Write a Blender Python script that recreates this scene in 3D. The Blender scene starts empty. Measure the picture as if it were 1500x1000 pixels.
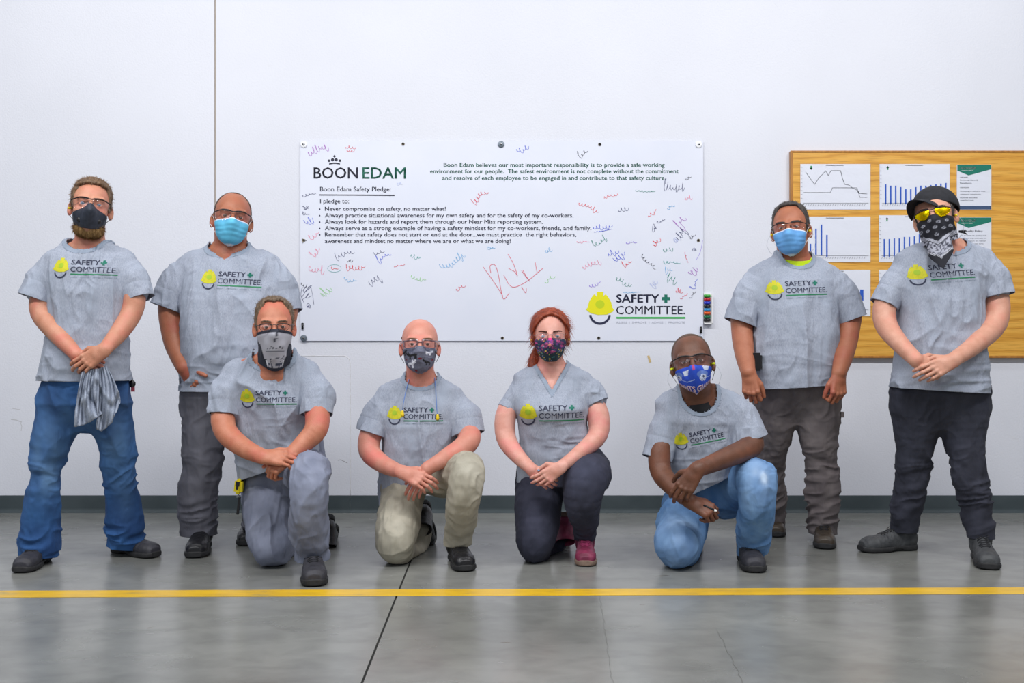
import bpy, bmesh, math, random
import numpy as np
import openvdb as vdb
from mathutils import Vector, Matrix
from mathutils.bvhtree import BVHTree

# ------------------------------------------------------------------ camera, world, lights, exposure
CH = 1.033          # camera height (m)
WALL = 6.2          # wall distance (m)
F = 1500.0
sc = bpy.context.scene
cam = bpy.data.cameras.new('camera'); cam.lens = 36; cam.sensor_width = 36
camo = bpy.data.objects.new('camera', cam); sc.collection.objects.link(camo)
camo.location = (0, 0, CH); camo.rotation_euler = (math.pi/2, 0, 0)
sc.camera = camo
sc.view_settings.view_transform = 'Standard'; sc.view_settings.look = 'None'
sc.view_settings.gamma = 1; sc.view_settings.use_curve_mapping = False
sc.view_settings.exposure = -0.28
wd = bpy.data.worlds.new('world'); sc.world = wd; wd.use_nodes = True
wd.node_tree.nodes['Background'].inputs[0].default_value = (0.80, 0.88, 1.0, 1)
wd.node_tree.nodes['Background'].inputs[1].default_value = 0.30
def area(name, loc, target, sx, sy, power, col=(1, 1, 1)):
    l = bpy.data.lights.new(name, 'AREA'); l.shape = 'RECTANGLE'; l.size = sx; l.size_y = sy
    l.energy = power; l.color = col
    o = bpy.data.objects.new(name, l); sc.collection.objects.link(o)
    o.location = loc
    o.rotation_euler = (Vector(target)-Vector(loc)).to_track_quat('-Z', 'Y').to_euler()
    return o
for i, x in enumerate((-3.4, -1.15, 1.15, 3.4)):
    area('ceiling_strip_light', (x, 2.3, 4.3), (x*0.95, 4.9, 0.2), 1.5, 0.35, 88, (1, 0.99, 0.985))
for i, x in enumerate((-2.6, 2.6)):
    area('ceiling_strip_light', (x, 4.1, 5.0), (x, 4.6, 0), 1.8, 0.35, 30, (1, 0.99, 0.985))
area('high_bay_light', (-1.5, -2.2, 3.0), (0, 6.2, 0.9), 6.0, 1.6, 85, (0.90, 0.95, 1))

# ------------------------------------------------------------------ small helpers
def W(px, py, y):
    return np.array([(px-750)*y/F, y, CH-(py-500)*y/F])
def FL(px, py):                       # point on the floor under a pixel
    y = CH*F/(py-500); return np.array([(px-750)*y/F, y, 0.0])
def lin(c):
    return tuple(((v/255)/12.92 if v/255 <= 0.04045 else ((v/255+0.055)/1.055)**2.4) for v in c)
COL = sc.collection
def new_obj(name, me, parent=None, loc=None):
    o = bpy.data.objects.new(name, me); COL.objects.link(o)
    if parent is not None: o.parent = parent
    if loc is not None: o.location = loc
    return o
def tag(o, label=None, cat=None, group=None, kind=None):
    if label: o['label'] = label
    if cat: o['category'] = cat
    if group: o['group'] = group
    if kind: o['kind'] = kind
    return o
def empty(name, loc):
    o = bpy.data.objects.new(name, None); COL.objects.link(o); o.location = loc
    o.empty_display_size = 0.1
    return o
def mesh_from(name, V, Fc, mats, smooth=True, midx=None):
    me = bpy.data.meshes.new(name)
    me.from_pydata([tuple(v) for v in V] if not isinstance(V, np.ndarray) else V.tolist(), [], Fc if isinstance(Fc, list) else Fc.tolist())
    if not isinstance(mats, (list, tuple)): mats = [mats]
    for m in mats: me.materials.append(m)
    if midx is not None: me.polygons.foreach_set('material_index', midx)
    if smooth: me.polygons.foreach_set('use_smooth', [True]*len(me.polygons))
    me.update()
    return me
def normals_of(me):
    a = np.empty(len(me.vertices)*3, 'f4'); me.vertex_normals.foreach_get('vector', a)
    return a.reshape(-1, 3)
def coords_of(me):
    a = np.empty(len(me.vertices)*3, 'f4'); me.vertices.foreach_get('co', a)
    return a.reshape(-1, 3)
def set_coords(me, P):
    me.vertices.foreach_set('co', P.astype('f4').ravel()); me.update()
def unit(v):
    v = np.array(v, float); return v/np.linalg.norm(v)

class MB:                             # collects simple shapes into one mesh
    def __init__(s): s.V = []; s.F = []; s.M = []
    def add(s, V, Fc, mi=0):
        n = len(s.V); s.V += [tuple(map(float, v)) for v in V]
        for f in Fc: s.F.append([i+n for i in f]); s.M.append(mi)
        return s
    def box(s, lo, hi, mi=0):
        (a, b, c), (d, e, f) = lo, hi
        return s.add([(a,b,c),(d,b,c),(d,e,c),(a,e,c),(a,b,f),(d,b,f),(d,e,f),(a,e,f)],
              [(0,3,2,1),(4,5,6,7),(0,1,5,4),(1,2,6,5),(2,3,7,6),(3,0,4,7)], mi)
    def tube(s, pts, r, n=8, mi=0, flat=None, caps=True):
        pts = [np.array(p, float) for p in pts]; m = len(pts)
        rr = r if hasattr(r, '__len__') else [r]*m
        V = []; Fc = []; prev = None
        for i, p in enumerate(pts):
            t = unit(pts[min(i+1, m-1)]-pts[max(i-1, 0)])
            if prev is None:
                a = np.cross(t, (0, 0, 1)) if abs(t[2]) < 0.9 else np.cross(t, (1, 0, 0))
            else: a = prev-t*np.dot(prev, t)
            a = unit(a); b = np.cross(t, a); prev = a
            for k in range(n):
                an = 2*math.pi*k/n
                q = a*math.cos(an)*rr[i]+b*math.sin(an)*rr[i]
                if flat is not None:
                    fn, ff = flat; q = q-np.array(fn)*np.dot(q, fn)*(1-ff)
                V.append(p+q)
        for i in range(m-1):
            for k in range(n):
                Fc.append((i*n+k, i*n+(k+1) % n, (i+1)*n+(k+1) % n, (i+1)*n+k))
        if caps:
            Fc.append(tuple(range(n))[::-1]); Fc.append(tuple((m-1)*n+k for k in range(n)))
        return s.add(V, Fc, mi)
    def disc(s, c, r, ax, t, n=20, mi=0):    # short cylinder
        c = np.array(c, float); ax = unit(ax)
        return s.tube([c, c+ax*t], r, n, mi)
    def mesh(s, name, mats, smooth=False):
        return mesh_from(name, s.V, s.F, mats, smooth, s.M)
    def build(s, name, mats, parent=None, smooth=False, origin=None):
        if origin is not None:
            o3 = np.array(origin, float); s.V = [tuple(np.array(v)-o3) for v in s.V]
        o = new_obj(name, s.mesh(name, mats, smooth), parent)
        if origin is not None and parent is None: o.location = origin
        return o

# ------------------------------------------------------------------ noise
def _hash(i, j, k, seed):
    n = (i*374761393+j*668265263+k*2147483647+seed*974634777) & 0xffffffff
    n = ((n ^ (n >> 13))*1274126177) & 0xffffffff
    return ((n ^ (n >> 16)) & 0xffff)/32767.5-1.0
def vnoise(P, seed=0):
    P = np.asarray(P, float)+137.3
    I = np.floor(P).astype(np.int64); f = P-I; f = f*f*f*(f*(f*6-15)+10)
    r = 0
    for a in (0, 1):
        for b in (0, 1):
            for c in (0, 1):
                w = (f[:, 0] if a else 1-f[:, 0])*(f[:, 1] if b else 1-f[:, 1])*(f[:, 2] if c else 1-f[:, 2])
                r = r+w*_hash(I[:, 0]+a, I[:, 1]+b, I[:, 2]+c, seed)
    return r
def ridged(P, seed=0):
    return 1-2*np.abs(vnoise(P, seed))**0.75
def apply_folds(P, folds):
    d = np.zeros(len(P))
    for n, fo in enumerate(folds):
        kind, amp = fo[0], fo[1]
        if kind == 'n':
            _, _, fr, c, rad, rid = fo
            w = 1.0 if c is None else np.exp(-(((P-np.array(c))**2).sum(1))/rad**2)
            Q = P*np.array(fr)+n*7.1
            d = d+amp*w*(ridged(Q, n) if rid else vnoise(Q, n))
        elif kind == 'w':                  # domain-warped creases, strong in patches
            _, _, fr, c, rad, rid = fo
            w = 1.0 if c is None else np.exp(-(((P-np.array(c))**2).sum(1))/rad**2)
            fr = np.array(fr); Q = P*fr+n*7.1
            wv = np.stack([vnoise(P*fr*0.55+5, n+20), vnoise(P*fr*0.55+9, n+21), vnoise(P*fr*0.55+2, n+22)], 1)
            m_ = np.clip(0.55+0.9*vnoise(P*fr*0.35+n, n+30), 0.08, 1.2)
            d = d+amp*w*m_*ridged(Q+wv*1.5, n)
        elif kind == 'r':
            _, _, nf, c, rad = fo
            q = P-np.array(c); r = np.sqrt((q**2).sum(1)); an = np.arctan2(q[:, 2], q[:, 0])
            w = np.exp(-(r/rad)**2)*np.clip((r-0.045)/0.06, 0, 1)*np.clip(0.5+0.8*vnoise(P*9, n+40), 0, 1.2)
            an = an+0.5*vnoise(P*11, n+50); Q = np.stack([np.cos(an)*nf, np.sin(an)*nf, r*6], 1)
            d = d+amp*w*ridged(Q+n*3.3, n)
        elif kind == 't':                  # transverse wrinkles along an axis a->b
            _, _, fr, a, b, rad = fo
            a = np.array(a); b = np.array(b); L = np.linalg.norm(b-a); ax = (b-a)/L
            q = P-a; t = q@ax; rem = q-np.outer(t, ax); dd = np.linalg.norm(rem, axis=1)
            w = np.exp(-((t-L/2)/(L/2))**4)*np.exp(-(dd/rad)**4)
            Q = np.stack([rem[:, 0]*7, rem[:, 1]*7, t*fr+1.2*vnoise(P*7, 5)+rem[:, 0]*6], 1)
            d = d+amp*w*ridged(Q+n*5.7, n)
    return d

# ------------------------------------------------------------------ signed distance fields -> meshes
def smin(a, b, k):
    if k <= 0: return np.minimum(a, b)
    h = np.clip(0.5+0.5*(b-a)/k, 0, 1)
    return b*(1-h)+a*h-k*h*(1-h)
class Field:
    def __init__(s, h): s.h = h; s.P = []
    def add(s, f, lo, hi, k=0.01, mode='+'):
        s.P.append((f, np.array(lo, float), np.array(hi, float), k, mode)); return s
    def cone(s, a, b, ra, rb, k=0.01, mode='+', flat=None):
        a = np.array(a, 'f8'); b = np.array(b, 'f8'); ba = b-a; L2 = max(ba@ba, 1e-9); m = max(ra, rb)
        def f(X, Y, Z):
            t = np.clip(((X-a[0])*ba[0]+(Y-a[1])*ba[1]+(Z-a[2])*ba[2])/L2, 0, 1)
            qx = X-a[0]-t*ba[0]; qy = Y-a[1]-t*ba[1]; qz = Z-a[2]-t*ba[2]
            if flat is not None:
                n, ff = flat; g = (qx*n[0]+qy*n[1]+qz*n[2])*(1/ff-1)
                qx = qx+n[0]*g; qy = qy+n[1]*g; qz = qz+n[2]*g
                d = np.sqrt(qx*qx+qy*qy+qz*qz)-(ra+(rb-ra)*t)
                return d*(0.5+0.5*ff)
            return np.sqrt(qx*qx+qy*qy+qz*qz)-(ra+(rb-ra)*t)
        return s.add(f, np.minimum(a, b)-m, np.maximum(a, b)+m, k, mode)
    def chain(s, pts, k=0.01, sub=3, flat=None):     # pts: list of (vec3, r); smooth interpolation
        P = np.array([list(p)+[r] for p, r in pts], float); n = len(P); out = []
        for i in range(n-1):
            p0, p1, p2, p3 = P[max(i-1, 0)], P[i], P[i+1], P[min(i+2, n-1)]
            for j in range(sub):
                t = j/sub
                out.append(0.5*((2*p1)+(p2-p0)*t+(2*p0-5*p1+4*p2-p3)*t*t+(3*p1-p0-3*p2+p3)*t**3))
        out.append(P[-1]); fs = Field(s.h)
        for a, b in zip(out[:-1], out[1:]):
            fs.cone(a[:3], b[:3], a[3], b[3], 0, flat=flat)
        lo = np.min([p[1] for p in fs.P], 0); hi = np.max([p[2] for p in fs.P], 0)
        def f(X, Y, Z):
            d = None
            for g in fs.P:
                e = g[0](X, Y, Z); d = e if d is None else np.minimum(d, e)
            return d
        return s.add(f, lo, hi, k)
    def ell(s, c, r, R=None, k=0.01, mode='+'):
        c = np.array(c, float); r = np.array(r, float); m = r.max()
        R = np.eye(3) if R is None else np.array(R)
        def f(X, Y, Z):
            x, y, z = X-c[0], Y-c[1], Z-c[2]
            u = (R[0, 0]*x+R[1, 0]*y+R[2, 0]*z)/r[0]; v = (R[0, 1]*x+R[1, 1]*y+R[2, 1]*z)/r[1]; w = (R[0, 2]*x+R[1, 2]*y+R[2, 2]*z)/r[2]
            k0 = np.sqrt(u*u+v*v+w*w); k1 = np.sqrt((u/r[0])**2+(v/r[1])**2+(w/r[2])**2)
            return k0*(k0-1)/np.maximum(k1, 1e-6)
        ext = np.sqrt(((R*r)**2).sum(1))
        return s.add(f, c-ext, c+ext, k, mode)
    def loft(s, rows, k=0.01, n=2.3, axis=2, mode='+', shrink=0.0):   # rows: (t, c1, c2, a, b)
        A = np.array(sorted(rows), float); t = A[:, 0]
        o1, o2 = [(1, 2), (0, 2), (0, 1)][axis]
        # dense smooth interpolation
        T = np.linspace(t[0], t[-1], 200); S = [np.interp(T, t, A[:, i]) for i in range(1, 5)]
        ker = np.hanning(9); ker /= ker.sum()
        S = [np.convolve(np.pad(q, 4, mode='edge'), ker, mode='valid') for q in S]
        a_ = np.maximum(S[2]-shrink, .004); b_ = np.maximum(S[3]-shrink, .004)
        def f(X, Y, Z):
            q = [X, Y, Z]; tt = q[axis]
            c1 = np.interp(tt, T, S[0]); c2 = np.interp(tt, T, S[1]); a = np.interp(tt, T, a_); b = np.interp(tt, T, b_)
            u = np.abs(q[o1]-c1); v = np.abs(q[o2]-c2)
            g = ((u/a)**n+(v/b)**n)**(1/n)
            rr = np.sqrt(u*u+v*v)+1e-9
            d = (g-1)*rr/np.maximum(g, 1e-3); d = np.where(g < 0.2, -np.minimum(a, b)+0*g, d)
            return np.maximum(d, np.maximum(tt-t[-1], t[0]-tt))
        lo = np.zeros(3); hi = np.zeros(3)
        lo[axis], hi[axis] = t[0], t[-1]
        lo[o1], hi[o1] = (S[0]-a_).min(), (S[0]+a_).max(); lo[o2], hi[o2] = (S[1]-b_).min(), (S[1]+b_).max()
        return s.add(f, lo, hi, k, mode)
    def mesh(s, adapt=0.0):
        h = s.h; pos = [p for p in s.P if p[4] == '+']
        lo = np.min([p[1] for p in pos], 0)-4*h; hi = np.max([p[2] for p in pos], 0)+4*h
        n = np.ceil((hi-lo)/h).astype(int)+1
        D = np.full(tuple(n), 3*h, 'f4')
        ax = [(lo[i]+np.arange(n[i])*h).astype('f4') for i in range(3)]
        for f, a, b, k, mode in s.P:
            pad = k+3*h
            i0 = np.clip(np.floor((a-pad-lo)/h).astype(int), 0, n-1); i1 = np.clip(np.ceil((b+pad-lo)/h).astype(int)+1, 1, n)
            if (i1 <= i0).any(): continue
            sl = tuple(slice(p, q) for p, q in zip(i0, i1))
            d = f(ax[0][sl[0]][:, None, None], ax[1][sl[1]][None, :, None], ax[2][sl[2]][None, None, :]).astype('f4')
            if mode == '+': D[sl] = smin(D[sl], d, k)
            else: D[sl] = -smin(-D[sl], d, k)
        D = np.clip(D, -3*h, 3*h)
        g = vdb.FloatGrid(3*h); g.copyFromArray(D)
        g.transform = vdb.createLinearTransform(voxelSize=h)
        p, tr, q = g.convertToPolygons(isovalue=0, adaptivity=adapt)
        V = p.astype('f8')+lo
        Fc = [tuple(x) for x in q[:, ::-1].tolist()]+[tuple(x) for x in tr[:, ::-1].tolist()]
        # orientation check by signed volume
        Q = V[np.array([f[:3] for f in Fc])]
        if np.einsum('ij,ij->i', Q[:, 0], np.cross(Q[:, 1], Q[:, 2])).sum() < 0: Fc = [f[::-1] for f in Fc]
        return V, Fc
def carve(me, g):
    """remove what lies where g(P) < 0, snapping the rim onto g = 0"""
    P = coords_of(me).astype('f8'); v = g(P); ins = v < 0
    E_ = np.empty(len(me.edges)*2, 'i4'); me.edges.foreach_get('vertices', E_); E_ = E_.reshape(-1, 2)
    a = np.concatenate([E_[:, 0], E_[:, 1]]); b = np.concatenate([E_[:, 1], E_[:, 0]])
    k = ins[a] & ~ins[b]; a, b = a[k], b[k]; t = (v[a]/(v[a]-v[b]))[:, None]; Q = P[a]*(1-t)+P[b]*t
    acc = np.zeros_like(P); cnt = np.zeros(len(P)); np.add.at(acc, a, Q); np.add.at(cnt, a, 1)
    m = cnt > 0; P[m] = acc[m]/cnt[m][:, None]
    Fc = [tuple(p.vertices) for p in me.polygons]; Fc = [f for f in Fc if not all(ins[i] for i in f)]
    used = np.zeros(len(P), bool); used[np.array([i for f in Fc for i in f])] = True; idx = np.cumsum(used)-1
    mats = list(me.materials); name = me.name; bpy.data.meshes.remove(me)
    return mesh_from(name, P[used], [tuple(int(idx[i]) for i in f) for f in Fc], mats)
def cut_mesh(me, cuts, lip=0.004):
    """cuts: (co, no, centre, radius): everything on the +no side within radius goes."""
    bm = bmesh.new(); bm.from_mesh(me)
    for co, no, c, r in cuts:
        c = Vector(c); fs = [f for f in bm.faces if (f.calc_center_median()-c).length < r]
        es = set(); vs = set()
        for f in fs: es.update(f.edges); vs.update(f.verts)
        bmesh.ops.bisect_plane(bm, geom=fs+list(es)+list(vs), plane_co=Vector(co), plane_no=Vector(no), clear_outer=True)
    if lip:
        bm.normal_update()
        be = [e for e in bm.edges if e.is_boundary]
        nm = {v: v.normal.copy() for e in be for v in e.verts}
        pr = {v: v.co.copy() for v in nm}
        r = bmesh.ops.extrude_edge_only(bm, edges=be)
        nv = [g for g in r['geom'] if isinstance(g, bmesh.types.BMVert)]
        key = {tuple(round(x, 6) for x in p): nm[v] for v, p in pr.items()}
        for v in nv:
            n = key.get(tuple(round(x, 6) for x in v.co))
            if n is not None: v.co -= n*lip
    bm.to_mesh(me); bm.free(); me.update()
    me.polygons.foreach_set('use_smooth', [True]*len(me.polygons))
    return me
# ------------------------------------------------------------------ materials
def nodes(name):
    m = bpy.data.materials.new(name); m.use_nodes = True
    nt = m.node_tree; b = nt.nodes['Principled BSDF']
    return m, nt, b
def N(nt, t, **kw):
    n = nt.nodes.new(t)
    for k, v in kw.items():
        if k.startswith('i_'):
            key = k[2:]
            key = int(key) if key.isdigit() else key.replace('_', ' ')
            n.inputs[key].default_value = v
        else: setattr(n, k, v)
    return n
def c4(c): return (*lin(c), 1)
def mat(name, base, base2=None, scale=(8, 8, 8), detail=4, rough=0.6, bump=0.0, bscale=None, metallic=0, coat=0, spec=0.5,
        lo=0.35, hi=0.65, attr=None, base3=None, sheen=0, sss=0, third=None, emis=None, distort=0.0):
    m, nt, b = nodes(name)
    b.inputs['Base Color'].default_value = c4(base)
    b.inputs['Roughness'].default_value = rough; b.inputs['Metallic'].default_value = metallic
    b.inputs['Specular IOR Level'].default_value = spec
    if coat: b.inputs['Coat Weight'].default_value = coat; b.inputs['Coat Roughness'].default_value = 0.08
    if sheen: b.inputs['Sheen Weight'].default_value = sheen; b.inputs['Sheen Roughness'].default_value = 0.5
    if sss:
        b.inputs['Subsurface Weight'].default_value = sss; b.inputs['Subsurface Radius'].default_value = (0.012, 0.005, 0.003)
        b.inputs['Subsurface Scale'].default_value = 1.0
    tc = N(nt, 'ShaderNodeTexCoord')
    def noise(sc3, det, seedoff=0):
        mp = N(nt, 'ShaderNodeMapping'); mp.inputs['Scale'].default_value = sc3; mp.inputs['Location'].default_value = (seedoff,)*3
        nt.links.new(tc.outputs['Object'], mp.inputs[0])
        nz = N(nt, 'ShaderNodeTexNoise'); nz.inputs['Scale'].default_value = 1; nz.inputs['Detail'].default_value = det
        nz.inputs['Distortion'].default_value = distort
        nt.links.new(mp.outputs[0], nz.inputs['Vector']); return nz
    last = None
    if base2 is not None:
        nz = noise(scale, detail)
        r = N(nt, 'ShaderNodeValToRGB'); r.color_ramp.elements[0].position = lo; r.color_ramp.elements[1].position = hi
        r.color_ramp.elements[0].color = c4(base); r.color_ramp.elements[1].color = c4(base2)
        nt.links.new(nz.outputs[0], r.inputs[0]); last = r.outputs[0]
    if third is not None:            # (colour, scale, lo, hi)
        nz = noise(third[1], 3, 5.3)
        mr = N(nt, 'ShaderNodeMapRange'); mr.inputs[1].default_value = third[2]; mr.inputs[2].default_value = third[3]
        nt.links.new(nz.outputs[0], mr.inputs[0])
        mx = N(nt, 'ShaderNodeMix', data_type='RGBA')
        mx.inputs[6].default_value = c4(base)
        if last: nt.links.new(last, mx.inputs[6])
        mx.inputs[7].default_value = c4(third[0]); nt.links.new(mr.outputs[0], mx.inputs[0]); last = mx.outputs[2]
    if attr is not None:             # (attribute name, colour): blend by a painted wear mask
        at = N(nt, 'ShaderNodeAttribute', attribute_name=attr[0])
        mx = N(nt, 'ShaderNodeMix', data_type='RGBA'); mx.inputs[6].default_value = c4(base)
        if last: nt.links.new(last, mx.inputs[6])
        mx.inputs[7].default_value = c4(attr[1]); nt.links.new(at.outputs['Fac'], mx.inputs[0]); last = mx.outputs[2]
    if last: nt.links.new(last, b.inputs['Base Color'])
    if bump:
        nz = noise(bscale or scale, 3, 2.0)
        bp = N(nt, 'ShaderNodeBump'); bp.inputs['Strength'].default_value = 1; bp.inputs['Distance'].default_value = bump
        nt.links.new(nz.outputs[0], bp.inputs['Height']); nt.links.new(bp.outputs[0], b.inputs['Normal'])
    if emis: b.inputs['Emission Color'].default_value = c4(emis[0]); b.inputs['Emission Strength'].default_value = emis[1]
    return m
def paint_mat(name, rough=0.8, bump=0.0, sheen=0.0):      # colour comes from the printed-pattern attribute 'print'
    m, nt, b = nodes(name)
    at = N(nt, 'ShaderNodeAttribute', attribute_name='print')
    nt.links.new(at.outputs['Color'], b.inputs['Base Color']); b.inputs['Roughness'].default_value = rough
    return m
def set_print(me, C):                  # C: (nverts,3) sRGB 0-255
    c = np.clip(C, 0, 255)/255; c = np.where(c <= 0.04045, c/12.92, ((c+0.055)/1.055)**2.4)
    a = me.color_attributes.new('print', 'FLOAT_COLOR', 'POINT')
    a.data.foreach_set('color', np.concatenate([c, np.ones((len(c), 1))], 1).astype('f4').ravel())
def set_attr(me, name, v):
    a = me.attributes.new(name, 'FLOAT', 'POINT'); a.data.foreach_set('value', np.asarray(v, 'f4'))
def add_fold_bump(m, scale, dist):      # broad soft creases under the fine weave
    nt = m.node_tree; b = nt.nodes['Principled BSDF']; tc = N(nt, 'ShaderNodeTexCoord')
    mp = N(nt, 'ShaderNodeMapping'); mp.inputs['Scale'].default_value = scale; nt.links.new(tc.outputs['Object'], mp.inputs[0])
    nz = N(nt, 'ShaderNodeTexNoise'); nz.inputs['Scale'].default_value = 1; nz.inputs['Detail'].default_value = 2.5; nz.inputs['Distortion'].default_value = 1.1; nt.links.new(mp.outputs[0], nz.inputs['Vector'])
    bp = N(nt, 'ShaderNodeBump'); bp.inputs['Distance'].default_value = dist; nt.links.new(nz.outputs[0], bp.inputs['Height'])
    if b.inputs['Normal'].links:
        old = b.inputs['Normal'].links[0].from_node; nt.links.new(bp.outputs[0], old.inputs['Normal'])
    else: nt.links.new(bp.outputs[0], b.inputs['Normal'])
def glass_mat(name, tint=(255, 255, 255), dens=0.12, rough=0.03, spec=0.9, gcol=(255, 255, 255)):
    m = bpy.data.materials.new(name); m.use_nodes = True; nt = m.node_tree; nt.nodes.clear()
    out = N(nt, 'ShaderNodeOutputMaterial'); tr = N(nt, 'ShaderNodeBsdfTransparent'); tr.inputs[0].default_value = c4(tint)
    gl = N(nt, 'ShaderNodeBsdfGlossy'); gl.inputs['Roughness'].default_value = rough; gl.inputs['Color'].default_value = c4(gcol)
    lw = N(nt, 'ShaderNodeLayerWeight'); pw = N(nt, 'ShaderNodeMath', operation='POWER'); pw.inputs[1].default_value = 4.0
    nt.links.new(lw.outputs['Facing'], pw.inputs[0])
    ma = N(nt, 'ShaderNodeMath', operation='MULTIPLY_ADD'); ma.inputs[1].default_value = spec*0.6; ma.inputs[2].default_value = 0.02+dens*0.3
    nt.links.new(pw.outputs[0], ma.inputs[0])
    mx = N(nt, 'ShaderNodeMixShader'); nt.links.new(ma.outputs[0], mx.inputs[0]); nt.links.new(tr.outputs[0], mx.inputs[1]); nt.links.new(gl.outputs[0], mx.inputs[2])
    nt.links.new(mx.outputs[0], out.inputs[0]); return m

M = {}
M['shirt'] = mat('heather_grey_cotton', (147, 154, 171), (170, 177, 191), scale=(260, 260, 90), detail=3, rough=0.92, bump=0.0006, bscale=(500, 500, 500), lo=0.3, hi=0.7, third=((157, 166, 182), (14, 14, 3), 0.45, 0.8))
add_fold_bump(M['shirt'], (10, 10, 3.2), 0.012)
M['shirt_rib'] = mat('grey_rib_knit', (138, 150, 168), (152, 163, 180), scale=(600, 600, 30), rough=0.92)
M['cloth2'] = mat('slate_grey_cotton', (138, 148, 166), (166, 174, 190), scale=(200, 200, 100), rough=0.9)
M['green'] = mat('print_green', (40, 128, 84), rough=0.7)
M['teal'] = mat('print_teal', (0, 112, 92), rough=0.6)
M['navy'] = mat('print_navy', (52, 56, 78), rough=0.75)
M['tag'] = mat('print_faint', (128, 140, 156), rough=0.8)
M['hatyellow'] = mat('print_yellow', (204, 198, 34), (182, 182, 30), scale=(90, 90, 90), rough=0.7, lo=0.45, hi=0.75)
M['hatdot'] = mat('print_lime', (160, 190, 40), rough=0.7)
M['white'] = mat('white_plastic', (240, 240, 240), rough=0.4)
M['black'] = mat('black_plastic', (22, 22, 25), rough=0.35)
M['blackmatte'] = mat('black_matte', (26, 27, 32), (36, 37, 42), scale=(40, 40, 40), rough=0.8)
M['metal'] = mat('steel', (150, 152, 155), rough=0.3, metallic=1)
M['clear'] = glass_mat('clear_lens', (255, 252, 254), 0.03, spec=0.4)
M['clearfr'] = glass_mat('clear_grey_plastic', (214, 222, 232), 0.35, 0.12, 0.9)
M['amber'] = glass_mat('yellow_lens', (255, 246, 40), 1.3, 0.25, 0.5, (250, 232, 20))
M['winered'] = mat('wine_red_plastic', (70, 24, 34), rough=0.3)
M['eyewhite'] = mat('eye_white', (188, 178, 172), rough=0.25, coat=0.6)
M['iris'] = mat('iris_brown', (84, 60, 42), rough=0.2, coat=0.6)
M['irisblue'] = mat('iris_grey_blue', (96, 118, 134), rough=0.2, coat=0.6)
M['pupil'] = mat('pupil', (10, 10, 12), rough=0.1, coat=0.8)
M['plug'] = mat('yellow_foam', (238, 206, 30), rough=0.6)
M['lime'] = mat('lime_fabric', (206, 236, 24), rough=0.8)
def skin(name, base, base2, blush):
    return mat(name, base, base2, scale=(22, 22, 22), detail=6, rough=0.48, bump=0.0012, bscale=(260, 260, 260), lo=0.3, hi=0.75, third=(blush, (9, 9, 9), 0.5, 0.72), sss=0.06, spec=0.45)
def hairmat(name, a, b, rough=0.55):
    return mat(name, a, b, scale=(120, 120, 40), detail=5, rough=rough, bump=0.002, bscale=(300, 300, 60), lo=0.35, hi=0.65)
def leather(name, a, b, rough=0.42):
    return mat(name, a, b, scale=(30, 30, 30), rough=rough, bump=0.0012, bscale=(120, 120, 120), lo=0.3, hi=0.7)
# ------------------------------------------------------------------ heads
def rotm(yaw, pitch, roll):            # degrees; yaw + turns the face to image right, pitch + lifts the chin, roll + tips the crown to image right
    return np.array((Matrix.Rotation(math.radians(yaw), 3, 'Z') @ Matrix.Rotation(math.radians(-pitch), 3, 'X') @ Matrix.Rotation(math.radians(roll), 3, 'Y')))
def sub_ell(x, y, z, c, r):
    u, v, w = (x-c[0])/r[0], (y-c[1])/r[1], (z-c[2])/r[2]
    k0 = np.sqrt(u*u+v*v+w*w); k1 = np.sqrt((u/r[0])**2+(v/r[1])**2+(w/r[2])**2)
    return k0*(k0-1)/np.maximum(k1, 1e-6)
def sub_cone(x, y, z, a, b, ra, rb):
    a = np.array(a); b = np.array(b); ba = b-a; L2 = ba@ba
    t = np.clip(((x-a[0])*ba[0]+(y-a[1])*ba[1]+(z-a[2])*ba[2])/L2, 0, 1)
    return np.sqrt((x-a[0]-t*ba[0])**2+(y-a[1]-t*ba[1])**2+(z-a[2]-t*ba[2])**2)-(ra+(rb-ra)*t)
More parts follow.
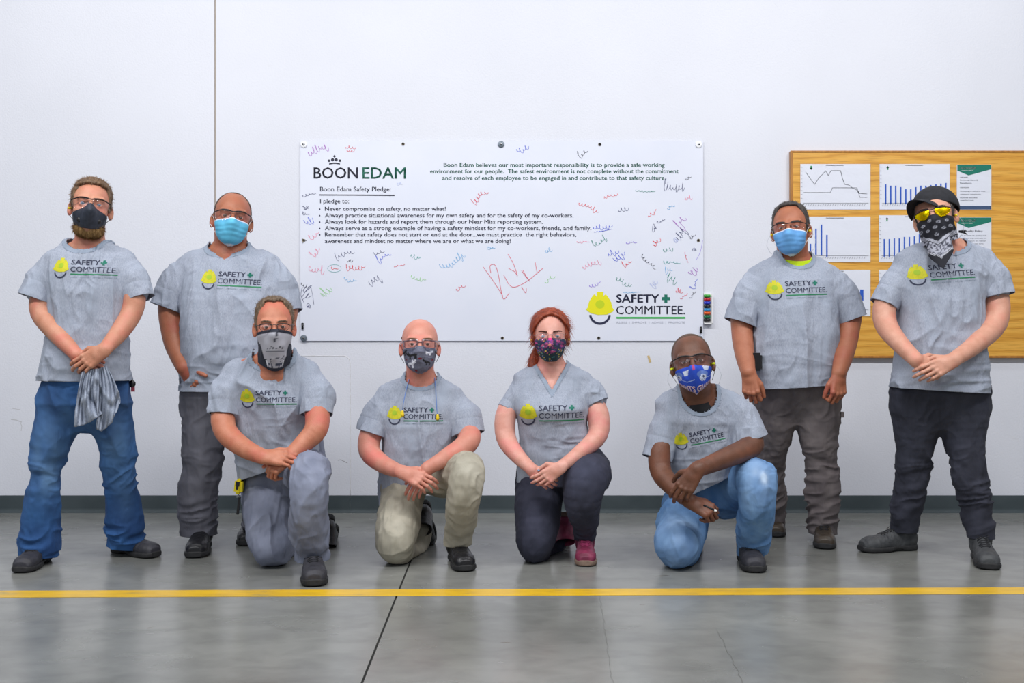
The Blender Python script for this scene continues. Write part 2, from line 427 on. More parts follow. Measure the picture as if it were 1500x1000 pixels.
def head_sdf(x, y, z, ears=True, detail=True, jaw=1.0, female=False, lower=True):
    d = sub_ell(x, y, z, (0, 0.014, 0.036), (0.0755, 0.097, 0.084))
    d = smin(d, sub_ell(x, y, z, (0, -0.022, 0.0), (0.0655, 0.070, 0.088)), 0.02)
    if lower:
        d = smin(d, sub_ell(x, y, z, (0, -0.026, -0.058), (0.055*jaw, 0.060, 0.052)), 0.02)
        d = smin(d, sub_ell(x, y, z, (0, -0.063, -0.092), (0.025*jaw, 0.022, 0.021)), 0.02)
    ax = np.abs(x)
    d = smin(d, sub_ell(ax, y, z, (0.042, -0.056, -0.028), (0.021, 0.020, 0.018)), 0.018)
    if detail:
        if not female: d = smin(d, sub_cone(ax, y, z, (0.012, -0.088, 0.020), (0.046, -0.076, 0.022), 0.008, 0.007), 0.014)
        d = -smin(-d, sub_ell(ax, y, z, (0.0315, -0.103, -0.001), (0.019, 0.016, 0.0145)), 0.012)
        d = smin(d, sub_ell(ax, y, z, (0.0315, -0.0745, -0.001), (0.0155, 0.0145, 0.0125)), 0.006)     # lids over the eyeball
        d = -smin(-d, sub_ell(ax, y, z, (0.0315, -0.091, -0.0015), (0.0138, 0.0115, 0.0043)), 0.002)   # the slit
    d = smin(d, sub_cone(x, y, z, (0, -0.089, 0.012), (0, -0.111, -0.034), 0.0075, 0.0115), 0.010)
    d = smin(d, sub_ell(ax, y, z, (0.011, -0.099, -0.040), (0.009, 0.010, 0.008)), 0.008)
    d = smin(d, sub_ell(x, y, z, (0, -0.086, -0.068), (0.026, 0.010, 0.010)), 0.010)
    if ears:
        c, s_ = math.cos(0.62), math.sin(0.62)
        u = ax-0.0785; v = y-0.012
        e = sub_ell(u*c-v*s_, u*s_+v*c, z+0.008+(y-0.014)*0.15, (0.0, 0, 0), (0.0065, 0.0185, 0.031))
        e = -smin(-e, sub_ell(u*c-v*s_, u*s_+v*c, z+0.006, (0.008, -0.003, 0.0), (0.007, 0.010, 0.020)), 0.003)
        d = smin(d, e, 0.006)
    return d
class Head:
    def __init__(s, c, yaw=0, pitch=0, roll=0, s_=1.0, **kw):
        s.c = np.array(c, float); s.R = rotm(yaw, pitch, roll); s.s = s_; s.kw = kw
    def w(s, p):                       # head-local -> world
        return s.c+s.s*(np.atleast_2d(p)@s.R.T) if np.ndim(p) > 1 else s.c+s.s*(s.R@np.array(p, float))
    def loc(s, X, Y, Z):
        x, y, z = (X-s.c[0])/s.s, (Y-s.c[1])/s.s, (Z-s.c[2])/s.s; R = s.R
        return R[0, 0]*x+R[1, 0]*y+R[2, 0]*z, R[0, 1]*x+R[1, 1]*y+R[2, 1]*z, R[0, 2]*x+R[1, 2]*y+R[2, 2]*z
    def field(s, fn, F_, k=0.01, ext=0.15, mode='+', off=(0, 0, 0)):
        c = s.w(off)
        F_.add(lambda X, Y, Z: s.s*fn(*s.loc(X, Y, Z)), c-ext*s.s, c+ext*s.s, k, mode)

def eye_head(px, py, y, yaw, pitch, roll, s_):
    """head whose eye midpoint projects to (px,py); yaw is relative to looking at the camera"""
    y0 = yaw-math.degrees(math.atan2((px-750)/F, 1)); c = W(px, py, y)
    for _ in range(4):
        H = Head(c, y0, pitch, roll, s_); e = H.w((0, -0.09, 0)); t = W(px, py, e[1]); c = c+(t-e)*np.array((1, 0, 1))
    return H
def wrap(fn, th, z, off, y0=0.0, hull=True, rmax=0.17):
    """radial distance from the head axis to the surface fn=off for arrays th,z (grid nt x nz), outermost crossing."""
    rs = np.linspace(0.02, rmax, 110)
    X = np.sin(th)[..., None]*rs; Y = y0-np.cos(th)[..., None]*rs; Z = np.broadcast_to(z[..., None], X.shape)
    d = fn(X, Y, Z)-off
    ins = d < 0
    idx = ins.shape[-1]-1-np.argmax(ins[..., ::-1], axis=-1)
    idx = np.where(ins.any(-1), idx, 0)
    i2 = np.minimum(idx+1, len(rs)-1)
    d0 = np.take_along_axis(d, idx[..., None], -1)[..., 0]; d1 = np.take_along_axis(d, i2[..., None], -1)[..., 0]
    t = np.clip(-d0/np.where(np.abs(d1-d0) < 1e-9, 1e-9, d1-d0), 0, 1)
    r = rs[idx]+(rs[1]-rs[0])*t
    if hull:                            # upper concave envelope along z for every column
        for i in range(r.shape[0]):
            zz = z[i]; order = np.argsort(zz); zs, rr = zz[order], r[i][order]; H = []
            for p in zip(zs, rr):
                while len(H) > 1 and (H[-1][0]-H[-2][0])*(p[1]-H[-2][1])-(H[-1][1]-H[-2][1])*(p[0]-H[-2][0]) >= 0: H.pop()
                H.append(p)
            H = np.array(H); q = np.interp(zs, H[:, 0], H[:, 1]); r[i][order] = q
    return r
def smooth2(r, n=3, ax=(0, 1)):
    for _ in range(n):
        for a in ax:
            p = np.moveaxis(r, a, 0); q = p.copy(); q[1:-1] = 0.25*p[:-2]+0.5*p[1:-1]+0.25*p[2:]; r = np.moveaxis(q, 0, a)
    return r
def grid_faces(n, m, flip=False):
    out = []
    for i in range(n-1):
        for j in range(m-1):
            a = i*m+j; f = (a, a+m, a+m+1, a+1)
            out.append(f[::-1] if flip else f)
    return out
def sheet(name, P, n, m, material, parent, thick=0.0012, flip=False, printc=None):
    """a thin cloth from an n x m grid of points, given thickness along its normals"""
    me = mesh_from(name, P, grid_faces(n, m, flip), material)
    nm = normals_of(me); k = n*m
    V = np.concatenate([P, P-nm*thick]); Fc = grid_faces(n, m, flip); Fb = [tuple(x+k for x in f[::-1]) for f in Fc]
    ring = [i*m for i in range(n)]+[(n-1)*m+j for j in range(1, m)]+[i*m+m-1 for i in range(n-2, -1, -1)]+[j for j in range(m-2, 0, -1)]
    Fr = []
    for a, b in zip(ring, ring[1:]+ring[:1]):
        f = (a, b, b+k, a+k); Fr.append(f if flip else f[::-1])
    bpy.data.meshes.remove(me)
    me = mesh_from(name, V, Fc+Fb+Fr, material)
    if printc is not None: set_print(me, np.concatenate([printc, printc]))
    return new_obj(name, me, parent)

def eyes(H, root, iris='iris', look=(0, 0)):
    for sx in (-1, 1):
        c = H.w((sx*0.0315, -0.0765, -0.0015)); r = 0.0118*H.s
        fwd = H.R@unit((look[0], -1, look[1]))
        mb = MB(); V = []; n, m = 24, 20
        up = H.R@np.array((0, 0, 1.0)); rt = np.cross(fwd, up); up = np.cross(rt, fwd)
        Fc = []; mi = []
        for i in range(m+1):
            a = math.pi*i/m
            for j in range(n):
                b = 2*math.pi*j/n
                bulge = 1.04 if a < 0.5 else 1.0
                V.append(c+r*bulge*(fwd*math.cos(a)+rt*math.sin(a)*math.cos(b)+up*math.sin(a)*math.sin(b)))
        for i in range(m):
            for j in range(n):
                Fc.append((i*n+j, i*n+(j+1) % n, (i+1)*n+(j+1) % n, (i+1)*n+j)); mi.append(2 if i < 1 else 1 if i < 4 else 0)
        me = mesh_from('eye', np.array(V)-root_loc(root), Fc, [M['eyewhite'], M[iris], M['pupil']], True, mi)
        new_obj('eye', me, root)
def root_loc(root): return np.array(root.location)

def brows(H, root, material, thick=1.0, z0=0.019, arch=0.004, fn=None):
    fn = fn or (lambda x, y, z: head_sdf(x, y, z, ears=False))
    for sx in (-1, 1):
        xs = np.linspace(0.013, 0.051, 9); zs = z0+arch*np.sin((xs-0.013)/0.038*2.4)-0.001
        ys = []
        for x, z in zip(xs, zs):
            yy = np.linspace(-0.13, -0.03, 160); d = fn(np.full_like(yy, x), yy, np.full_like(yy, z)); ys.append(yy[np.argmax(d < 0.0)])
        pts = [H.w((sx*x, y-0.0005, z))-root_loc(root) for x, y, z in zip(xs, ys, zs)]
        rr = [thick*H.s*v for v in (0.0022, 0.0034, 0.0036, 0.0034, 0.0031, 0.0028, 0.0023, 0.0017, 0.0008)]
        mb = MB(); mb.tube(pts, rr, 8); rng = random.Random(5)
        for i in range(90):
            k = rng.uniform(0, 7.9); a = int(k); p = pts[a]*(1-k+a)+pts[a+1]*(k-a)
            up = H.R@unit((sx*0.8, -0.25, rng.uniform(-0.2, 0.9))); s0 = H.R@np.array((0, -rng.uniform(0.001, 0.003), rng.uniform(-0.003, 0.003)*thick))
            q = p+s0; w = H.R@np.array((0.0, 0, 0.0006)); e = q+up*0.006*thick
            mb.add([q-w, q+w, e], [(0, 1, 2)])
        mb.build('eyebrow', material, root, smooth=True)

def fuzz(V, Nn, count, length, width, flow, rng, spread=0.5, lift=0.35, gravity=None):
    """short ribbons of hair standing off a hair mesh"""
    idx = rng.integers(0, len(V), count)
    b = V[idx]; n = Nn[idx]; fl = flow(b)
    fl = fl-n*(fl*n).sum(1, keepdims=True); fl = fl/np.maximum(np.linalg.norm(fl, axis=1, keepdims=True), 1e-6)
    d = fl+n*lift+rng.normal(0, spread, (count, 3)); d = d/np.linalg.norm(d, axis=1, keepdims=True)
    L = length*(0.6+0.8*rng.random((count, 1)))
    side = np.cross(d, n); side = side/np.maximum(np.linalg.norm(side, axis=1, keepdims=True), 1e-6)*width/2
    m = b+d*L*0.55; e = m+(d*0.8+fl*0.5)*L*0.45
    if gravity is not None: e = e+np.array(gravity)*L
    P = np.stack([b-side-n*0.001, b+side-n*0.001, m+side*0.8, m-side*0.8, e], 1).reshape(-1, 3)
    i = np.arange(count)*5
    Fq = np.stack([i, i+1, i+2, i+3], 1); Ft = np.stack([i+3, i+2, i+4], 1)
    return P, Fq, Ft
def hair(H, root, name, fn, region, t, material, h=0.0035, disp=(0.0012, 90), strands=1500, slen=0.008, swid=0.0012, flow=None, spread=0.5, lift=0.35, ext=0.16, off=(0, 0, 0.0), gravity=None, seed=1):
    Fd = Field(h)
    def g(x, y, z):
        tt = t(x, y, z) if callable(t) else t
        return -smin(-(fn(x, y, z)-tt), -region(x, y, z), 0.004)
    H.field(g, Fd, ext=ext, off=off)
    V, Fc = Fd.mesh()
    me = mesh_from(name, V-root_loc(root), Fc, material)
    nm = normals_of(me); P = coords_of(me).astype('f8')
    d = disp[0]*ridged(P*np.array([disp[1], disp[1], disp[1]*0.5]), 3)
    P2 = P+nm*d[:, None]
    rng = np.random.default_rng(seed)
    if strands:
        fw = flow or (lambda b: np.tile(H.R@np.array((0.3, 1.0, -0.4)), (len(b), 1)))
        S, Fq, Ft = fuzz(P2, nm, strands, slen, swid, fw, rng, spread, lift, gravity)
        o = len(P2); bpy.data.meshes.remove(me)
        me = mesh_from(name, np.concatenate([P2, S]), [tuple(f) for f in Fc]+[tuple(x) for x in (Fq+o).tolist()]+[tuple(x) for x in (Ft+o).tolist()], material)
    else: set_coords(me, P2)
    return new_obj(name, me, root)

# ------------------------------------------------------------------ glasses
def glasses(H, root, style, name='safety_glasses'):
    """styles: wrap (clear shield with a dark brow bar), frame (full small frames), rimless, amber, clearframe"""
    rl = root_loc(root)
    w = lambda x, y, z: H.w((x, y, z))-rl
    g = empty_child(name, root)
    fw = {'wrap': 0.071, 'half': 0.069, 'frame': 0.058, 'rimless': 0.060, 'amber': 0.068, 'clearframe': 0.066}[style]
    yf = lambda x: -0.1075+(abs(x)/0.075)**2.2*(0.036 if style in ('wrap', 'clearframe', 'half', 'amber') else 0.018)
    if style == 'wrap':
        top = lambda u: 0.016+0.004*math.sin(math.pi*min(1, u*1.1))-0.004*u**3; bot = lambda u: -0.028+0.020*max(0, (0.35-u)/0.35)**1.3+0.014*max(0, (u-0.6)/0.4)**2
        x0 = 0.006
    elif style == 'half':
        top = lambda u: 0.013+0.003*math.sin(math.pi*u)-0.003*u**3; bot = lambda u: -0.021+0.016*max(0, (0.3-u)/0.3)**1.5+0.018*max(0, (u-0.55)/0.45)**2
        x0 = 0.010
    elif style == 'amber':
        top = lambda u: 0.013+0.002*math.sin(math.pi*u)-0.003*u**3; bot = lambda u: -0.024+0.022*max(0, (0.3-u)/0.3)**1.5+0.020*max(0, (u-0.5)/0.5)**1.8
        x0 = 0.010
    elif style == 'clearframe':
        top = lambda u: 0.013-0.001*u; bot = lambda u: -0.022+0.014*max(0, (0.25-u)/0.25)**1.5+0.006*max(0, (u-0.8)/0.2)**2
        x0 = 0.010
    else:
        top = lambda u: 0.010-0.0045*abs(2*u-1)**3; bot = lambda u: -0.019+0.0125*abs(2*u-1)**3
        x0 = 0.011
    edges = {}
    for sx in (-1, 1):
        nu, nv = 18, 8; P = []
        for i in range(nu):
            u = i/(nu-1); x = x0+(fw-x0)*u
            a, b = bot(u), top(u)
            if a > b-0.001: a = b-0.001
            for j in range(nv):
                v = j/(nv-1); z = a+(b-a)*v
                P.append(w(sx*x, yf(x)-0.0015*math.sin(math.pi*v), z))
        P = np.array(P)
        o = sheet('lens', P, nu, nv, M['amber' if style == 'amber' else 'clear'], g, thick=0.0012, flip=sx < 0)
        edges[sx] = P.reshape(nu, nv, 3)
    fm = {'wrap': M['black'], 'half': M['black'], 'amber': M['black'], 'frame': M['black'], 'rimless': M['metal'], 'clearframe': M['clearfr']}[style]
    mb = MB(); hh = H.R@np.array((0, -1.0, 0)); upv = H.R@np.array((0, 0, 1.0))
    if style in ('wrap', 'half', 'amber'):
        pts = []
        for x in np.linspace(-fw, fw, 25):
            u = max(0, (abs(x)-x0)/(fw-x0)); z = top(u)-(0.0018 if abs(x) < x0 else 0)
            pts.append(w(x, yf(x)-0.0012, z))
        k = {'wrap': 0.0027, 'half': 0.0023, 'amber': 0.0018}[style]
        mb.tube(pts, [k]*25, 8)
        for sx in (-1, 1): mb.tube([w(sx*0.008, -0.104, 0.002), w(sx*0.011, -0.1, -0.010)], 0.0016, 6)
    else:
        r = {'frame': 0.0017, 'rimless': 0.0006, 'clearframe': 0.0026}[style]
        for sx in (-1, 1):
            E = edges[sx]; loop = list(E[:, -1])+list(E[-1, ::-1][1:])+list(E[::-1, 0][1:])+list(E[0][1:])
            loop = [p+hh*0.0004 for p in loop]
            mb.tube(loop, r if style != 'frame' else [r*1.5 if i < 18 else r*0.7 for i in range(len(loop))], 6, caps=False)
        mb.tube([w(-x0, yf(x0), 0.004), w(0, -0.109, 0.0065), w(x0, yf(x0), 0.004)], max(r, 0.001), 6)
    mb.build('glasses_frame', fm, g, smooth=True)
    if style == 'clearframe':
        mb = MB()
        for sx in (-1, 1):
            E = edges[sx]; c_ = E.reshape(-1, 3).mean(0); loop = list(E[:, -1])+list(E[-1, ::-1][1:])+list(E[::-1, 0][1:])+list(E[0][1:])
            mb.tube([c_+(p-c_)*0.86-hh*0.001 for p in loop], 0.0013, 6, caps=False)
        mb.tube([w(-0.016, -0.101, 0.003), w(0, -0.104, 0.004), w(0.016, -0.101, 0.003)], 0.0016, 6)
        mb.build('inner_frame', M['winered'], g, smooth=True)
    for sx in (-1, 1):
        mb = MB(); zz = top(1)-0.001
        t = {'wrap': 0.0032, 'half': 0.003, 'amber': 0.0022, 'frame': 0.0016, 'rimless': 0.001, 'clearframe': 0.0045}[style]
        mb.tube([w(sx*fw, yf(fw), zz), w(sx*(fw+0.005), yf(fw)+0.010, zz), w(sx*0.0795, -0.03, 0.008), w(sx*0.083, 0.004, 0.010), w(sx*0.081, 0.028, -0.006)], [t, t, t*0.8, t*0.7, t*0.6], 8, flat=(H.R@np.array((1.0, 0, 0)), 0.5))
        mb.build('temple_arm', fm, g, smooth=True)
    return g
def empty_child(name, root):
    o = bpy.data.objects.new(name, None); COL.objects.link(o); o.parent = root; o.empty_display_size = 0.05
    return o

# ------------------------------------------------------------------ masks
def maskgrid(H, fn, zt, zb, thm, n=61, m=37, off=0.004, hull=True, sm=3, y0=0.0, extra=None):
    u = np.linspace(-1, 1, n); v = np.linspace(0, 1, m)
    U, Vv = np.meshgrid(u, v, indexing='ij')
    th = U*thm; Zt = np.vectorize(zt)(U); Zb = np.vectorize(zb)(U)
    Z = Zt+(Zb-Zt)*Vv
    r = wrap(fn, th, Z, off, y0=y0, hull=hull)
    if extra is not None: r = extra(U, Vv, Z, th, r)
    r = smooth2(r, sm)
    return U, Vv, th, Z, r
def place(H, th, Z, r, root, y0=0.0):
    P = np.stack([np.sin(th)*r, y0-np.cos(th)*r, Z], -1).reshape(-1, 3)
    return H.w(P)-root_loc(root)
def ear_loops(H, root, m, pts_l, mat_):
    for sx in (-1, 1):
        mb = MB()
        for a in pts_l:
            P = [H.w((sx*p[0], p[1], p[2]))-root_loc(root) for p in a]
            Q = [P[0]]
            for i in range(len(P)-1):
                Q += [P[i]+(P[i+1]-P[i])*t for t in (0.5, 1)]
            mb.tube(P, 0.0013, 6)
        mb.build('ear_loop', mat_, m, smooth=True)
def surgical(H, root, fn, colA, name='face_mask'):
    zt = lambda u: -0.012-0.016*abs(u)**1.5
    zb = lambda u: -0.117+0.039*abs(u)**3
    def extra(U, V, Z, th, r):
        # puff + pleats
        r = r+0.006*np.sin(np.pi*V)*(1-np.abs(U)**2)
        r = r+0.0017*np.sin(V*5.2*2*np.pi)*np.exp(-((V-0.5)/0.3)**2)*(0.5+0.5*vnoise(np.stack([U.ravel()*4, V.ravel()*3, 0*U.ravel()+sum(H.c)], 1)).reshape(U.shape))
        return r
    U, V, th, Z, r = maskgrid(H, fn, zt, zb, 1.12, extra=None, off=0.003)
    r = extra(U, V, Z, th, r)
    P = place(H, th, Z, r, root)
    n, m = U.shape
    c = np.tile(np.array(colA, float), (n*m, 1))
    b = ((V < 0.05) | (V > 0.955) | (np.abs(U) > 0.96)).ravel()
    c[b] = np.array((222, 236, 246)); 
    g = sheet(name, P, n, m, M['cloth_print'], root, 0.0015, printc=c)
    i = 0; x1 = math.sin(1.12)*r[-1, 1]; y1 = -math.cos(1.12)*r[-1, 1]; x2 = math.sin(1.12)*r[-1, -2]; y2 = -math.cos(1.12)*r[-1, -2]
    ear_loops(H, root, g, [[(x1, y1, Z[-1, 1]), (0.074, -0.02, -0.004), (0.082, 0.002, 0.012), (0.086, 0.02, 0.012)],
                           [(x2, y2, Z[-1, -2]), (0.072, -0.022, -0.05), (0.083, 0.004, -0.03), (0.087, 0.02, -0.02)]], M['white'])
    return g
# ------------------------------------------------------------------ hands
def hand(Fd, wrist, f, n, thumb, curl=((20, 30, 20),)*4, s=1.0, spread=3.0, th=((0.75, 0.65, -0.25), (0.95, 0.2, -0.2), (1, 0.05, -0.1)), wr=(0.026, 0.019), fat=1.0):
    """wrist point, f towards the fingers, n out of the back of the hand, thumb = +1/-1 side along cross(f,n)"""
    f = unit(f); n = np.array(n, float); n = unit(n-f*np.dot(n, f)); t = np.cross(f, n)*thumb
    wrist = np.array(wrist, float)
    lat = (0.030, 0.0105, -0.0095, -0.028); dist = (0.090, 0.095, 0.090, 0.081)
    ln = ((0.043, 0.025, 0.020), (0.047, 0.029, 0.021), (0.043, 0.027, 0.020), (0.034, 0.020, 0.018))
    rad = (0.0090, 0.0092, 0.0088, 0.0079)
    tips = []
    for i in range(4):
        kn = wrist+(f*dist[i]+t*lat[i])*s
        Fd.cone(wrist+t*lat[i]*0.55*s+f*0.004, kn-n*0.004*s, 0.0165*s*fat, 0.0125*s*fat, 0.010 if i else 0.008)
    for i in range(4):
        kn = wrist+(f*dist[i]+t*lat[i])*s
        a = 0; p = kn; r = rad[i]*s*fat; Fd.ell(kn, (r*1.25, r*1.25, r*1.2), k=0.004)
        sp = math.radians(spread)*(1.5-i)
        ff = unit(f*math.cos(sp)+t*math.sin(sp))
        for j in range(3):
            a += math.radians(curl[i][j]); d = ff*math.cos(a)-n*math.sin(a)
            q = p+d*ln[i][j]*s
            Fd.cone(p, q, r*(1-0.07*j), r*(0.95-0.08*j), 0.0012 if j == 0 else 0.0005)
            if j < 2: Fd.ell(q, (r*(1.0-0.07*j),)*3, k=0.002)
            p = q
        tips.append(p)
    b = wrist+(f*0.022+t*0.022-n*0.004)*s
    q = b; rr = (0.0155, 0.0118, 0.0100, 0.0082)
    for j, (L, v) in enumerate(zip((0.042, 0.033, 0.026), th)):
        d = unit(f*v[0]+t*v[1]+n*v[2]); e = q+d*L*s
        Fd.cone(q, e, rr[j]*s*fat, rr[j+1]*s*fat, 0.006 if j == 0 else 0.002); q = e
    tips.append(q)
    Fd.cone(wrist-f*0.012, wrist+f*0.03*s, wr[0]*s*fat, wr[0]*s*1.05*fat, 0.010, flat=(n, wr[1]/wr[0]))
    return tips

# ------------------------------------------------------------------ people
def R3(rows):                                # (py, xl, xr, y, halfdepth) -> loft rows (z, cx, cy, a, b)
    out = []
    for py, xl, xr, y, hd in rows:
        p = W((xl+xr)/2, py, y); out.append((p[2], p[0], y, (xr-xl)/2*y/F, hd))
    return out
def CH3(pts):                                # (px, py, y, rpx) -> [(vec, r)]
    return [(W(a, b, y), r*y/F) for a, b, y, r in pts]
BODYH = 0.0032
def person(label, base, cfg):
    for c in cfg['sleeves']:
        p = c['pts']; p[0] = (p[0][0], p[0][1]+4.5, p[0][2], p[0][3]*0.88); p[1] = (p[1][0], p[1][1]+2, p[1][2], p[1][3]*0.96)
    for a in cfg['arms']: a[0] = (a[0][0], a[0][1]+9, a[0][2], a[0][3]*0.72)
    root = empty('person', base); rl = root_loc(root)
    tag(root, label, 'person', 'safety committee members in grey t-shirts')
    H = eye_head(*cfg['head']); hk = cfg.get('hk', {})
    # --- body: one continuous skin
    B = Field(BODYH)
    rows = R3(cfg['torso'])
    hemz = max(r_[0] for r_ in rows)-0.40 if len(rows) else 0
    B.loft([r_ for r_ in rows if r_[0] > cfg.get('bodyz', hemz)-0.0], k=0.02, shrink=0.018)
    nb = cfg['neckbase']                       # (px,py,y, r px)
    p0 = H.w((0, 0.026, -0.045)); p1, r1 = CH3([nb])[0]
    B.chain([(p0, 0.060*H.s*cfg.get('nk', 1)), ((p0+p1)/2+np.array((0, 0.004, 0)), 0.056*H.s*cfg.get('nk', 1)), (p1, r1)], k=0.02)
    H.field(lambda x, y, z: head_sdf(x, y, z, **hk), B, k=0.012)
    for arm in cfg['arms']: B.chain(CH3(arm), k=0.012, sub=4)
    cfg['tips'] = [hand(B, **hd) for hd in cfg['hands']]
    for leg in cfg.get('innerlegs', []): B.chain([(p, r*0.62) for p, r in CH3(leg)], k=0.02)
    V, Fc = B.mesh()
    me = mesh_from('body', V-rl, Fc, M[cfg['skin']])
    body = new_obj('body', me, root)
    # --- t-shirt
    S = Field(0.005)
    S.loft(rows, k=0.02)
    for c in cfg['sleeves']:
        q = CH3(c['pts']); S.chain([q[0], q[1], ((q[1][0]*0.65+q[2][0]*0.35), q[1][1]*0.93)], k=0.028)
    V, Fc = S.mesh()
    me = mesh_from('t_shirt', V, Fc, M['shirt'])
    P = coords_of(me).astype('f8'); Nn = normals_of(me)
    folds = list(cfg.get('sfolds', []))
    for c in cfg['sleeves']:
        a = CH3(c['pts'])[0][0]; b = CH3(c['pts'])[-1][0]
        arm = a*0.45+b*0.55; mid = (W((cfg['torso'][4][1]+cfg['torso'][4][2])/2, cfg['torso'][5][0], cfg['torso'][4][3]))
        pit = c['pit'] if 'pit' in c else None
        if pit: folds.append(('r', 0.0065, 2.6, W(*pit)-np.array((0, 0.10, 0)), 0.17))
        folds.append(('n', 0.0045, (14, 14, 7), arm, 0.14, True))
    sl = random.Random(int(abs(base[0])*1000)).uniform(-0.3, 0.3)
    folds += [('w', 0.014, (7.5, 7.5, 2.6), None, 0, True), ('w', 0.0065, (17, 14, 7), None, 0, True), ('n', 0.0015, (40, 40, 30), None, 0, False)]
    hz = rows[-1][0] if rows[-1][0] < rows[0][0] else rows[0][0]
    hc = np.array([rows[-1][1], rows[-1][2]-0.06, hz+0.07])
    folds.append(('w', 0.016, (4, 4, 20), hc, 0.19, True))
    P = P+Nn*apply_folds(P, folds)[:, None]
    set_coords(me, P)
    cuts = []
    gN = neck_fn(*cfg['collar'])
    hm = cfg['hem']; hp = W(*hm[:3]); cuts.append((hp, hm[3] if len(hm) > 3 else (0, 0, -1), hp+np.array((0, 0, -0.12)), 0.42))
    cb = me.copy(); cb = carve(cb, gN); cb = carve(cb, lambda P: 0.017-gN(P))
    nn_ = normals_of(cb); set_coords(cb, coords_of(cb)+nn_*0.0013); cut_mesh(cb, [], lip=0.002); cb.name = 'collar'
    me = carve(me, gN)
    cut_mesh(me, cuts)
    AV = [coords_of(me).astype('f8')]; AF = [tuple(p.vertices) for p in me.polygons]
    for c in cfg['sleeves']:
        q = CH3(c['pts']); cp = W(*c['cut']); ax = unit(c['dir']) if 'dir' in c else unit(q[-1][0]-q[-2][0])
        q.append((q[-1][0]+ax*0.03, q[-1][1]))
        SF = Field(0.005); SF.chain(q, k=0.0); V, Fc = SF.mesh()
        ms = mesh_from('t', V, Fc, M['shirt']); P = coords_of(ms).astype('f8'); P = P+normals_of(ms)*(apply_folds(P, folds)-0.0008)[:, None]; set_coords(ms, P)
        cut_mesh(ms, [(cp, ax, cp, 9)], lip=0.005)
        o_ = sum(len(a) for a in AV); AV.append(coords_of(ms).astype('f8')); AF += [tuple(i+o_ for i in p.vertices) for p in ms.polygons]
        bpy.data.meshes.remove(ms)
    bpy.data.meshes.remove(me); me = mesh_from('t_shirt', np.concatenate(AV), AF, M['shirt'])
    Q = coords_of(me).astype('f8')
    tree = BVHTree.FromPolygons([tuple(v) for v in Q], [tuple(p.vertices) for p in me.polygons])
    set_coords(me, Q-rl)
    shirt = new_obj('t_shirt', me, root)
    if cb is not None:
        cb.materials.clear(); cb.materials.append(M['shirt_rib'])
        set_coords(cb, coords_of(cb)-rl); new_obj('collar', cb, shirt)
    shirt_print(shirt, tree, cfg['logo'], rl)
    # --- trousers
    T = Field(0.0055); pr = R3(cfg['waist'])
    T.loft(pr, k=0.05)
    for lg in cfg['legs']: T.chain(CH3(lg), k=0.035, sub=4)
    for e in cfg.get('pext', []): T.ell(W(*e[:3]), e[3], k=0.04)
    V, Fc = T.mesh()
    me = mesh_from('trousers', V, Fc, M[cfg['pmat']])
    P = coords_of(me).astype('f8'); Nn = normals_of(me)
    wear = np.zeros(len(P))
    for c, r, a in cfg.get('wear', []):
        q = P-W(*c); q[:, 2] *= 0.6; wear += a*np.exp(-((q**2).sum(1))/r**2)
    set_attr(me, 'wear', np.clip(wear*(0.7+0.5*vnoise(P*np.array((20, 20, 9)), 4)), 0, 1))
    P = P+Nn*apply_folds(P, cfg['pfolds']+[('w', 0.009, (8, 8, 4.5), None, 0, True), ('w', 0.0045, (17, 17, 12), None, 0, True), ('n', 0.0015, (45, 45, 40), None, 0, False)])[:, None]
    P[:, 2] = np.maximum(P[:, 2], 0.004)
    set_coords(me, P)
    cut_mesh(me, [(W(*c[0]), c[1], W(*c[0])+unit(c[1])*0.05, 0.15) for c in cfg['cuffs']])
    set_coords(me, coords_of(me)-rl)
    new_obj('trousers', me, root)
    return root, H, tree

def neck_fn(cx, front, side, hw, yc, kind='crew'):
    c = W(cx, side, yc); zf = W(cx, front, yc-0.08)[2]; hw = hw*yc/F; rz = max(0.01, c[2]-zf)
    if kind == 'vee':
        def g(P):
            x = np.abs(P[:, 0]-c[0]); w = hw*np.clip((P[:, 2]-zf)/rz, -1, 1)**1.0
            q = (x-w)*0.86; return np.where(P[:, 1] > yc, np.maximum((x-hw), (c[2]-0.008)-P[:, 2]), q)
        return g
    def g(P):
        u = (P[:, 0]-c[0])/hw; z = P[:, 2]-c[2]; r = np.where(P[:, 1] > yc, rz*0.35, rz); v = np.minimum(z, 0)/r
        k0 = np.sqrt(u*u+v*v); k1 = np.sqrt((u/hw)**2+(v/r)**2); return k0*(k0-1)/np.maximum(k1, 1e-6)
    return g

# ------------------------------------------------------------------ lettering and prints
_tc = {}
def text_geo(s, bold=0.0, spacing=1.0, shear=0.0, res=2, align='LEFT', line=1.0):
    key = (s, bold, spacing, shear, res, align, line)
    if key not in _tc:
        b_ = max(bold, 0); c = bpy.data.curves.new('t', 'FONT'); c.body = s; c.size = 1; c.offset = min(bold, 0); c.space_character = spacing
        c.shear = shear; c.resolution_u = res; c.align_x = align; c.space_line = line; c.fill_mode = 'FRONT'
        o = bpy.data.objects.new('t', c); COL.objects.link(o)
        dg = bpy.context.evaluated_depsgraph_get(); me = bpy.data.meshes.new_from_object(o.evaluated_get(dg))
        V = coords_of(me).astype('f8')[:, :2]; Fc = [tuple(p.vertices) for p in me.polygons]
        bpy.data.objects.remove(o); bpy.data.curves.remove(c); bpy.data.meshes.remove(me)
        if b_ > 0:
            n_ = len(V); offs = [(-b_, 0), (b_, 0), (0, b_*0.7), (0, -b_*0.7)]
            V = np.concatenate([V+np.array(q) for q in offs]); Fc = [tuple(i+k*n_ for i in f) for k in range(4) for f in Fc]
        _tc[key] = (V, Fc)
    return _tc[key]
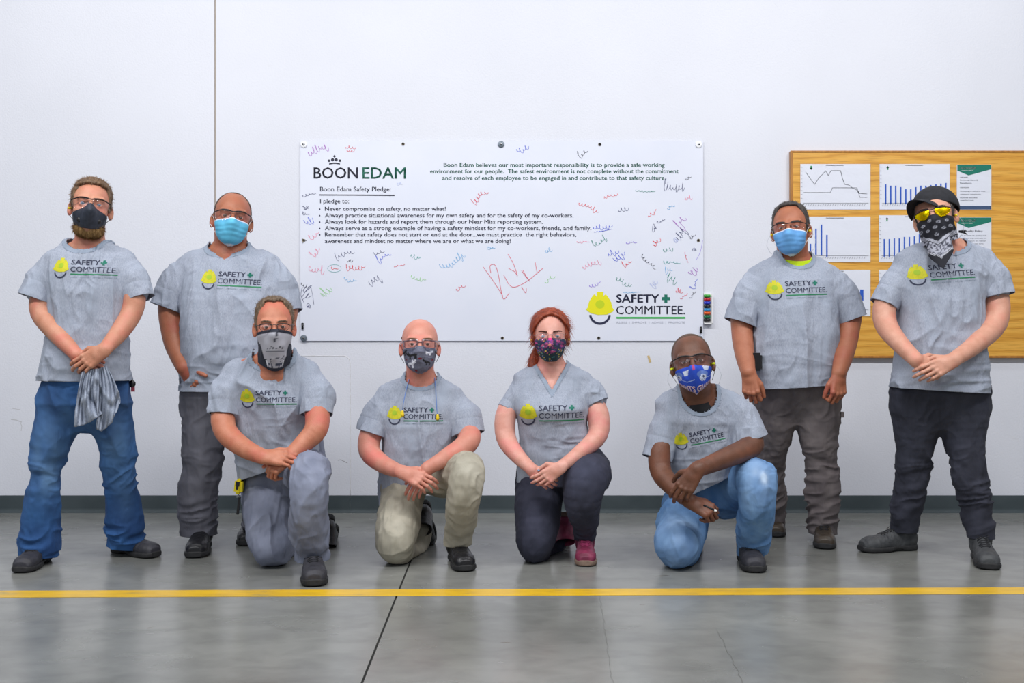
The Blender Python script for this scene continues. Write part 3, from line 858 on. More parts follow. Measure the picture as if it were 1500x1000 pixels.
def fit(V, x0, y0, w, h):
    a = V.min(0); b = V.max(0); return (V-a)/(b-a)*np.array((w, h))+np.array((x0, y0))
def poly2(pts): return np.array(pts, float), [tuple(range(len(pts)))]
def logo_pieces():
    """flat art, 1 unit wide, y up, origin bottom-left of the hat; list of (name, material, V, F)"""
    out = []; sc_ = 0.81; fy = lambda y: (y-0.095)*0.83+0.098
    P = [(0, 0.165), (0.010, 0.15), (0.06, 0.115), (0.15, 0.095), (0.26, 0.100), (0.33, 0.135), (0.345, 0.16), (0.325, 0.185), (0.31, 0.25), (0.28, 0.30), (0.245, 0.345), (0.225, 0.335), (0.215, 0.315), (0.213, 0.34), (0.213, 0.375), (0.132, 0.375), (0.132, 0.34), (0.13, 0.315), (0.115, 0.335), (0.098, 0.345), (0.062, 0.30), (0.035, 0.25), (0.02, 0.185)]
    out.append(('hard_hat_emblem', 'hatyellow', *poly2([(x*sc_, fy(y)) for x, y in P])))
    dot = [(0.172*sc_+0.045*math.cos(a), fy(0.225)+0.042*math.sin(a)) for a in np.linspace(0, 2*math.pi, 20, endpoint=False)]
    out.append(('hat_dot', 'hatdot', *poly2(dot)))
    n = 20; A = np.linspace(math.pi*1.02, math.pi*1.98, n)
    V = [(0.172*sc_+0.108*math.cos(a), 0.103+0.103*math.sin(a)) for a in A]+[(0.172*sc_+0.086*math.cos(a), 0.103+0.080*math.sin(a)) for a in A]
    out.append(('chin_strap_emblem', 'navy', np.array(V), [(i, i+1, n+i+1, n+i) for i in range(n-1)]))
    v, f = text_geo('SAFETY', 0.022); out.append(('lettering', 'navy', fit(v, 0.302, 0.222, 0.432, 0.083), f))
    cx, cy, a, b = 0.800, 0.262, 0.041, 0.015
    out.append(('cross_emblem', 'teal', *poly2([(cx-b, cy-a), (cx+b, cy-a), (cx+b, cy-b), (cx+a, cy-b), (cx+a, cy+b), (cx+b, cy+b), (cx+b, cy+a), (cx-b, cy+a), (cx-b, cy+b), (cx-a, cy+b), (cx-a, cy-b), (cx-b, cy-b)])))
    v, f = text_geo('COMMITTEE.', 0.004); out.append(('lettering', 'navy', fit(v, 0.302, 0.105, 0.690, 0.085), f))
    out.append(('underline', 'green', *poly2([(0.305, 0.061), (0.996, 0.061), (0.996, 0.079), (0.305, 0.079)])))
    v, f = text_geo('ASSESS  |  IMPROVE  |  ADVISE  |  PROMOTE', -0.002); out.append(('lettering', 'tag', fit(v, 0.302, 0.005, 0.69, 0.028), f))
    return out
def subdivided(V, Fc, step):
    bm = bmesh.new(); vs = [bm.verts.new((x, y, 0)) for x, y in V]
    for f in Fc:
        try: bm.faces.new([vs[i] for i in f])
        except ValueError: pass
    bm.normal_update(); bmesh.ops.triangulate(bm, faces=bm.faces[:])
    lo = V.min(0); hi = V.max(0)
    for ax in (0, 1):
        for t in np.arange(math.floor(lo[ax]/step)*step+step, hi[ax], step):
            co = [0, 0, 0]; co[ax] = t; no = [0, 0, 0]; no[ax] = 1
            bmesh.ops.bisect_plane(bm, geom=bm.verts[:]+bm.edges[:]+bm.faces[:], plane_co=co, plane_no=no)
    bm.verts.index_update()
    V2 = np.array([v.co[:2] for v in bm.verts]); F2 = [tuple(v.index for v in f.verts) for f in bm.faces]
    bm.free(); return V2, F2
_lp = None
def shirt_print(shirt, tree, lg, rl):
    """lg: px,py of the art's left-bottom, width px, depth, rot deg, facing dir(optional)"""
    global _lp
    if _lp is None: _lp = [(n, m, *subdivided(v, f, 0.035)) for n, m, v, f in logo_pieces()]
    px, py, wpx, y, rot = lg[:5]; fx = lg[5] if len(lg) > 5 else 0.0; hs = lg[6] if len(lg) > 6 else 1.0
    o = W(px, py, y); s = wpx*y/F; ca, sa = math.cos(math.radians(rot)), math.sin(math.radians(rot))
    d = Vector(unit((fx, 1, 0)))
    for n, m, V, Fc in _lp:
        P = []
        for u, v in V:
            v = v*hs
            x = (u*ca-v*sa)*s; z = (u*sa+v*ca)*s
            q = Vector((o[0]+x-fx*1.0, y-1.0, o[2]+z)); hit = tree.ray_cast(q, d)
            p = hit[0] if hit[0] is not None else tree.find_nearest(Vector((o[0]+x, y-0.06, o[2]+z)))[0]
            P.append(np.array(p)-np.array(d)*(0.0022 if n in ('hat_dot',) else 0.0014)-rl)
        Fn = [f[::-1] for f in Fc]
        me = mesh_from(n, np.array(P), Fn, M[m]); new_obj(n, me, shirt)

# ------------------------------------------------------------------ shoes
_shoes = {}
def shoe_mesh(style):
    if style in _shoes: return _shoes[style]
    boot = style in ('boot', 'pinkboot', 'greyboot')
    Fd = Field(0.003)
    top = 1.12 if boot else 1.0
    rows = [(-0.004, 0, 0.045, 0.020, 0.030), (0.012, 0, 0.048, 0.030, 0.044), (0.05, 0, 0.052, 0.035, 0.052), (0.10, 0, 0.056, 0.040, 0.054*top),
            (0.135, 0.001, 0.050, 0.044, 0.046*top), (0.17, 0.002, 0.044, 0.048, 0.039*top), (0.21, 0.003, 0.040, 0.050, 0.034*top), (0.245, 0.003, 0.038, 0.048, 0.031*top),
            (0.268, 0.003, 0.035, 0.042, 0.028), (0.282, 0.002, 0.030, 0.030, 0.020)]
    Fd.loft(rows, n=2.2, axis=0)
    if boot: Fd.chain([((0.040, 0, 0.07), 0.042), ((0.045, 0, 0.12), 0.045), ((0.045, 0, 0.17), 0.047)], k=0.03)
    else: Fd.chain([((0.042, 0, 0.06), 0.038), ((0.042, 0, 0.095), 0.040)], k=0.02)
    V, Fc = Fd.mesh()
    mU = mesh_from('upper', V, Fc, M[{'boot': 'bootblack', 'pinkboot': 'bootpink', 'greyboot': 'bootgrey', 'trainer': 'shoeblack', 'shoe': 'shoegrey', 'brown': 'bootbrown'}[style]])
    P = coords_of(mU).astype('f8'); Nn = normals_of(mU)
    w = np.exp(-((P[:, 0]-0.16)/0.04)**2)*(P[:, 2] > 0.05)
    P += Nn*(0.0016*ridged(P*np.array((110, 12, 20)), 2)*w+0.0006*vnoise(P*60, 1))[:, None]
    # toe-cap step and heel counter seams
    cap = 1/(1+np.exp((P[:, 0]-0.225+((P[:, 1])/0.05)**2*0.012)/0.0015)); P += Nn*((1-cap)*0.0028)[:, None]
    hc_ = 1/(1+np.exp((P[:, 0]-0.075+(P[:, 2]-0.05)*0.4)/0.0012)); P += Nn*(hc_*0.0018)[:, None]
    set_coords(mU, P)
    cut_mesh(mU, [((0.045, 0, 0.155 if boot else 0.088), (0.12, 0, 1), (0.045, 0, 0.18 if boot else 0.11), 0.09)], lip=0.004)
    S = Field(0.003)
    srow = [(-0.010, 0, 0.016, 0.022, 0.0150), (0.002, 0, 0.016, 0.036, 0.0160), (0.03, 0, 0.016, 0.042, 0.0160), (0.07, 0, 0.017, 0.041, 0.016), (0.084, 0, 0.021, 0.040, 0.011), (0.11, 0, 0.021, 0.041, 0.011), (0.15, 0.002, 0.015, 0.050, 0.0145),
            (0.20, 0.003, 0.015, 0.057, 0.0150), (0.25, 0.003, 0.016, 0.055, 0.0150), (0.274, 0.002, 0.017, 0.046, 0.0145), (0.292, 0.001, 0.019, 0.030, 0.013)]
    S.loft(srow, n=4, axis=0)
    V, Fc = S.mesh()
    V = np.array(V); V[:, 2] = np.maximum(V[:, 2], 0.0005)
    mS = mesh_from('sole', V, Fc, M['solebrown' if style in ('pinkboot',) else 'soleblack'])
    mb = MB()
    tree = BVHTree.FromPolygons([tuple(v) for v in coords_of(mU)], [tuple(p.vertices) for p in mU.polygons])
    def on(x, y):
        h_ = tree.ray_cast(Vector((x, y, 0.3)), Vector((0, 0, -1))); return np.array(h_[0]) + np.array((0, 0, 0.0015)) if h_[0] else np.array((x, y, 0.09))
    if style != 'boot':
        for i in range(5):
            x = 0.105+i*0.017; wy = 0.019
            mb.tube([on(x+(0.012*(k/6.0)), wy*(1-2*k/6.0)) for k in range(7)], 0.0019, 6)
            mb.tube([on(x+(0.012*(k/6.0)), -wy*(1-2*k/6.0)) for k in range(7)], 0.0019, 6)
            for sg in (-1, 1): mb.disc(on(x, sg*0.021)-np.array((0, 0, 0.001)), 0.0035, (0, sg*0.5, 1), 0.002, 8)
        c = on(0.108, 0)
        for sg in (-1, 1):
            mb.tube([c, c+np.array((-0.008, sg*0.014, 0.012)), c+np.array((0.004, sg*0.026, 0.008)), c+np.array((0.008, sg*0.012, 0.001))], 0.0017, 6)
            mb.tube([c, c+np.array((0.012, sg*0.016, 0.0)), c+np.array((0.022, sg*0.028, -0.014))], 0.0016, 6)
    else:
        for x in (0.0,): mb.tube([on(0.10, yy) for yy in np.linspace(-0.034, 0.034, 9)], 0.0022, 6)
    mL = mb.mesh('laces', [M['lacepink' if style == 'pinkboot' else 'blackmatte']], True)
    _shoes[style] = (mU, mS, mL); return _shoes[style]
def shoe_to(root, style, hx, hy, tx, s=1.0):
    """heel under pixel column hx at depth hy, turned so that the toe falls in column tx"""
    x = (hx-750)*hy/F; best = min(((abs((x+0.27*s*math.sin(a))*F/(hy-0.27*s*math.cos(a))+750-tx), a) for a in np.radians(np.arange(-88, 89, 1.0))))[1]
    return shoe(root, style, np.array((x, hy, 0)), math.degrees(best), s=s)
def shoe(root, style, heel, yaw, pitch=0, s=1.0, roll=0, mirror=False):
    """heel: world point under the heel; yaw 0 = pointing at the camera, + to image right; pitch lifts the heel"""
    mU, mS, mL = shoe_mesh(style)
    o = empty_child('boot' if 'boot' in style or style == 'brown' else 'shoe', root)
    o.location = Vector(tuple(np.array(heel)-root_loc(root)))
    o.rotation_euler = (Matrix.Rotation(math.radians(-90+yaw), 3, 'Z') @ Matrix.Rotation(math.radians(roll), 3, 'X') @ Matrix.Rotation(math.radians(pitch), 3, 'Y')).to_euler()
    o.scale = (s, s, s)
    for nm, me in (('upper', mU), ('sole', mS), ('laces', mL)):
        if len(me.vertices): new_obj(nm, me, o)
    return o
# ------------------------------------------------------------------ the setting
M['wall'] = mat('painted_wall', (225, 227, 236), (221, 223, 232), scale=(1.3, 1.3, 1.3), rough=0.55, bump=0.0012, bscale=(90, 90, 90), third=((214, 214, 216), (5, 5, 9), 0.74, 0.92))
M['base'] = mat('baseboard_rubber', (62, 72, 76), (72, 82, 86), scale=(5, 5, 5), rough=0.42, bump=0.001, bscale=(20, 20, 20))
M['seam'] = mat('seam_warm_grey', (176, 166, 156), rough=0.9)  # warm grey of the strip set in the wall joint
def floor_mat():
    m, nt, b = nodes('polished_concrete')
    tc = N(nt, 'ShaderNodeTexCoord')
    def nz(scale, det, dist=0.0, loc=0):
        mp = N(nt, 'ShaderNodeMapping'); mp.inputs['Scale'].default_value = scale; mp.inputs['Location'].default_value = (loc,)*3
        nt.links.new(tc.outputs['Object'], mp.inputs[0])
        n = N(nt, 'ShaderNodeTexNoise'); n.inputs['Scale'].default_value = 1; n.inputs['Detail'].default_value = det; n.inputs['Distortion'].default_value = dist
        nt.links.new(mp.outputs[0], n.inputs['Vector']); return n
    def ramp(n, stops):
        r = N(nt, 'ShaderNodeValToRGB'); e = r.color_ramp.elements
        while len(e) < len(stops): e.new(0.5)
        for k, (p, c) in zip(e, stops): k.position = p; k.color = c4(c)
        nt.links.new(n.outputs[0], r.inputs[0]); return r
    base = ramp(nz((1.0, 1.5, 1), 9, 0.5), [(0.3, (118, 119, 115)), (0.5, (131, 132, 128)), (0.7, (144, 145, 140))])
    fine = ramp(nz((7, 10, 1), 9, 0.4, 3), [(0.3, (226, 226, 226)), (0.6, (255, 255, 255))])
    mul = N(nt, 'ShaderNodeMix', data_type='RGBA', blend_type='MULTIPLY'); mul.inputs[0].default_value = 0.8
    nt.links.new(base.outputs[0], mul.inputs[6]); nt.links.new(fine.outputs[0], mul.inputs[7])
    spot = N(nt, 'ShaderNodeMapRange'); spot.inputs[1].default_value = 0.715; spot.inputs[2].default_value = 0.77
    nt.links.new(nz((5, 12, 1), 3, 0.8, 9).outputs[0], spot.inputs[0])
    mx = N(nt, 'ShaderNodeMix', data_type='RGBA'); nt.links.new(spot.outputs[0], mx.inputs[0]); nt.links.new(mul.outputs[2], mx.inputs[6]); mx.inputs[7].default_value = c4((92, 82, 66))
    nt.links.new(mx.outputs[2], b.inputs['Base Color'])
    rr = N(nt, 'ShaderNodeMapRange'); rr.inputs[3].default_value = 0.16; rr.inputs[4].default_value = 0.34
    nt.links.new(nz((2.5, 5, 1), 6, 0.5, 6).outputs[0], rr.inputs[0]); nt.links.new(rr.outputs[0], b.inputs['Roughness'])
    bp = N(nt, 'ShaderNodeBump'); bp.inputs['Distance'].default_value = 0.0006; nt.links.new(nz((14, 14, 1), 4, 0, 1).outputs[0], bp.inputs['Height'])
    nt.links.new(bp.outputs[0], b.inputs['Normal'])
    b.inputs['Specular IOR Level'].default_value = 0.6
    return m
M['floor'] = floor_mat()
M['joint'] = mat('joint_filler', (42, 42, 40), rough=0.9)
M['crack'] = mat('crack', (88, 88, 84), rough=0.9)
fl = empty('floor', (0, 0, 0)); tag(fl, kind='structure')
XJ = lambda y: -0.4545+(y-3.099)*(-0.0135)
def slab(pts, z0, z1, name, m, parent):
    n = len(pts); V = [(x, y, z0) for x, y in pts]+[(x, y, z1) for x, y in pts]
    Fc = [tuple(range(n))[::-1], tuple(range(n, 2*n))]+[(i, (i+1) % n, n+(i+1) % n, n+i) for i in range(n)]
    return new_obj(name, mesh_from(name, np.array(V, float), Fc, m, False), parent)
slab([(-9, -4), (XJ(-4)-0.004, -4), (XJ(WALL)-0.004, WALL+0.02), (-9, WALL+0.02)], -0.1, 0, 'concrete_slab', M['floor'], fl)
slab([(XJ(-4)+0.004, -4), (9, -4), (9, WALL+0.02), (XJ(WALL)+0.004, WALL+0.02)], -0.1, 0, 'concrete_slab', M['floor'], fl)
slab([(XJ(-4)-0.004, -4), (XJ(-4)+0.004, -4), (XJ(WALL)+0.004, WALL+0.02), (XJ(WALL)-0.004, WALL+0.02)], -0.1, -0.006, 'joint_filler', M['joint'], fl)
# hairline cracks
rng = random.Random(4)
def crack(name, a, b, wob, w):
    n = 40; V = []; 
    for i in range(n):
        t = i/(n-1); x = a[0]+(b[0]-a[0])*t+rng.uniform(-wob, wob); y = a[1]+(b[1]-a[1])*t
        V += [(x-w, y, 0.0006), (x+w, y, 0.0006)]
    return new_obj(name, mesh_from(name, np.array(V), [(2*i, 2*i+1, 2*i+3, 2*i+2) for i in range(n-1)], M['crack'], False), fl)
crack('floor_crack', (0.735, 3.66), (0.686, 2.9), 0.004, 0.0008)
crack('floor_crack', (0.36, 4.22), (0.30, 3.0), 0.004, 0.0005)
# painted yellow line, worn
m, nt, b = nodes('worn_yellow_paint'); b.inputs['Roughness'].default_value = 0.35
tc = N(nt, 'ShaderNodeTexCoord'); mp = N(nt, 'ShaderNodeMapping'); mp.inputs['Scale'].default_value = (3.5, 14, 1); nt.links.new(tc.outputs['Object'], mp.inputs[0])
nz = N(nt, 'ShaderNodeTexNoise'); nz.inputs['Scale'].default_value = 1; nz.inputs['Detail'].default_value = 9; nz.inputs['Roughness'].default_value = 0.7; nt.links.new(mp.outputs[0], nz.inputs['Vector'])
r = N(nt, 'ShaderNodeValToRGB'); e = r.color_ramp.elements; e.new(0.5)
for k, (p, c) in zip(e, [(0.30, (150, 138, 96)), (0.42, (214, 170, 34)), (0.62, (236, 190, 26))]): k.position = p; k.color = c4(c)
nt.links.new(nz.outputs[0], r.inputs[0]); nt.links.new(r.outputs[0], b.inputs['Base Color']); M['yline'] = m
mb = MB()
def yl(x): return 4.216+x*0.0135
n = 160; rg = random.Random(8); V = []; Fc = []
for i in range(n+1):
    x = -9+18*i/n; j1 = rg.uniform(-.0016, .0016); j2 = rg.uniform(-.0016, .0016)
    V += [(x, yl(x)-0.055+j1, 0.0004), (x, yl(x)+0.055+j2, 0.0004), (x, yl(x)-0.055+j1, 0.0012), (x, yl(x)+0.055+j2, 0.0012)]
    if i < n:
        k = 4*i; Fc += [(k+2, k+6, k+7, k+3), (k, k+4, k+6, k+2), (k+1, k+3, k+7, k+5)]
o = new_obj('floor_line', mesh_from('floor_line', np.array(V), Fc, M['yline'], False)); tag(o, 'worn yellow line painted across the concrete floor in front of the group', 'floor marking')

# back wall: two painted panels with an open vertical joint between them
XS = (315-750)*WALL/F
wl = empty('wall_back', (0, WALL, 0)); tag(wl, kind='structure')
def wbox(name, lo, hi, m, parent, bev=0.0, base=(0, WALL, 0)):
    me = bpy.data.meshes.new(name); bm = bmesh.new()
    bmesh.ops.create_cube(bm, size=1)
    for v in bm.verts: v.co = Vector([(lo[i]+hi[i])/2+v.co[i]*(hi[i]-lo[i])-base[i] for i in range(3)])
    if bev: bmesh.ops.bevel(bm, geom=bm.edges[:], offset=bev, segments=3, profile=0.6, affect='EDGES')
    bm.to_mesh(me); bm.free(); me.materials.append(m)
    return new_obj(name, me, parent)
wbox('wall_panel', (-9, WALL, 0), (XS-0.005, WALL+0.2, 6.5), M['wall'], wl, 0.002)
wbox('wall_panel', (XS+0.005, WALL, 0), (9, WALL+0.2, 6.5), M['wall'], wl, 0.002)
wbox('joint_strip', (XS-0.02, WALL+0.008, 0), (XS+0.02, WALL+0.1, 6.5), M['seam'], wl)
# edge of an old patch showing through the paint, and scuffs
M['patch'] = mat('patch_edge', (205, 203, 202), (226, 227, 231), scale=(30, 30, 30), rough=0.6)
mb = MB()
pp = [W(430, 521, WALL), W(470, 521, WALL), W(503, 521, WALL)]+[W(503+10*math.sin(a), 531-10*math.cos(a), WALL) for a in np.linspace(0.2, math.pi/2, 6)]+[W(513, y, WALL) for y in range(545, 727, 12)]
mb.tube([p-np.array((0, WALL, 0))+np.array((0, 0.0005, 0)) for p in pp], 0.0022, 6)
mb.build('patch_outline', M['patch'], wl, smooth=True)
M['scuff'] = mat('scuff_mark', (196, 196, 202), rough=0.8)
def scuff(pts, w=0.002, m='scuff'):
    mb = MB(); P = [W(x, y, WALL)-np.array((0, WALL, 0)) for x, y in pts]
    mb.tube(P, w, 5, flat=((0, 1, 0), 0.2)); return mb.build('scuff_mark', M[m], wl)
scuff([(18, 598), (24, 599), (30, 600)]); scuff([(16, 614), (24, 615), (32, 618)], 0.003); scuff([(29, 616), (32, 624), (31, 631)], 0.002)
M['scuffd'] = mat('scuff_dark', (150, 150, 156), rough=0.8)
scuff([(495, 674), (499, 673), (503, 675), (509, 678)], 0.0018, 'scuffd'); scuff([(1001, 560), (998, 566)], 0.0015)
M['tape'] = mat('tape_bit', (206, 180, 130), rough=0.6)
mb = MB(); a = W(949, 520, WALL); mb.add([W(948, 521, WALL)-(0, .002, 0), W(951, 520, WALL)-(0, .002, 0), W(954, 530, WALL)-(0, .003, 0), W(951, 531, WALL)-(0, .002, 0), W(948, 521, WALL)+(0, .001, 0), W(951, 520, WALL)+(0, .001, 0), W(954, 530, WALL)+(0, .001, 0), W(951, 531, WALL)+(0, .001, 0)], [(0, 1, 2, 3), (4, 7, 6, 5), (0, 4, 5, 1), (1, 5, 6, 2), (2, 6, 7, 3), (3, 7, 4, 0)])
o = mb.build('tape_scrap', M['tape'], origin=tuple(a)); tag(o, 'small torn scrap of beige tape on the white wall below the banner', 'tape')
# baseboard: cove profile in three lengths
bb = empty('baseboard_back', (0, WALL, 0)); tag(bb, kind='structure')
prof = [(0, 0.102), (-0.006, 0.102), (-0.007, 0.098), (-0.007, 0.022), (-0.009, 0.012), (-0.016, 0.005), (-0.026, 0.002), (-0.028, 0.0), (0, 0)]
for x0, x1 in ((-9, -3.2), (-3.198, -0.981), (-0.979, 1.60), (1.602, 9)):
    k = len(prof); V = [(x0, y, z) for y, z in prof]+[(x1, y, z) for y, z in prof]
    Fc = [(i, (i+1) % k, k+(i+1) % k, k+i) for i in range(k)]+[tuple(range(k))[::-1], tuple(range(k, 2*k))]
    new_obj('baseboard_length', mesh_from('baseboard_length', np.array(V), Fc, M['base'], False), bb)

# ------------------------------------------------------------------ oak board and its sheets
def wood_mat():
    m, nt, b = nodes('oak_veneer'); tc = N(nt, 'ShaderNodeTexCoord')
    mp = N(nt, 'ShaderNodeMapping'); mp.inputs['Scale'].default_value = (0.55, 1, 3.2); nt.links.new(tc.outputs['Object'], mp.inputs[0])
    wv = N(nt, 'ShaderNodeTexWave', wave_type='BANDS', bands_direction='Z'); wv.inputs['Scale'].default_value = 1.7; wv.inputs['Distortion'].default_value = 14; wv.inputs['Detail'].default_value = 3; wv.inputs['Detail Scale'].default_value = 0.9
    nt.links.new(mp.outputs[0], wv.inputs[0])
    r = N(nt, 'ShaderNodeValToRGB'); e = r.color_ramp.elements; e.new(0.5)
    for k, (p, c) in zip(e, [(0.0, (212, 152, 58)), (0.35, (226, 168, 70)), (0.9, (230, 174, 78))]): k.position = p; k.color = c4(c)
    nt.links.new(wv.outputs[0], r.inputs[0])
    mp2 = N(nt, 'ShaderNodeMapping'); mp2.inputs['Scale'].default_value = (7, 1, 260); nt.links.new(tc.outputs['Object'], mp2.inputs[0])
    nz = N(nt, 'ShaderNodeTexNoise'); nz.inputs['Scale'].default_value = 1; nz.inputs['Detail'].default_value = 3; nt.links.new(mp2.outputs[0], nz.inputs['Vector'])
    r2 = N(nt, 'ShaderNodeValToRGB'); r2.color_ramp.elements[0].position = 0.36; r2.color_ramp.elements[0].color = (0.66, 0.6, 0.5, 1); r2.color_ramp.elements[1].position = 0.5; r2.color_ramp.elements[1].color = (1, 1, 1, 1)
    nt.links.new(nz.outputs[0], r2.inputs[0])
    mx = N(nt, 'ShaderNodeMix', data_type='RGBA', blend_type='MULTIPLY'); mx.inputs[0].default_value = 0.7
    nt.links.new(r.outputs[0], mx.inputs[6]); nt.links.new(r2.outputs[0], mx.inputs[7]); nt.links.new(mx.outputs[2], b.inputs['Base Color'])
    b.inputs['Roughness'].default_value = 0.4; return m
M['oak'] = wood_mat()
M['oakedge'] = mat('oak_edge', (160, 104, 40), (186, 128, 56), scale=(60, 8, 8), rough=0.45)
A_ = W(1156, 222, WALL); B_ = W(1730, 524, WALL)
bd = empty('notice_board', (A_[0], WALL, B_[2])); tag(bd, 'wide oak veneered notice board with charts on the white wall', 'notice board')
bb0 = (A_[0], WALL, B_[2]); BF = WALL-0.035
wbox('board_panel', (A_[0]+0.012, BF, B_[2]+0.012), (B_[0]-0.012, WALL-0.002, A_[2]-0.012), M['oak'], bd, 0.001, bb0)
for lo, hi in (((A_[0], BF-0.003, B_[2]), (A_[0]+0.013, WALL-.001, A_[2])), ((B_[0]-0.013, BF-0.003, B_[2]), (B_[0], WALL-.001, A_[2])),
               ((A_[0]+0.013, BF-0.003, A_[2]-0.013), (B_[0]-0.013, WALL-.001, A_[2])), ((A_[0]+0.013, BF-0.003, B_[2]), (B_[0]-0.013, WALL-.001, B_[2]+0.013))):
    wbox('edge_strip', lo, hi, M['oakedge'], bd, 0.003, bb0)
M['paper'] = mat('laminated_paper', (236, 239, 250), rough=0.25, coat=1.0, bump=0.006, bscale=(6, 6, 9))
M['paper2'] = mat('printed_paper', (234, 237, 248), rough=0.25, coat=1.0, bump=0.006, bscale=(6, 6, 9))
M['sleeve'] = glass_mat('clear_sleeve', (255, 255, 255), 0.10, 0.04)
M['barblue'] = mat('chart_blue', (38, 92, 196), rough=0.3)
M['chartgrey'] = mat('chart_grey', (168, 172, 186), rough=0.4)
M['chartgreen'] = mat('chart_green', (40, 150, 90), rough=0.4)
M['flyergreen'] = mat('flyer_green', (6, 122, 102), rough=0.25, coat=1.0)
M['flyernavy'] = mat('flyer_navy', (62, 84, 120), rough=0.25, coat=1.0)
YS = BF-0.003
def px2(x, y, yy=YS, k=0): p = W(x, y, BF); return np.array((p[0], yy-k, p[2]))
def rect(mb, x0, y0, x1, y1, k, mi=0):
    mb.add([px2(x0, y1, k=k), px2(x1, y1, k=k), px2(x1, y0, k=k), px2(x0, y0, k=k)], [(0, 1, 2, 3)], mi)
def line(mb, pts, w, k, mi=0):
    for (x0, y0), (x1, y1) in zip(pts, pts[1:]):
        dx, dy = x1-x0, y1-y0; L = math.hypot(dx, dy) or 1; nx, ny = -dy/L*w/2, dx/L*w/2
        mb.add([px2(x0+nx, y0+ny, k=k), px2(x0-nx, y0-ny, k=k), px2(x1-nx, y1-ny, k=k), px2(x1+nx, y1+ny, k=k)], [(0, 1, 2, 3), (3, 2, 1, 0)], mi)
def btext(s, x0, ytop, w, h, material, parent, name='lettering', k=0.0012, bold=0.0, **kw):
    v, f = text_geo(s, bold, **kw); v = fit(v, 0, 0, 1, 1)
    P = np.array([px2(x0+u*w, ytop+h-q*h, k=k) for u, q in v])-np.array(parent_base[parent.name])
    o_ = new_obj(name, mesh_from(name, P, f, material, False), parent); o_['kind'] = 'stuff'; return o_
parent_base = {}
def sheet_on_board(name, label, cat, x0, y0, x1, y1, bulge=0.004, group=None):
    c = px2((x0+x1)/2, y1); t = empty(name, tuple(c)); parent_base[t.name] = c; tag(t, label, cat, group)
    def surf(nm, inset, k, material, n=14, m=10, amp=0.0):
        P = []
        for i in range(n):
            for j in range(m):
                u = i/(n-1); v = j/(m-1); q = px2(x0+inset+(x1-x0-2*inset)*u, y1-inset-(y1-y0-2*inset)*v, k=k)
                q[1] -= amp*(0.5+0.5*math.sin(u*5.1+x0)*math.cos(v*4.0+y0*0.1))*math.sin(math.pi*min(1, max(0, v*1.05)))
                P.append(q-c)
        me = mesh_from(nm, np.array(P), grid_faces(n, m), material); return new_obj(nm, me, t)
    surf('paper', 1.2, 0.0002, M['paper'] if cat != 'flyer' else M['paper2'])
    return t, surf
def finish(t, mb, name, mats):
    c = np.array(parent_base[t.name]); mb.V = [tuple(np.array(v)-c) for v in mb.V]
    return new_obj(name, mb.mesh(name, mats), t)
def chart(label, x0, y0, x1, y1, bars=None, lines=None, title=True, arrow='down'):
    t, surf = sheet_on_board('chart_sheet', label, 'chart', x0, y0, x1, y1, group='laminated charts on the oak board')
    if bars:
        for (bx, by0, by1, w) in bars:
            mb = MB(); rect(mb, bx-w/2, by0, bx+w/2, by1, 0.0012); finish(t, mb, 'chart_bar', M['barblue'])
    if lines:
        for L in lines:
            mb = MB(); line(mb, L, 0.55, 0.0012); finish(t, mb, 'chart_line', M['chartgrey'])
    mb = MB(); rg = random.Random(int(x0+y0))
    for i in range(26):
        x = x0+5+i*(x1-x0-12)/26; line(mb, [(x, y1-6), (x+1.6, y1-9)], 0.45, 0.0012)
    line(mb, [(x0+5, y1-10.5), (x1-4, y1-10.5)], 0.35, 0.0012)
    if title: line(mb, [((x0+x1)/2-14, y0+3.2), ((x0+x1)/2+12, y0+3.2)], 0.7, 0.0012)
    for i in range(9): line(mb, [(x0+2, y0+6+i*(y1-y0-18)/9), (x0+4, y0+6+i*(y1-y0-18)/9)], 0.45, 0.0012)
    finish(t, mb, 'axis_marks', M['chartgrey'])['kind'] = 'stuff'
    if arrow:
        mb = MB(); ax_, ay = x0+17 if arrow == 'down' else x0+13, y0+4; s = 1 if arrow == 'down' else -1
        yy = (lambda q: ay+q) if s > 0 else (lambda q: ay+6-q)
        rect(mb, ax_-1, min(yy(0), yy(3)), ax_+1, max(yy(0), yy(3)), 0.0012)
        mb.add([px2(ax_-2.1, yy(3), k=.0012), px2(ax_+2.1, yy(3), k=.0012), px2(ax_, yy(6), k=.0012)], [(0, 1, 2), (2, 1, 0)])
        finish(t, mb, 'arrow_mark', M['chartgreen'])
    surf('clear_sleeve', 0, 0.0030, M['sleeve'], 20, 14, 0.006)
    return t
chart('laminated line graph sheet, topmost in the left column of the board', 1171, 239, 1276, 308, lines=[[(1180, 252), (1187, 262), (1193, 270), (1199, 261), (1206, 254), (1209, 250), (1213, 257), (1217, 250), (1231, 250), (1234, 262), (1237, 270), (1243, 271), (1246, 273), (1249, 276), (1253, 277), (1257, 280), (1259, 289), (1270, 289)], [(1177, 282), (1216, 282), (1219, 275), (1234, 275), (1255, 275), (1257, 283), (1270, 284)]])
chart('laminated blue bar chart sheet, topmost in the middle column', 1287, 239, 1392, 308, arrow='up', bars=[(1297+i*7.35, h_, 299, 2.2) for i, h_ in enumerate((270, 272, 272, 274, 277, 277, 274, 272, 272, 271, 270, 269, 268))])
chart('laminated chart sheet with a few tall blue bars behind the man with a neon collar', 1171, 316, 1276, 385, arrow=None, bars=[(1187, 357, 370, 2), (1195, 335, 373, 2.2), (1203, 329, 374, 2.2), (1211, 344, 376, 2.2)])
chart('laminated blue bar chart sheet behind the capped man, second in its column', 1286, 314, 1392, 385, arrow='up', bars=[(1295+i*7.35, h_, 376, 2.0) for i, h_ in enumerate((350, 350, 349, 349, 347, 347, 346, 343, 342, 340, 338))])
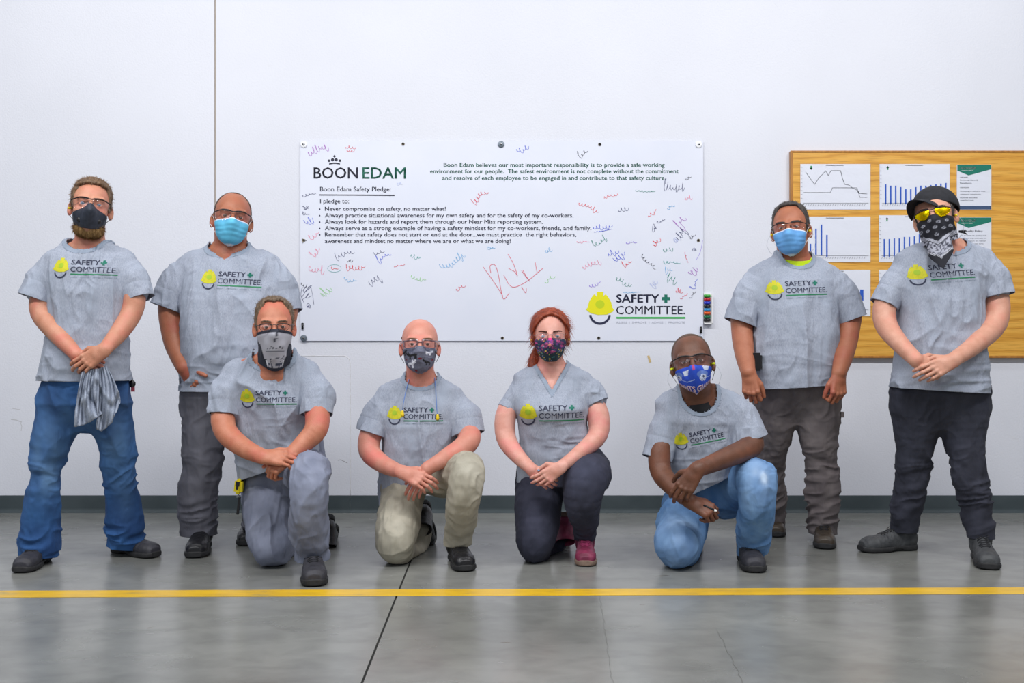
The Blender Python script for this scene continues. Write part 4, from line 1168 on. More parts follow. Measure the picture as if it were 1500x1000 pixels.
chart('partly hidden chart sheet with two thick blue bars, lowest in the left column', 1171, 394, 1276, 464, arrow=None, bars=[(1262, 424, 440, 5), (1180, 430, 452, 3)])
chart('mostly hidden laminated chart sheet behind the capped man, lowest in the middle column', 1286, 394, 1392, 464, arrow=None, bars=[(1300, 410, 452, 3), (1310, 415, 452, 3)])
def flyer(label, x0, y0, x1, y1, head, body):
    t, surf = sheet_on_board('policy_sheet', label, 'flyer', x0, y0, x1, y1, group='green headed policy sheets on the oak board')
    mb = MB(); mid = (x0+x1)/2-8
    mb.add([px2(x0+2, y0+1.5, k=.0008), px2(x0+2, y0+10, k=.0008), px2(mid, y0+17, k=.0008), px2(x1-1.5, y0+8, k=.0008), px2(x1-1.5, y0+1.5, k=.0008)], [(0, 1, 2, 3, 4)])
    finish(t, mb, 'green_header', M['flyergreen'])
    mb = MB(); rect(mb, x0+2, y1-6.5, x1-1.5, y1-1.5, 0.0008); finish(t, mb, 'footer_band', M['flyernavy'])
    btext('BOON EDAM', x0+7, y0+4.5, 22, 3.6, M['white'], t, bold=0.02, k=0.0016)
    btext('SAFETY FIRST' if head is None else head, x0+8, y0+9.3, 17, 1.4, M['white'], t, k=0.0016)
    for s, a, b_, w, h_, bo in body: btext(s, x0+a, y0+b_, w, h_, M['navy'], t, bold=bo)
    surf('clear_sleeve', 0, 0.0030, M['sleeve'], 14, 14, 0.005)
flyer('green headed policy sheet, topmost in the right column of the board', 1400, 240, 1453, 308, None,
      [('OUR VALUES', 6, 19, 11, 1.5, 0.01), ('Enduring Care &', 6, 23, 26, 2.2, 0.0), ('Excellence', 6, 27, 17, 2.2, 0.0), ('OUR MISSION', 6, 34, 13, 1.5, 0.01), ('Creating a culture that', 6, 39, 37, 2.4, 0.0), ('supports people to', 6, 43.5, 30, 2.4, 0.0), ('achieve success', 6, 48, 25, 2.4, 0.0), ('together now', 6, 52.5, 20, 2.0, 0.0)])
flyer('green headed policy sheet titled Quality Policy, half hidden behind the capped man', 1400, 317, 1453, 385, None,
      [('Quality Policy', 12, 20, 27, 3.2, 0.01), ('we commit to quality and', 6, 27, 38, 2.0, 0.0), ('continual improvement for', 6, 31, 39, 2.0, 0.0), ('every product we deliver', 6, 35, 38, 2.0, 0.0), ('on time and every time', 6, 39, 34, 2.0, 0.0)])

# ------------------------------------------------------------------ banner
M['vinyl'] = mat('banner_vinyl', (228, 231, 243), (224, 228, 241), scale=(3, 3, 3), rough=0.30, bump=0.004, bscale=(2.2, 2, 1.6))
Lb, Rb, Tb, Bb = 440, 1030, 206, 499
YB = WALL-0.012
base = W(440, 499, WALL); bn = empty('banner', (base[0], WALL, base[2])); tag(bn, 'long white vinyl safety pledge banner with signatures, screwed to the wall', 'banner'); parent_base[bn.name] = np.array((base[0], WALL, base[2]))
def bp_(x, y, k=0.0):
    p = W(x, y, YB)
    u = (x-Lb)/(Rb-Lb); v = (y-Tb)/(Bb-Tb)
    sag = 0.003*math.sin(u*math.pi*4)**2*math.exp(-v*6)+0.002*math.sin(u*9+1)*math.sin(v*math.pi)
    return np.array((p[0], YB-abs(sag)-k, p[2]))
n, mm = 60, 30; P = np.array([bp_(Lb+(Rb-Lb)*i/(n-1), Tb+(Bb-Tb)*(1-j/(mm-1))) for i in range(n) for j in range(mm)])-parent_base[bn.name]
vs_ = sheet('vinyl_sheet', P, n, mm, M['vinyl'], bn, 0.001); vs_.data.polygons.foreach_set('use_smooth', [False]*len(vs_.data.polygons))
def ban(name, V, Fc, m, k=0.0016):       # V in pixel coordinates
    v2, f2 = (np.array(V, float), Fc)
    P = np.array([bp_(x, y, k) for x, y in v2])-parent_base[bn.name]
    o = new_obj(name, mesh_from(name, P, [f[::-1] for f in f2], m, False), bn)
    return o
def bant(s, x0, ytop, w, h, m, bold=0.0, name='lettering', **kw):
    v, f = text_geo(s, bold, **kw); v = fit(v, 0, 0, 1, 1)
    P = np.array([bp_(x0+a*w, ytop+h-b_*h, 0.0016) for a, b_ in v])-parent_base[bn.name]
    o_ = new_obj(name, mesh_from(name, P, f, m, False), bn); o_['kind'] = 'stuff'; return o_
M['inkdark'] = mat('ink_dark_navy', (34, 38, 70), rough=0.5); M['inkgreen'] = mat('ink_deep_green', (0, 104, 84), rough=0.5)
M['brightgreen'] = mat('ink_green', (48, 176, 74), rough=0.5); M['inkpale'] = mat('ink_pale', (176, 180, 192), rough=0.5)
M['blackink'] = mat('ink_black_navy', (20, 22, 48), rough=0.5)
bant('BOON', 459.5, 245, 65, 16.5, M['blackink'], 0.012); bant('EDAM', 531, 245, 63.5, 16.5, M['inkgreen'], 0.012)
# crown
def blob(cx, cy, r, m=None, n=14): ban('crown_emblem', [(cx+r*math.cos(a), cy+r*math.sin(a)) for a in np.linspace(0, 2*math.pi, n, endpoint=False)], [tuple(range(n))], m or M['blackink'])
for cx, cy, r in ((482, 235.3, 1.8), (487.3, 234, 2.3), (492.6, 234, 2.3), (498, 235.3, 1.8)): blob(cx, cy, r)
ban('crown_emblem', [(490, 226.8), (492, 229), (490, 231.2), (488, 229)], [(0, 1, 2, 3)], M['blackink'])
nn = 12; A = [(482.2+15.8*i/(nn-1), 239.2-1.2*math.sin(math.pi*i/(nn-1))) for i in range(nn)]
ban('crown_emblem', A+[(x, y+1.9) for x, y in A], [(i, i+1, nn+i+1, nn+i) for i in range(nn-1)], M['blackink'])
bant('Boon Edam Safety Pledge:', 469, 273.5, 103.5, 8.6, M['inkdark'], 0.006)
ban('underline', [(468, 284.6), (578, 285.2), (578, 286.9), (468, 286.3)], [(0, 1, 2, 3)], M['blackink'])
bant('I pledge to:', 469, 291.3, 42.5, 8.4, M['inkdark'], 0.006)
TXT = [('Never compromise on safety, no matter what!', 476, 302.6, 177), ('Always practice situational awareness for my own safety and for the safety of my co-workers.', 476, 312.2, 364),
       ('Always look for hazards and report them through our Near Miss reporting system.', 476, 321.6, 319), ('Always serve as a strong example of having a safety mindset for my co-workers, friends, and family.', 476, 331, 390),
       ('Remember that safety does not start or end at the door...we must practice  the right behaviors,', 476, 340.3, 368), ('awareness and mindset no matter where we are or what we are doing!', 476, 349.8, 272)]
for s, x, y, w in TXT:
    bant(s, x, y, w, 7.9, M['inkdark'], 0.010)
    if not s.startswith('aware'): ban('bullet', [(468.5+1.1*math.cos(a), y+3.6+1.1*math.sin(a)) for a in np.linspace(0, 6.28, 9)[:-1]], [tuple(range(8))], M['inkdark'])
bant('Boon Edam believes our most important responsibility is to provide a safe working', 650, 238.2, 323.5, 8.2, M['inkgreen'], 0.012)
bant('environment for our people.  The safest environment is not complete without the commitment', 630, 247.6, 364, 8.2, M['inkgreen'], 0.012)
bant('and resolve of each employee to be engaged in and contribute to that safety culture.', 648, 257.2, 327, 8.2, M['inkgreen'], 0.012)
# safety logo, large
S = 146.0
for nme, m_, V, Fc in logo_pieces():
    if nme == 'lettering' and m_ == 'tag': m_ = 'inkpale'
    m2 = {'green': 'brightgreen', 'hatyellow': 'hatclean', 'hatdot': 'hatdot2'}.get(m_, m_)
    if m2 == 'hatclean' and m2 not in M: M[m2] = mat('print_clean_yellow', (234, 228, 16), rough=0.4)
    if m2 == 'hatdot2' and m2 not in M: M[m2] = mat('print_clean_lime', (196, 214, 22), rough=0.4)
    V = np.array([(858.5+a*S, 475.5-b_*S) for a, b_ in V])
    ban(nme, V, [f[::-1] for f in Fc], M[m2] if not (m2 == 'navy') else M['inkdark'], 0.0022 if nme == 'hat_dot' else 0.0016)
# signatures
INK = {'p': (170, 80, 190), 'r': (226, 60, 84), 'R': (232, 40, 50), 'b': (48, 76, 214), 'n': (60, 64, 110), 'k': (44, 44, 60), 't': (46, 160, 150), 'c': (110, 180, 226), 'g': (150, 214, 130), 'G': (40, 140, 120), 'P': (240, 130, 160), 'v': (140, 100, 220), 'l': (190, 200, 236)}
for k, c in INK.items(): M['ink_'+k] = mat('marker_ink_'+{'p': 'purple', 'r': 'rose', 'R': 'red', 'b': 'blue', 'n': 'navy', 'k': 'black', 't': 'teal', 'c': 'sky', 'g': 'light_green', 'G': 'green', 'P': 'pink', 'v': 'violet', 'l': 'pale'}[k], c, rough=0.5)
SIG = [(465, 219, 30, 14, -20, 'p'), (513, 216, 15, 8, -5, 'r'), (513, 221, 10, 4, -5, 'r'), (765, 219, 18, 9, -20, 'b'), (853, 225, 14, 14, -20, 'k'), (585, 269, 6, 7, 0, 'l'),
       (452, 285, 20, 4, -12, 'n'), (448, 304, 6, 10, -60, 'n'), (448, 313, 10, 4, 5, 'n'), (452, 325, 12, 18, -30, 'b'), (460, 345, 16, 6, -30, 'P'), (445, 352, 4, 5, 0, 'k'),
       (702, 288, 27, 16, -35, 'r'), (862, 303, 32, 9, 22, 'R'), (894, 287, 20, 9, -18, 'R'), (944, 280, 28, 3, 2, 'G'), (987, 274, 30, 14, 10, 'n'), (1007, 261, 8, 4, -20, 'k'), (1008, 290, 10, 7, -10, 'P'),
       (982, 303, 12, 8, -30, 'c'), (912, 307, 15, 7, -20, 'n'), (955, 313, 15, 6, -45, 'R'), (968, 324, 12, 4, -25, 'n'), (959, 334, 3, 8, 10, 'n'), (997, 325, 16, 17, -45, 'p'), (997, 343, 18, 16, -45, 'n'), (1014, 346, 9, 5, -30, 'k'),
       (882, 333, 28, 9, -8, 'b'), (882, 338, 26, 2, -10, 'b'), (878, 354, 22, 13, -22, 'G'), (853, 354, 18, 4, 0, 'P'), (924, 355, 15, 5, -5, 'v'), (961, 355, 12, 14, -55, 'R'), (978, 366, 14, 9, -20, 'G'), (990, 352, 5, 9, 0, 'l'),
       (462, 370, 15, 16, -40, 'P'), (463, 395, 22, 14, 10, 'P'), (504, 372, 28, 9, -15, 'n'), (512, 382, 7, 4, -15, 'k'), (490, 393, 10, 3, 5, 'R'), (520, 392, 27, 8, -3, 'R'), (512, 410, 18, 9, 10, 'c'), (554, 370, 16, 8, -10, 'n'),
       (562, 376, 22, 10, -22, 'b'), (549, 411, 20, 14, -25, 'n'), (584, 389, 16, 4, -15, 'r'), (608, 376, 14, 7, 5, 't'), (612, 408, 22, 7, 12, 'g'), (663, 384, 40, 18, -25, 'c'), (719, 363, 10, 3, 0, 'c'), (674, 421, 14, 9, -30, 'r'),
       (477, 427, 16, 18, -50, 'g'), (449, 428, 14, 24, 40, 'n'), (446, 418, 12, 7, 15, 'k'), (452, 448, 5, 9, 50, 'n'), (803, 367, 9, 7, -15, 'c'), (804, 409, 16, 10, -35, 'g'), (866, 387, 28, 10, -20, 'P'), (898, 371, 16, 11, -25, 'b'), (907, 377, 18, 12, -40, 'b'),
       (918, 386, 14, 7, -20, 'R'), (949, 383, 28, 8, 45, 'k'), (979, 395, 10, 8, 0, 'c'), (983, 384, 24, 4, 3, 't'), (984, 408, 15, 13, 25, 'G'), (1005, 376, 16, 3, 70, 'r'), (1015, 398, 14, 12, -35, 'p'), (1017, 416, 16, 6, -60, 'b'), (1014, 432, 13, 5, -50, 'k'),
       (994, 426, 9, 9, 0, 'r'), (1001, 434, 12, 5, -40, 'r'), (913, 413, 24, 15, 20, 'G'), (871, 417, 17, 5, -25, 'v'), (925, 428, 26, 2, -3, 'c'), (958, 416, 9, 8, -45, 'l'), (1017, 365, 4, 5, 0, 'n')]
def scribble(cx, cy, w, h, ang, ink, seed, pen=0.5):
    rg = random.Random(seed); n = max(3, int(w/4.2)); pts = []; ca, sa = math.cos(math.radians(ang)), math.sin(math.radians(ang))
    L = max(w, 5); 
    for i in range(n*7):
        t = i/(n*7-1); ph = t*n*2*math.pi
        if i % 7 == 0: ra = rg.choice((0.3, 0.4, 0.55, 1.1))*(1.3 if t < 0.2 else 0.85); rb = rg.uniform(0.4, 2.0)
        a = h*0.5*ra
        x = -L/2+L*t+math.cos(ph)*rb; y = -math.sin(ph)*a+0.15*h*math.sin(t*7+seed)
        pts.append((cx+x*ca-y*sa, cy+x*sa+y*ca))
    V = []; Fc = []
    for i, (x, y) in enumerate(pts):
        x0, y0 = pts[max(0, i-1)]; x1, y1 = pts[min(len(pts)-1, i+1)]; L_ = math.hypot(x1-x0, y1-y0) or 1
        nx, ny = -(y1-y0)/L_*pen/2, (x1-x0)/L_*pen/2
        V += [(x+nx, y+ny), (x-nx, y-ny)]
        if i: Fc.append((2*i-2, 2*i-1, 2*i+1, 2*i))
    ban('signature', V, Fc, M['ink_'+ink], 0.0018)
for i, (x, y, w, h_, a, k) in enumerate(SIG): scribble(x, y, w, h_, a, k, i+1)
BIG = [[(708, 391), (725, 415), (737, 434)], [(719, 400), (718, 389), (725, 388), (730, 402), (734, 425), (738, 438), (746, 429)], [(744, 372), (752, 386), (758, 404), (754, 398), (745, 393)], [(738, 403), (750, 420), (770, 413), (795, 393)], [(784, 384), (787, 399), (790, 396)], [(764, 396), (768, 402), (776, 412), (773, 408), (766, 396)], [(764, 420), (770, 429), (771, 422)]]
def stroke(pts, ink, pen=0.7):
    Q = []
    for i in range(len(pts)-1):
        p0, p1, p2, p3 = [np.array(pts[max(0, min(len(pts)-1, j))], float) for j in (i-1, i, i+1, i+2)]
        for k in range(6):
            t = k/6; Q.append(0.5*((2*p1)+(p2-p0)*t+(2*p0-5*p1+4*p2-p3)*t*t+(3*p1-p0-3*p2+p3)*t**3))
    Q.append(np.array(pts[-1], float)); V = []; Fc = []
    for i, p in enumerate(Q):
        d = Q[min(i+1, len(Q)-1)]-Q[max(i-1, 0)]; L_ = math.hypot(*d) or 1; nrm = np.array((-d[1], d[0]))/L_*pen/2
        V += [p+nrm, p-nrm]
        if i: Fc.append((2*i-2, 2*i-1, 2*i+1, 2*i))
    return ban('signature', V, Fc, M['ink_'+ink], 0.0018)
for s in BIG: stroke(s, 'r', 0.6)
A = [(490+10*math.cos(a), 393+5.5*math.sin(a)) for a in np.linspace(0, 6.28, 14)]; stroke(A, 't', 0.35)
stroke([(1020, 380), (1026, 368), (1029, 352)], 'v', 0.4); stroke([(455, 418), (458, 432), (460, 446)], 'n', 0.4); stroke([(443, 420), (441, 432), (446, 444)], 'n', 0.5)
# eyelets, washers, hook tabs
M['eyelet'] = mat('eyelet_brass', (150, 140, 122), rough=0.3, metallic=1); M['wash'] = mat('zinc_washer', (112, 122, 132), rough=0.4, metallic=0.4); M['whitewash'] = mat('white_washer', (246, 247, 250), rough=0.5)
def bpart(name, mb, m, label=None):
    mb.V = [tuple(np.array(v)-parent_base[bn.name]) for v in mb.V]; o = new_obj(name, mb.mesh(name, m, True), bn)
    if label: o['label'] = label
for x, y in ((590.5, 211), (878.5, 211.5), (590, 495), (736, 495), (877, 495), (1023, 352), (445, 352)):
    mb = MB(); c = bp_(x, y); R_ = 1.9*YB/F; n = 16; ring = [c+np.array((R_*math.cos(a), -0.002, R_*math.sin(a))) for a in np.linspace(0, 2*math.pi, n)]
    mb.tube(ring, 0.0022, 6, caps=False); mb.disc(c+(0, -0.0012, 0), R_*0.8, (0, 1, 0), 0.001, 12, 1); bpart('eyelet', mb, [M['eyelet'], M['blackmatte']])
for x, y, m_ in ((445, 211.5, 'whitewash'), (1023.5, 211.5, 'whitewash'), (734, 211.5, 'wash'), (445, 495, 'wash'), (1024.5, 496, 'wash')):
    mb = MB(); c = bp_(x, y)+np.array((0, -0.007, 0)); mb.tube([c+(0, 0.006, 0), c+(0, 0.001, 0), c], [0.0195, 0.0195, 0.0175], 28)
    mb.tube([c, c-(0, 0.003, 0), c-(0, 0.005, 0)], [0.0075, 0.007, 0.004], 12, 1); mb.box(c+(-0.005, -0.0056, -0.001), c+(0.005, -0.0045, 0.001), 2)
    bpart('washer_screw', mb, [M[m_], M['metal'], M['black']], 'white washer with screw' if m_ == 'whitewash' else 'grey washer with screw')
for x, y in ((443.5, 477.5), (1026.5, 483)):
    mb = MB(); a, b = bp_(x-1.4, y+4.6), bp_(x+1.4, y-4.6); mb.box((a[0], YB-0.010, a[2]), (b[0], YB-0.003, b[2])); bpart('hook_tab', mb, M['black'], 'short black tab')
# marker holder
hb = W(1036, 472, WALL); hd_ = empty('marker_holder', (hb[0], WALL, hb[2])); tag(hd_, 'white plastic marker holder on the wall at the right edge of the banner', 'holder')
def hx(x, y): return W(x, y, WALL)
mb = MB(); a = hx(1031, 474); b = hx(1041, 429.5)
mb.box((a[0]-0.002, WALL-0.006, a[2]), (b[0], WALL, b[2])); mb.box((a[0]-0.002, WALL-0.034, a[2]-0.002), (b[0]+0.004, WALL, a[2]+0.004)); mb.box((b[0], WALL-0.034, a[2]), (b[0]+0.005, WALL, b[2]-0.006))
mb.V = [tuple(np.array(v)-np.array((hb[0], WALL, hb[2]))) for v in mb.V]; new_obj('tray', mb.mesh('tray', M['white']), hd_)
cols = [('green', (60, 170, 60), 'topmost'), ('red', (190, 36, 50), 'second from the top'), ('blue', (44, 60, 190), 'third from the top'), ('black', (24, 24, 28), 'just under the dark blue one'), ('light blue', (60, 150, 210), 'near the middle'), ('orange', (226, 96, 40), 'lower half'), ('dark green', (30, 120, 80), 'second from the bottom'), ('black', (30, 30, 34), 'at the bottom')]
for i, (nm, c, ps) in enumerate(cols):
    z = hx(0, 433.5+i*5.05)[2]; x0 = hx(1030.3, 0)[0]; x1 = hx(1039.5, 0)[0]; r_ = 0.0096; o3 = np.array((x0, WALL-0.018, z))
    t = empty('marker', tuple(o3)); tag(t, f'{nm} capped marker lying in the white wall holder, {ps}', 'marker', 'markers in the wall holder')
    mc = mat('marker_'+nm.replace(' ', '_'), c, rough=0.35)
    mb = MB(); mb.tube([(0.013, 0, 0), (x1-x0, 0, 0)], r_*0.92, 14); new_obj('barrel', mb.mesh('barrel', mc, True), t)
    mb = MB(); mb.tube([(0, 0, 0), (0.003, 0, 0), (0.015, 0, 0)], [r_*0.7, r_*0.95, r_], 14); new_obj('marker_cap', mb.mesh('marker_cap', mc, True), t)
# ------------------------------------------------------------------ people materials
M['skinA'] = skin('skin_fair_warm', (206, 148, 122), (190, 126, 98), (208, 120, 104))
M['skinB'] = skin('skin_tan', (176, 112, 84), (160, 96, 68), (172, 92, 74))
M['skinC'] = skin('skin_ruddy', (200, 132, 104), (184, 112, 84), (204, 108, 92))
M['skinD'] = skin('skin_pink', (216, 150, 132), (200, 130, 110), (220, 124, 112))
M['skinE'] = skin('skin_pale_rose', (224, 168, 154), (210, 146, 128), (226, 140, 134))
M['skinF'] = skin('skin_dark_brown', (112, 72, 54), (92, 58, 42), (126, 78, 58))
M['skinG'] = skin('skin_light', (214, 160, 138), (196, 138, 114), (212, 136, 116))
M['hair_brown'] = hairmat('hair_brown', (84, 62, 44), (122, 94, 66)); M['hair_dark'] = hairmat('hair_dark', (42, 34, 30), (66, 56, 50))
M['stubble'] = hairmat('hair_cropped_dark', (64, 50, 44), (96, 74, 62), 0.8); M['hair_greybrown'] = hairmat('hair_grey_brown', (78, 62, 46), (124, 102, 80))
M['hair_red'] = mat('hair_red', (112, 40, 16), (168, 70, 28), scale=(160, 160, 14), detail=4, rough=0.42, bump=0.002, bscale=(260, 260, 20), lo=0.3, hi=0.7, distort=0.4)
M['hair_grey'] = hairmat('hair_dark_grey', (38, 33, 32), (72, 64, 60)); M['beard'] = hairmat('beard_ginger', (140, 106, 64), (182, 146, 92), 0.7)
M['shadowhair'] = hairmat('shaved_scalp', (74, 56, 46), (92, 68, 54), 0.7)
M['jeans'] = mat('blue_denim', (34, 76, 130), (54, 102, 160), scale=(9, 9, 5), rough=0.9, bump=0.0008, bscale=(700, 700, 700), attr=('wear', (98, 134, 172)), third=((26, 58, 108), (4, 4, 3), 0.45, 0.75))
M['jeanslight'] = mat('pale_denim', (84, 128, 180), (120, 160, 206), scale=(10, 10, 6), rough=0.9, bump=0.0008, bscale=(700, 700, 700), attr=('wear', (184, 206, 232)), third=((66, 108, 160), (5, 5, 4), 0.45, 0.75))
M['work_grey'] = mat('charcoal_work_cotton', (92, 92, 102), (108, 108, 118), scale=(12, 12, 6), rough=0.9, attr=('wear', (128, 128, 138)))
M['slate'] = mat('slate_work_cotton', (112, 118, 138), (130, 136, 156), scale=(12, 12, 6), rough=0.88, attr=('wear', (156, 162, 182)))
M['khaki'] = mat('khaki_cotton', (158, 152, 136), (176, 170, 154), scale=(12, 12, 6), rough=0.9, attr=('wear', (196, 192, 178)))
M['navyp'] = mat('dark_navy_cotton', (40, 42, 58), (54, 56, 74), scale=(12, 12, 6), rough=0.9, attr=('wear', (76, 80, 102)))
M['brownp'] = mat('taupe_canvas', (96, 88, 90), (114, 106, 106), scale=(12, 12, 6), rough=0.9, attr=('wear', (136, 128, 126)))
M['blackjeans'] = mat('washed_black_denim', (38, 40, 52), (54, 56, 70), scale=(12, 12, 6), rough=0.9, attr=('wear', (84, 88, 104)))
for k_ in ('jeans', 'jeanslight', 'work_grey', 'slate', 'khaki', 'navyp', 'brownp', 'blackjeans'): add_fold_bump(M[k_], (14, 14, 6), 0.007)
M['bootblack'] = leather('black_leather', (20, 20, 23), (32, 32, 36), 0.35); M['shoeblack'] = leather('black_shoe_leather', (26, 27, 31), (42, 43, 48)); M['shoegrey'] = leather('dark_trainer', (40, 40, 46), (56, 56, 64), 0.6)
M['bootpink'] = leather('raspberry_leather', (140, 46, 82), (104, 34, 60), 0.55); M['bootgrey'] = leather('dusty_black_leather', (52, 54, 58), (74, 76, 78), 0.65); M['bootbrown'] = leather('dark_olive_leather', (50, 44, 38), (70, 60, 50), 0.4)
M['soleblack'] = mat('black_rubber', (26, 26, 28), (40, 40, 42), scale=(40, 40, 40), rough=0.7); M['solebrown'] = mat('gum_rubber', (112, 92, 80), (134, 112, 98), scale=(40, 40, 40), rough=0.7)
M['lacepink'] = mat('pink_lace', (188, 70, 120), rough=0.8)
M['cloth_print'] = paint_mat('printed_cloth')
M['maskblack'] = mat('black_mesh_mask', (36, 42, 54), (48, 54, 68), scale=(60, 60, 60), rough=0.6, bump=0.0006, bscale=(400, 400, 400))
M['underblack'] = mat('black_cotton', (20, 20, 24), (30, 30, 34), scale=(50, 50, 50), rough=0.9)
M['capcloth'] = mat('black_cap_cotton', (26, 27, 32), (36, 37, 44), scale=(50, 50, 50), rough=0.85, bump=0.0008, bscale=(500, 500, 500))
M['blue_cord'] = mat('blue_cord', (90, 130, 200), rough=0.6); M['tapeyellow'] = mat('yellow_plastic', (232, 214, 24), rough=0.4); M['wire'] = mat('thin_grey_cord', (170, 178, 190), rough=0.6)
M['nail'] = mat('blue_nail_polish', (110, 150, 190), rough=0.2, coat=0.8)

def legfolds(leg, knee_i, ank_i, amp=0.010, rad=0.14):
    q = CH3(leg); k = q[knee_i][0]; a = q[ank_i][0]
    d = unit(q[-1][0]-q[knee_i][0])
    return [('t', amp*0.9, 26, k-d*0.13, k+d*0.10, rad), ('t', amp*1.25, 30, a-d*0.13, a+d*0.07, rad)]

def plugs(H, root, sides=(-1, 1), m='plug', cord=False):
    for sx in sides:
        mb = MB(); a = H.w((sx*0.074, -0.002, -0.010))-root_loc(root); b = H.w((sx*0.088, -0.010, -0.012))-root_loc(root); b = a+(b-a)*0.75; mb.tube([a, b, b+(b-a)*0.15], [0.0042*H.s, 0.0048*H.s, 0.003*H.s], 10)
        if cord:
            mb.tube([b, H.w((sx*0.098, -0.02, -0.035))-root_loc(root), H.w((sx*0.104, -0.02, -0.06))-root_loc(root), H.w((sx*0.092, 0.0, -0.09))-root_loc(root), H.w((sx*0.07, 0.04, -0.10))-root_loc(root)], 0.0007, 5, 1)
        mb.build('ear_plug', [M[m], M['wire']], root, smooth=True)
HF = lambda **k: (lambda x, y, z: head_sdf(x, y, z, **k))
HNE = lambda x, y, z: head_sdf(x, y, z, ears=False, detail=False)
def hairline(zf=0.078, zt=0.03, yt=-0.040, side=-0.012, nape=-0.050, widow=0.0, recess=0.0):
    """region < 0 where hair grows. zf: height of the front line; recess pushes temples up/back"""
    def g(x, y, z):
        ax = np.abs(x)
        front = (zf+recess*np.clip(ax/0.05, 0, 1)*np.clip(1-ax/0.1, 0, 1)*1.5-widow*np.clip(1-ax/0.02, 0, 1))-z-(y+0.02)*0.55
        sidez = np.where(z > side, yt+(zf-z)*0.12-y, 0.018-y)
        a = np.maximum(sidez, (nape-z))
        a = np.maximum(a, 0.040-ax-np.maximum(0, y)*2)
        return np.minimum(front, a)
    return g

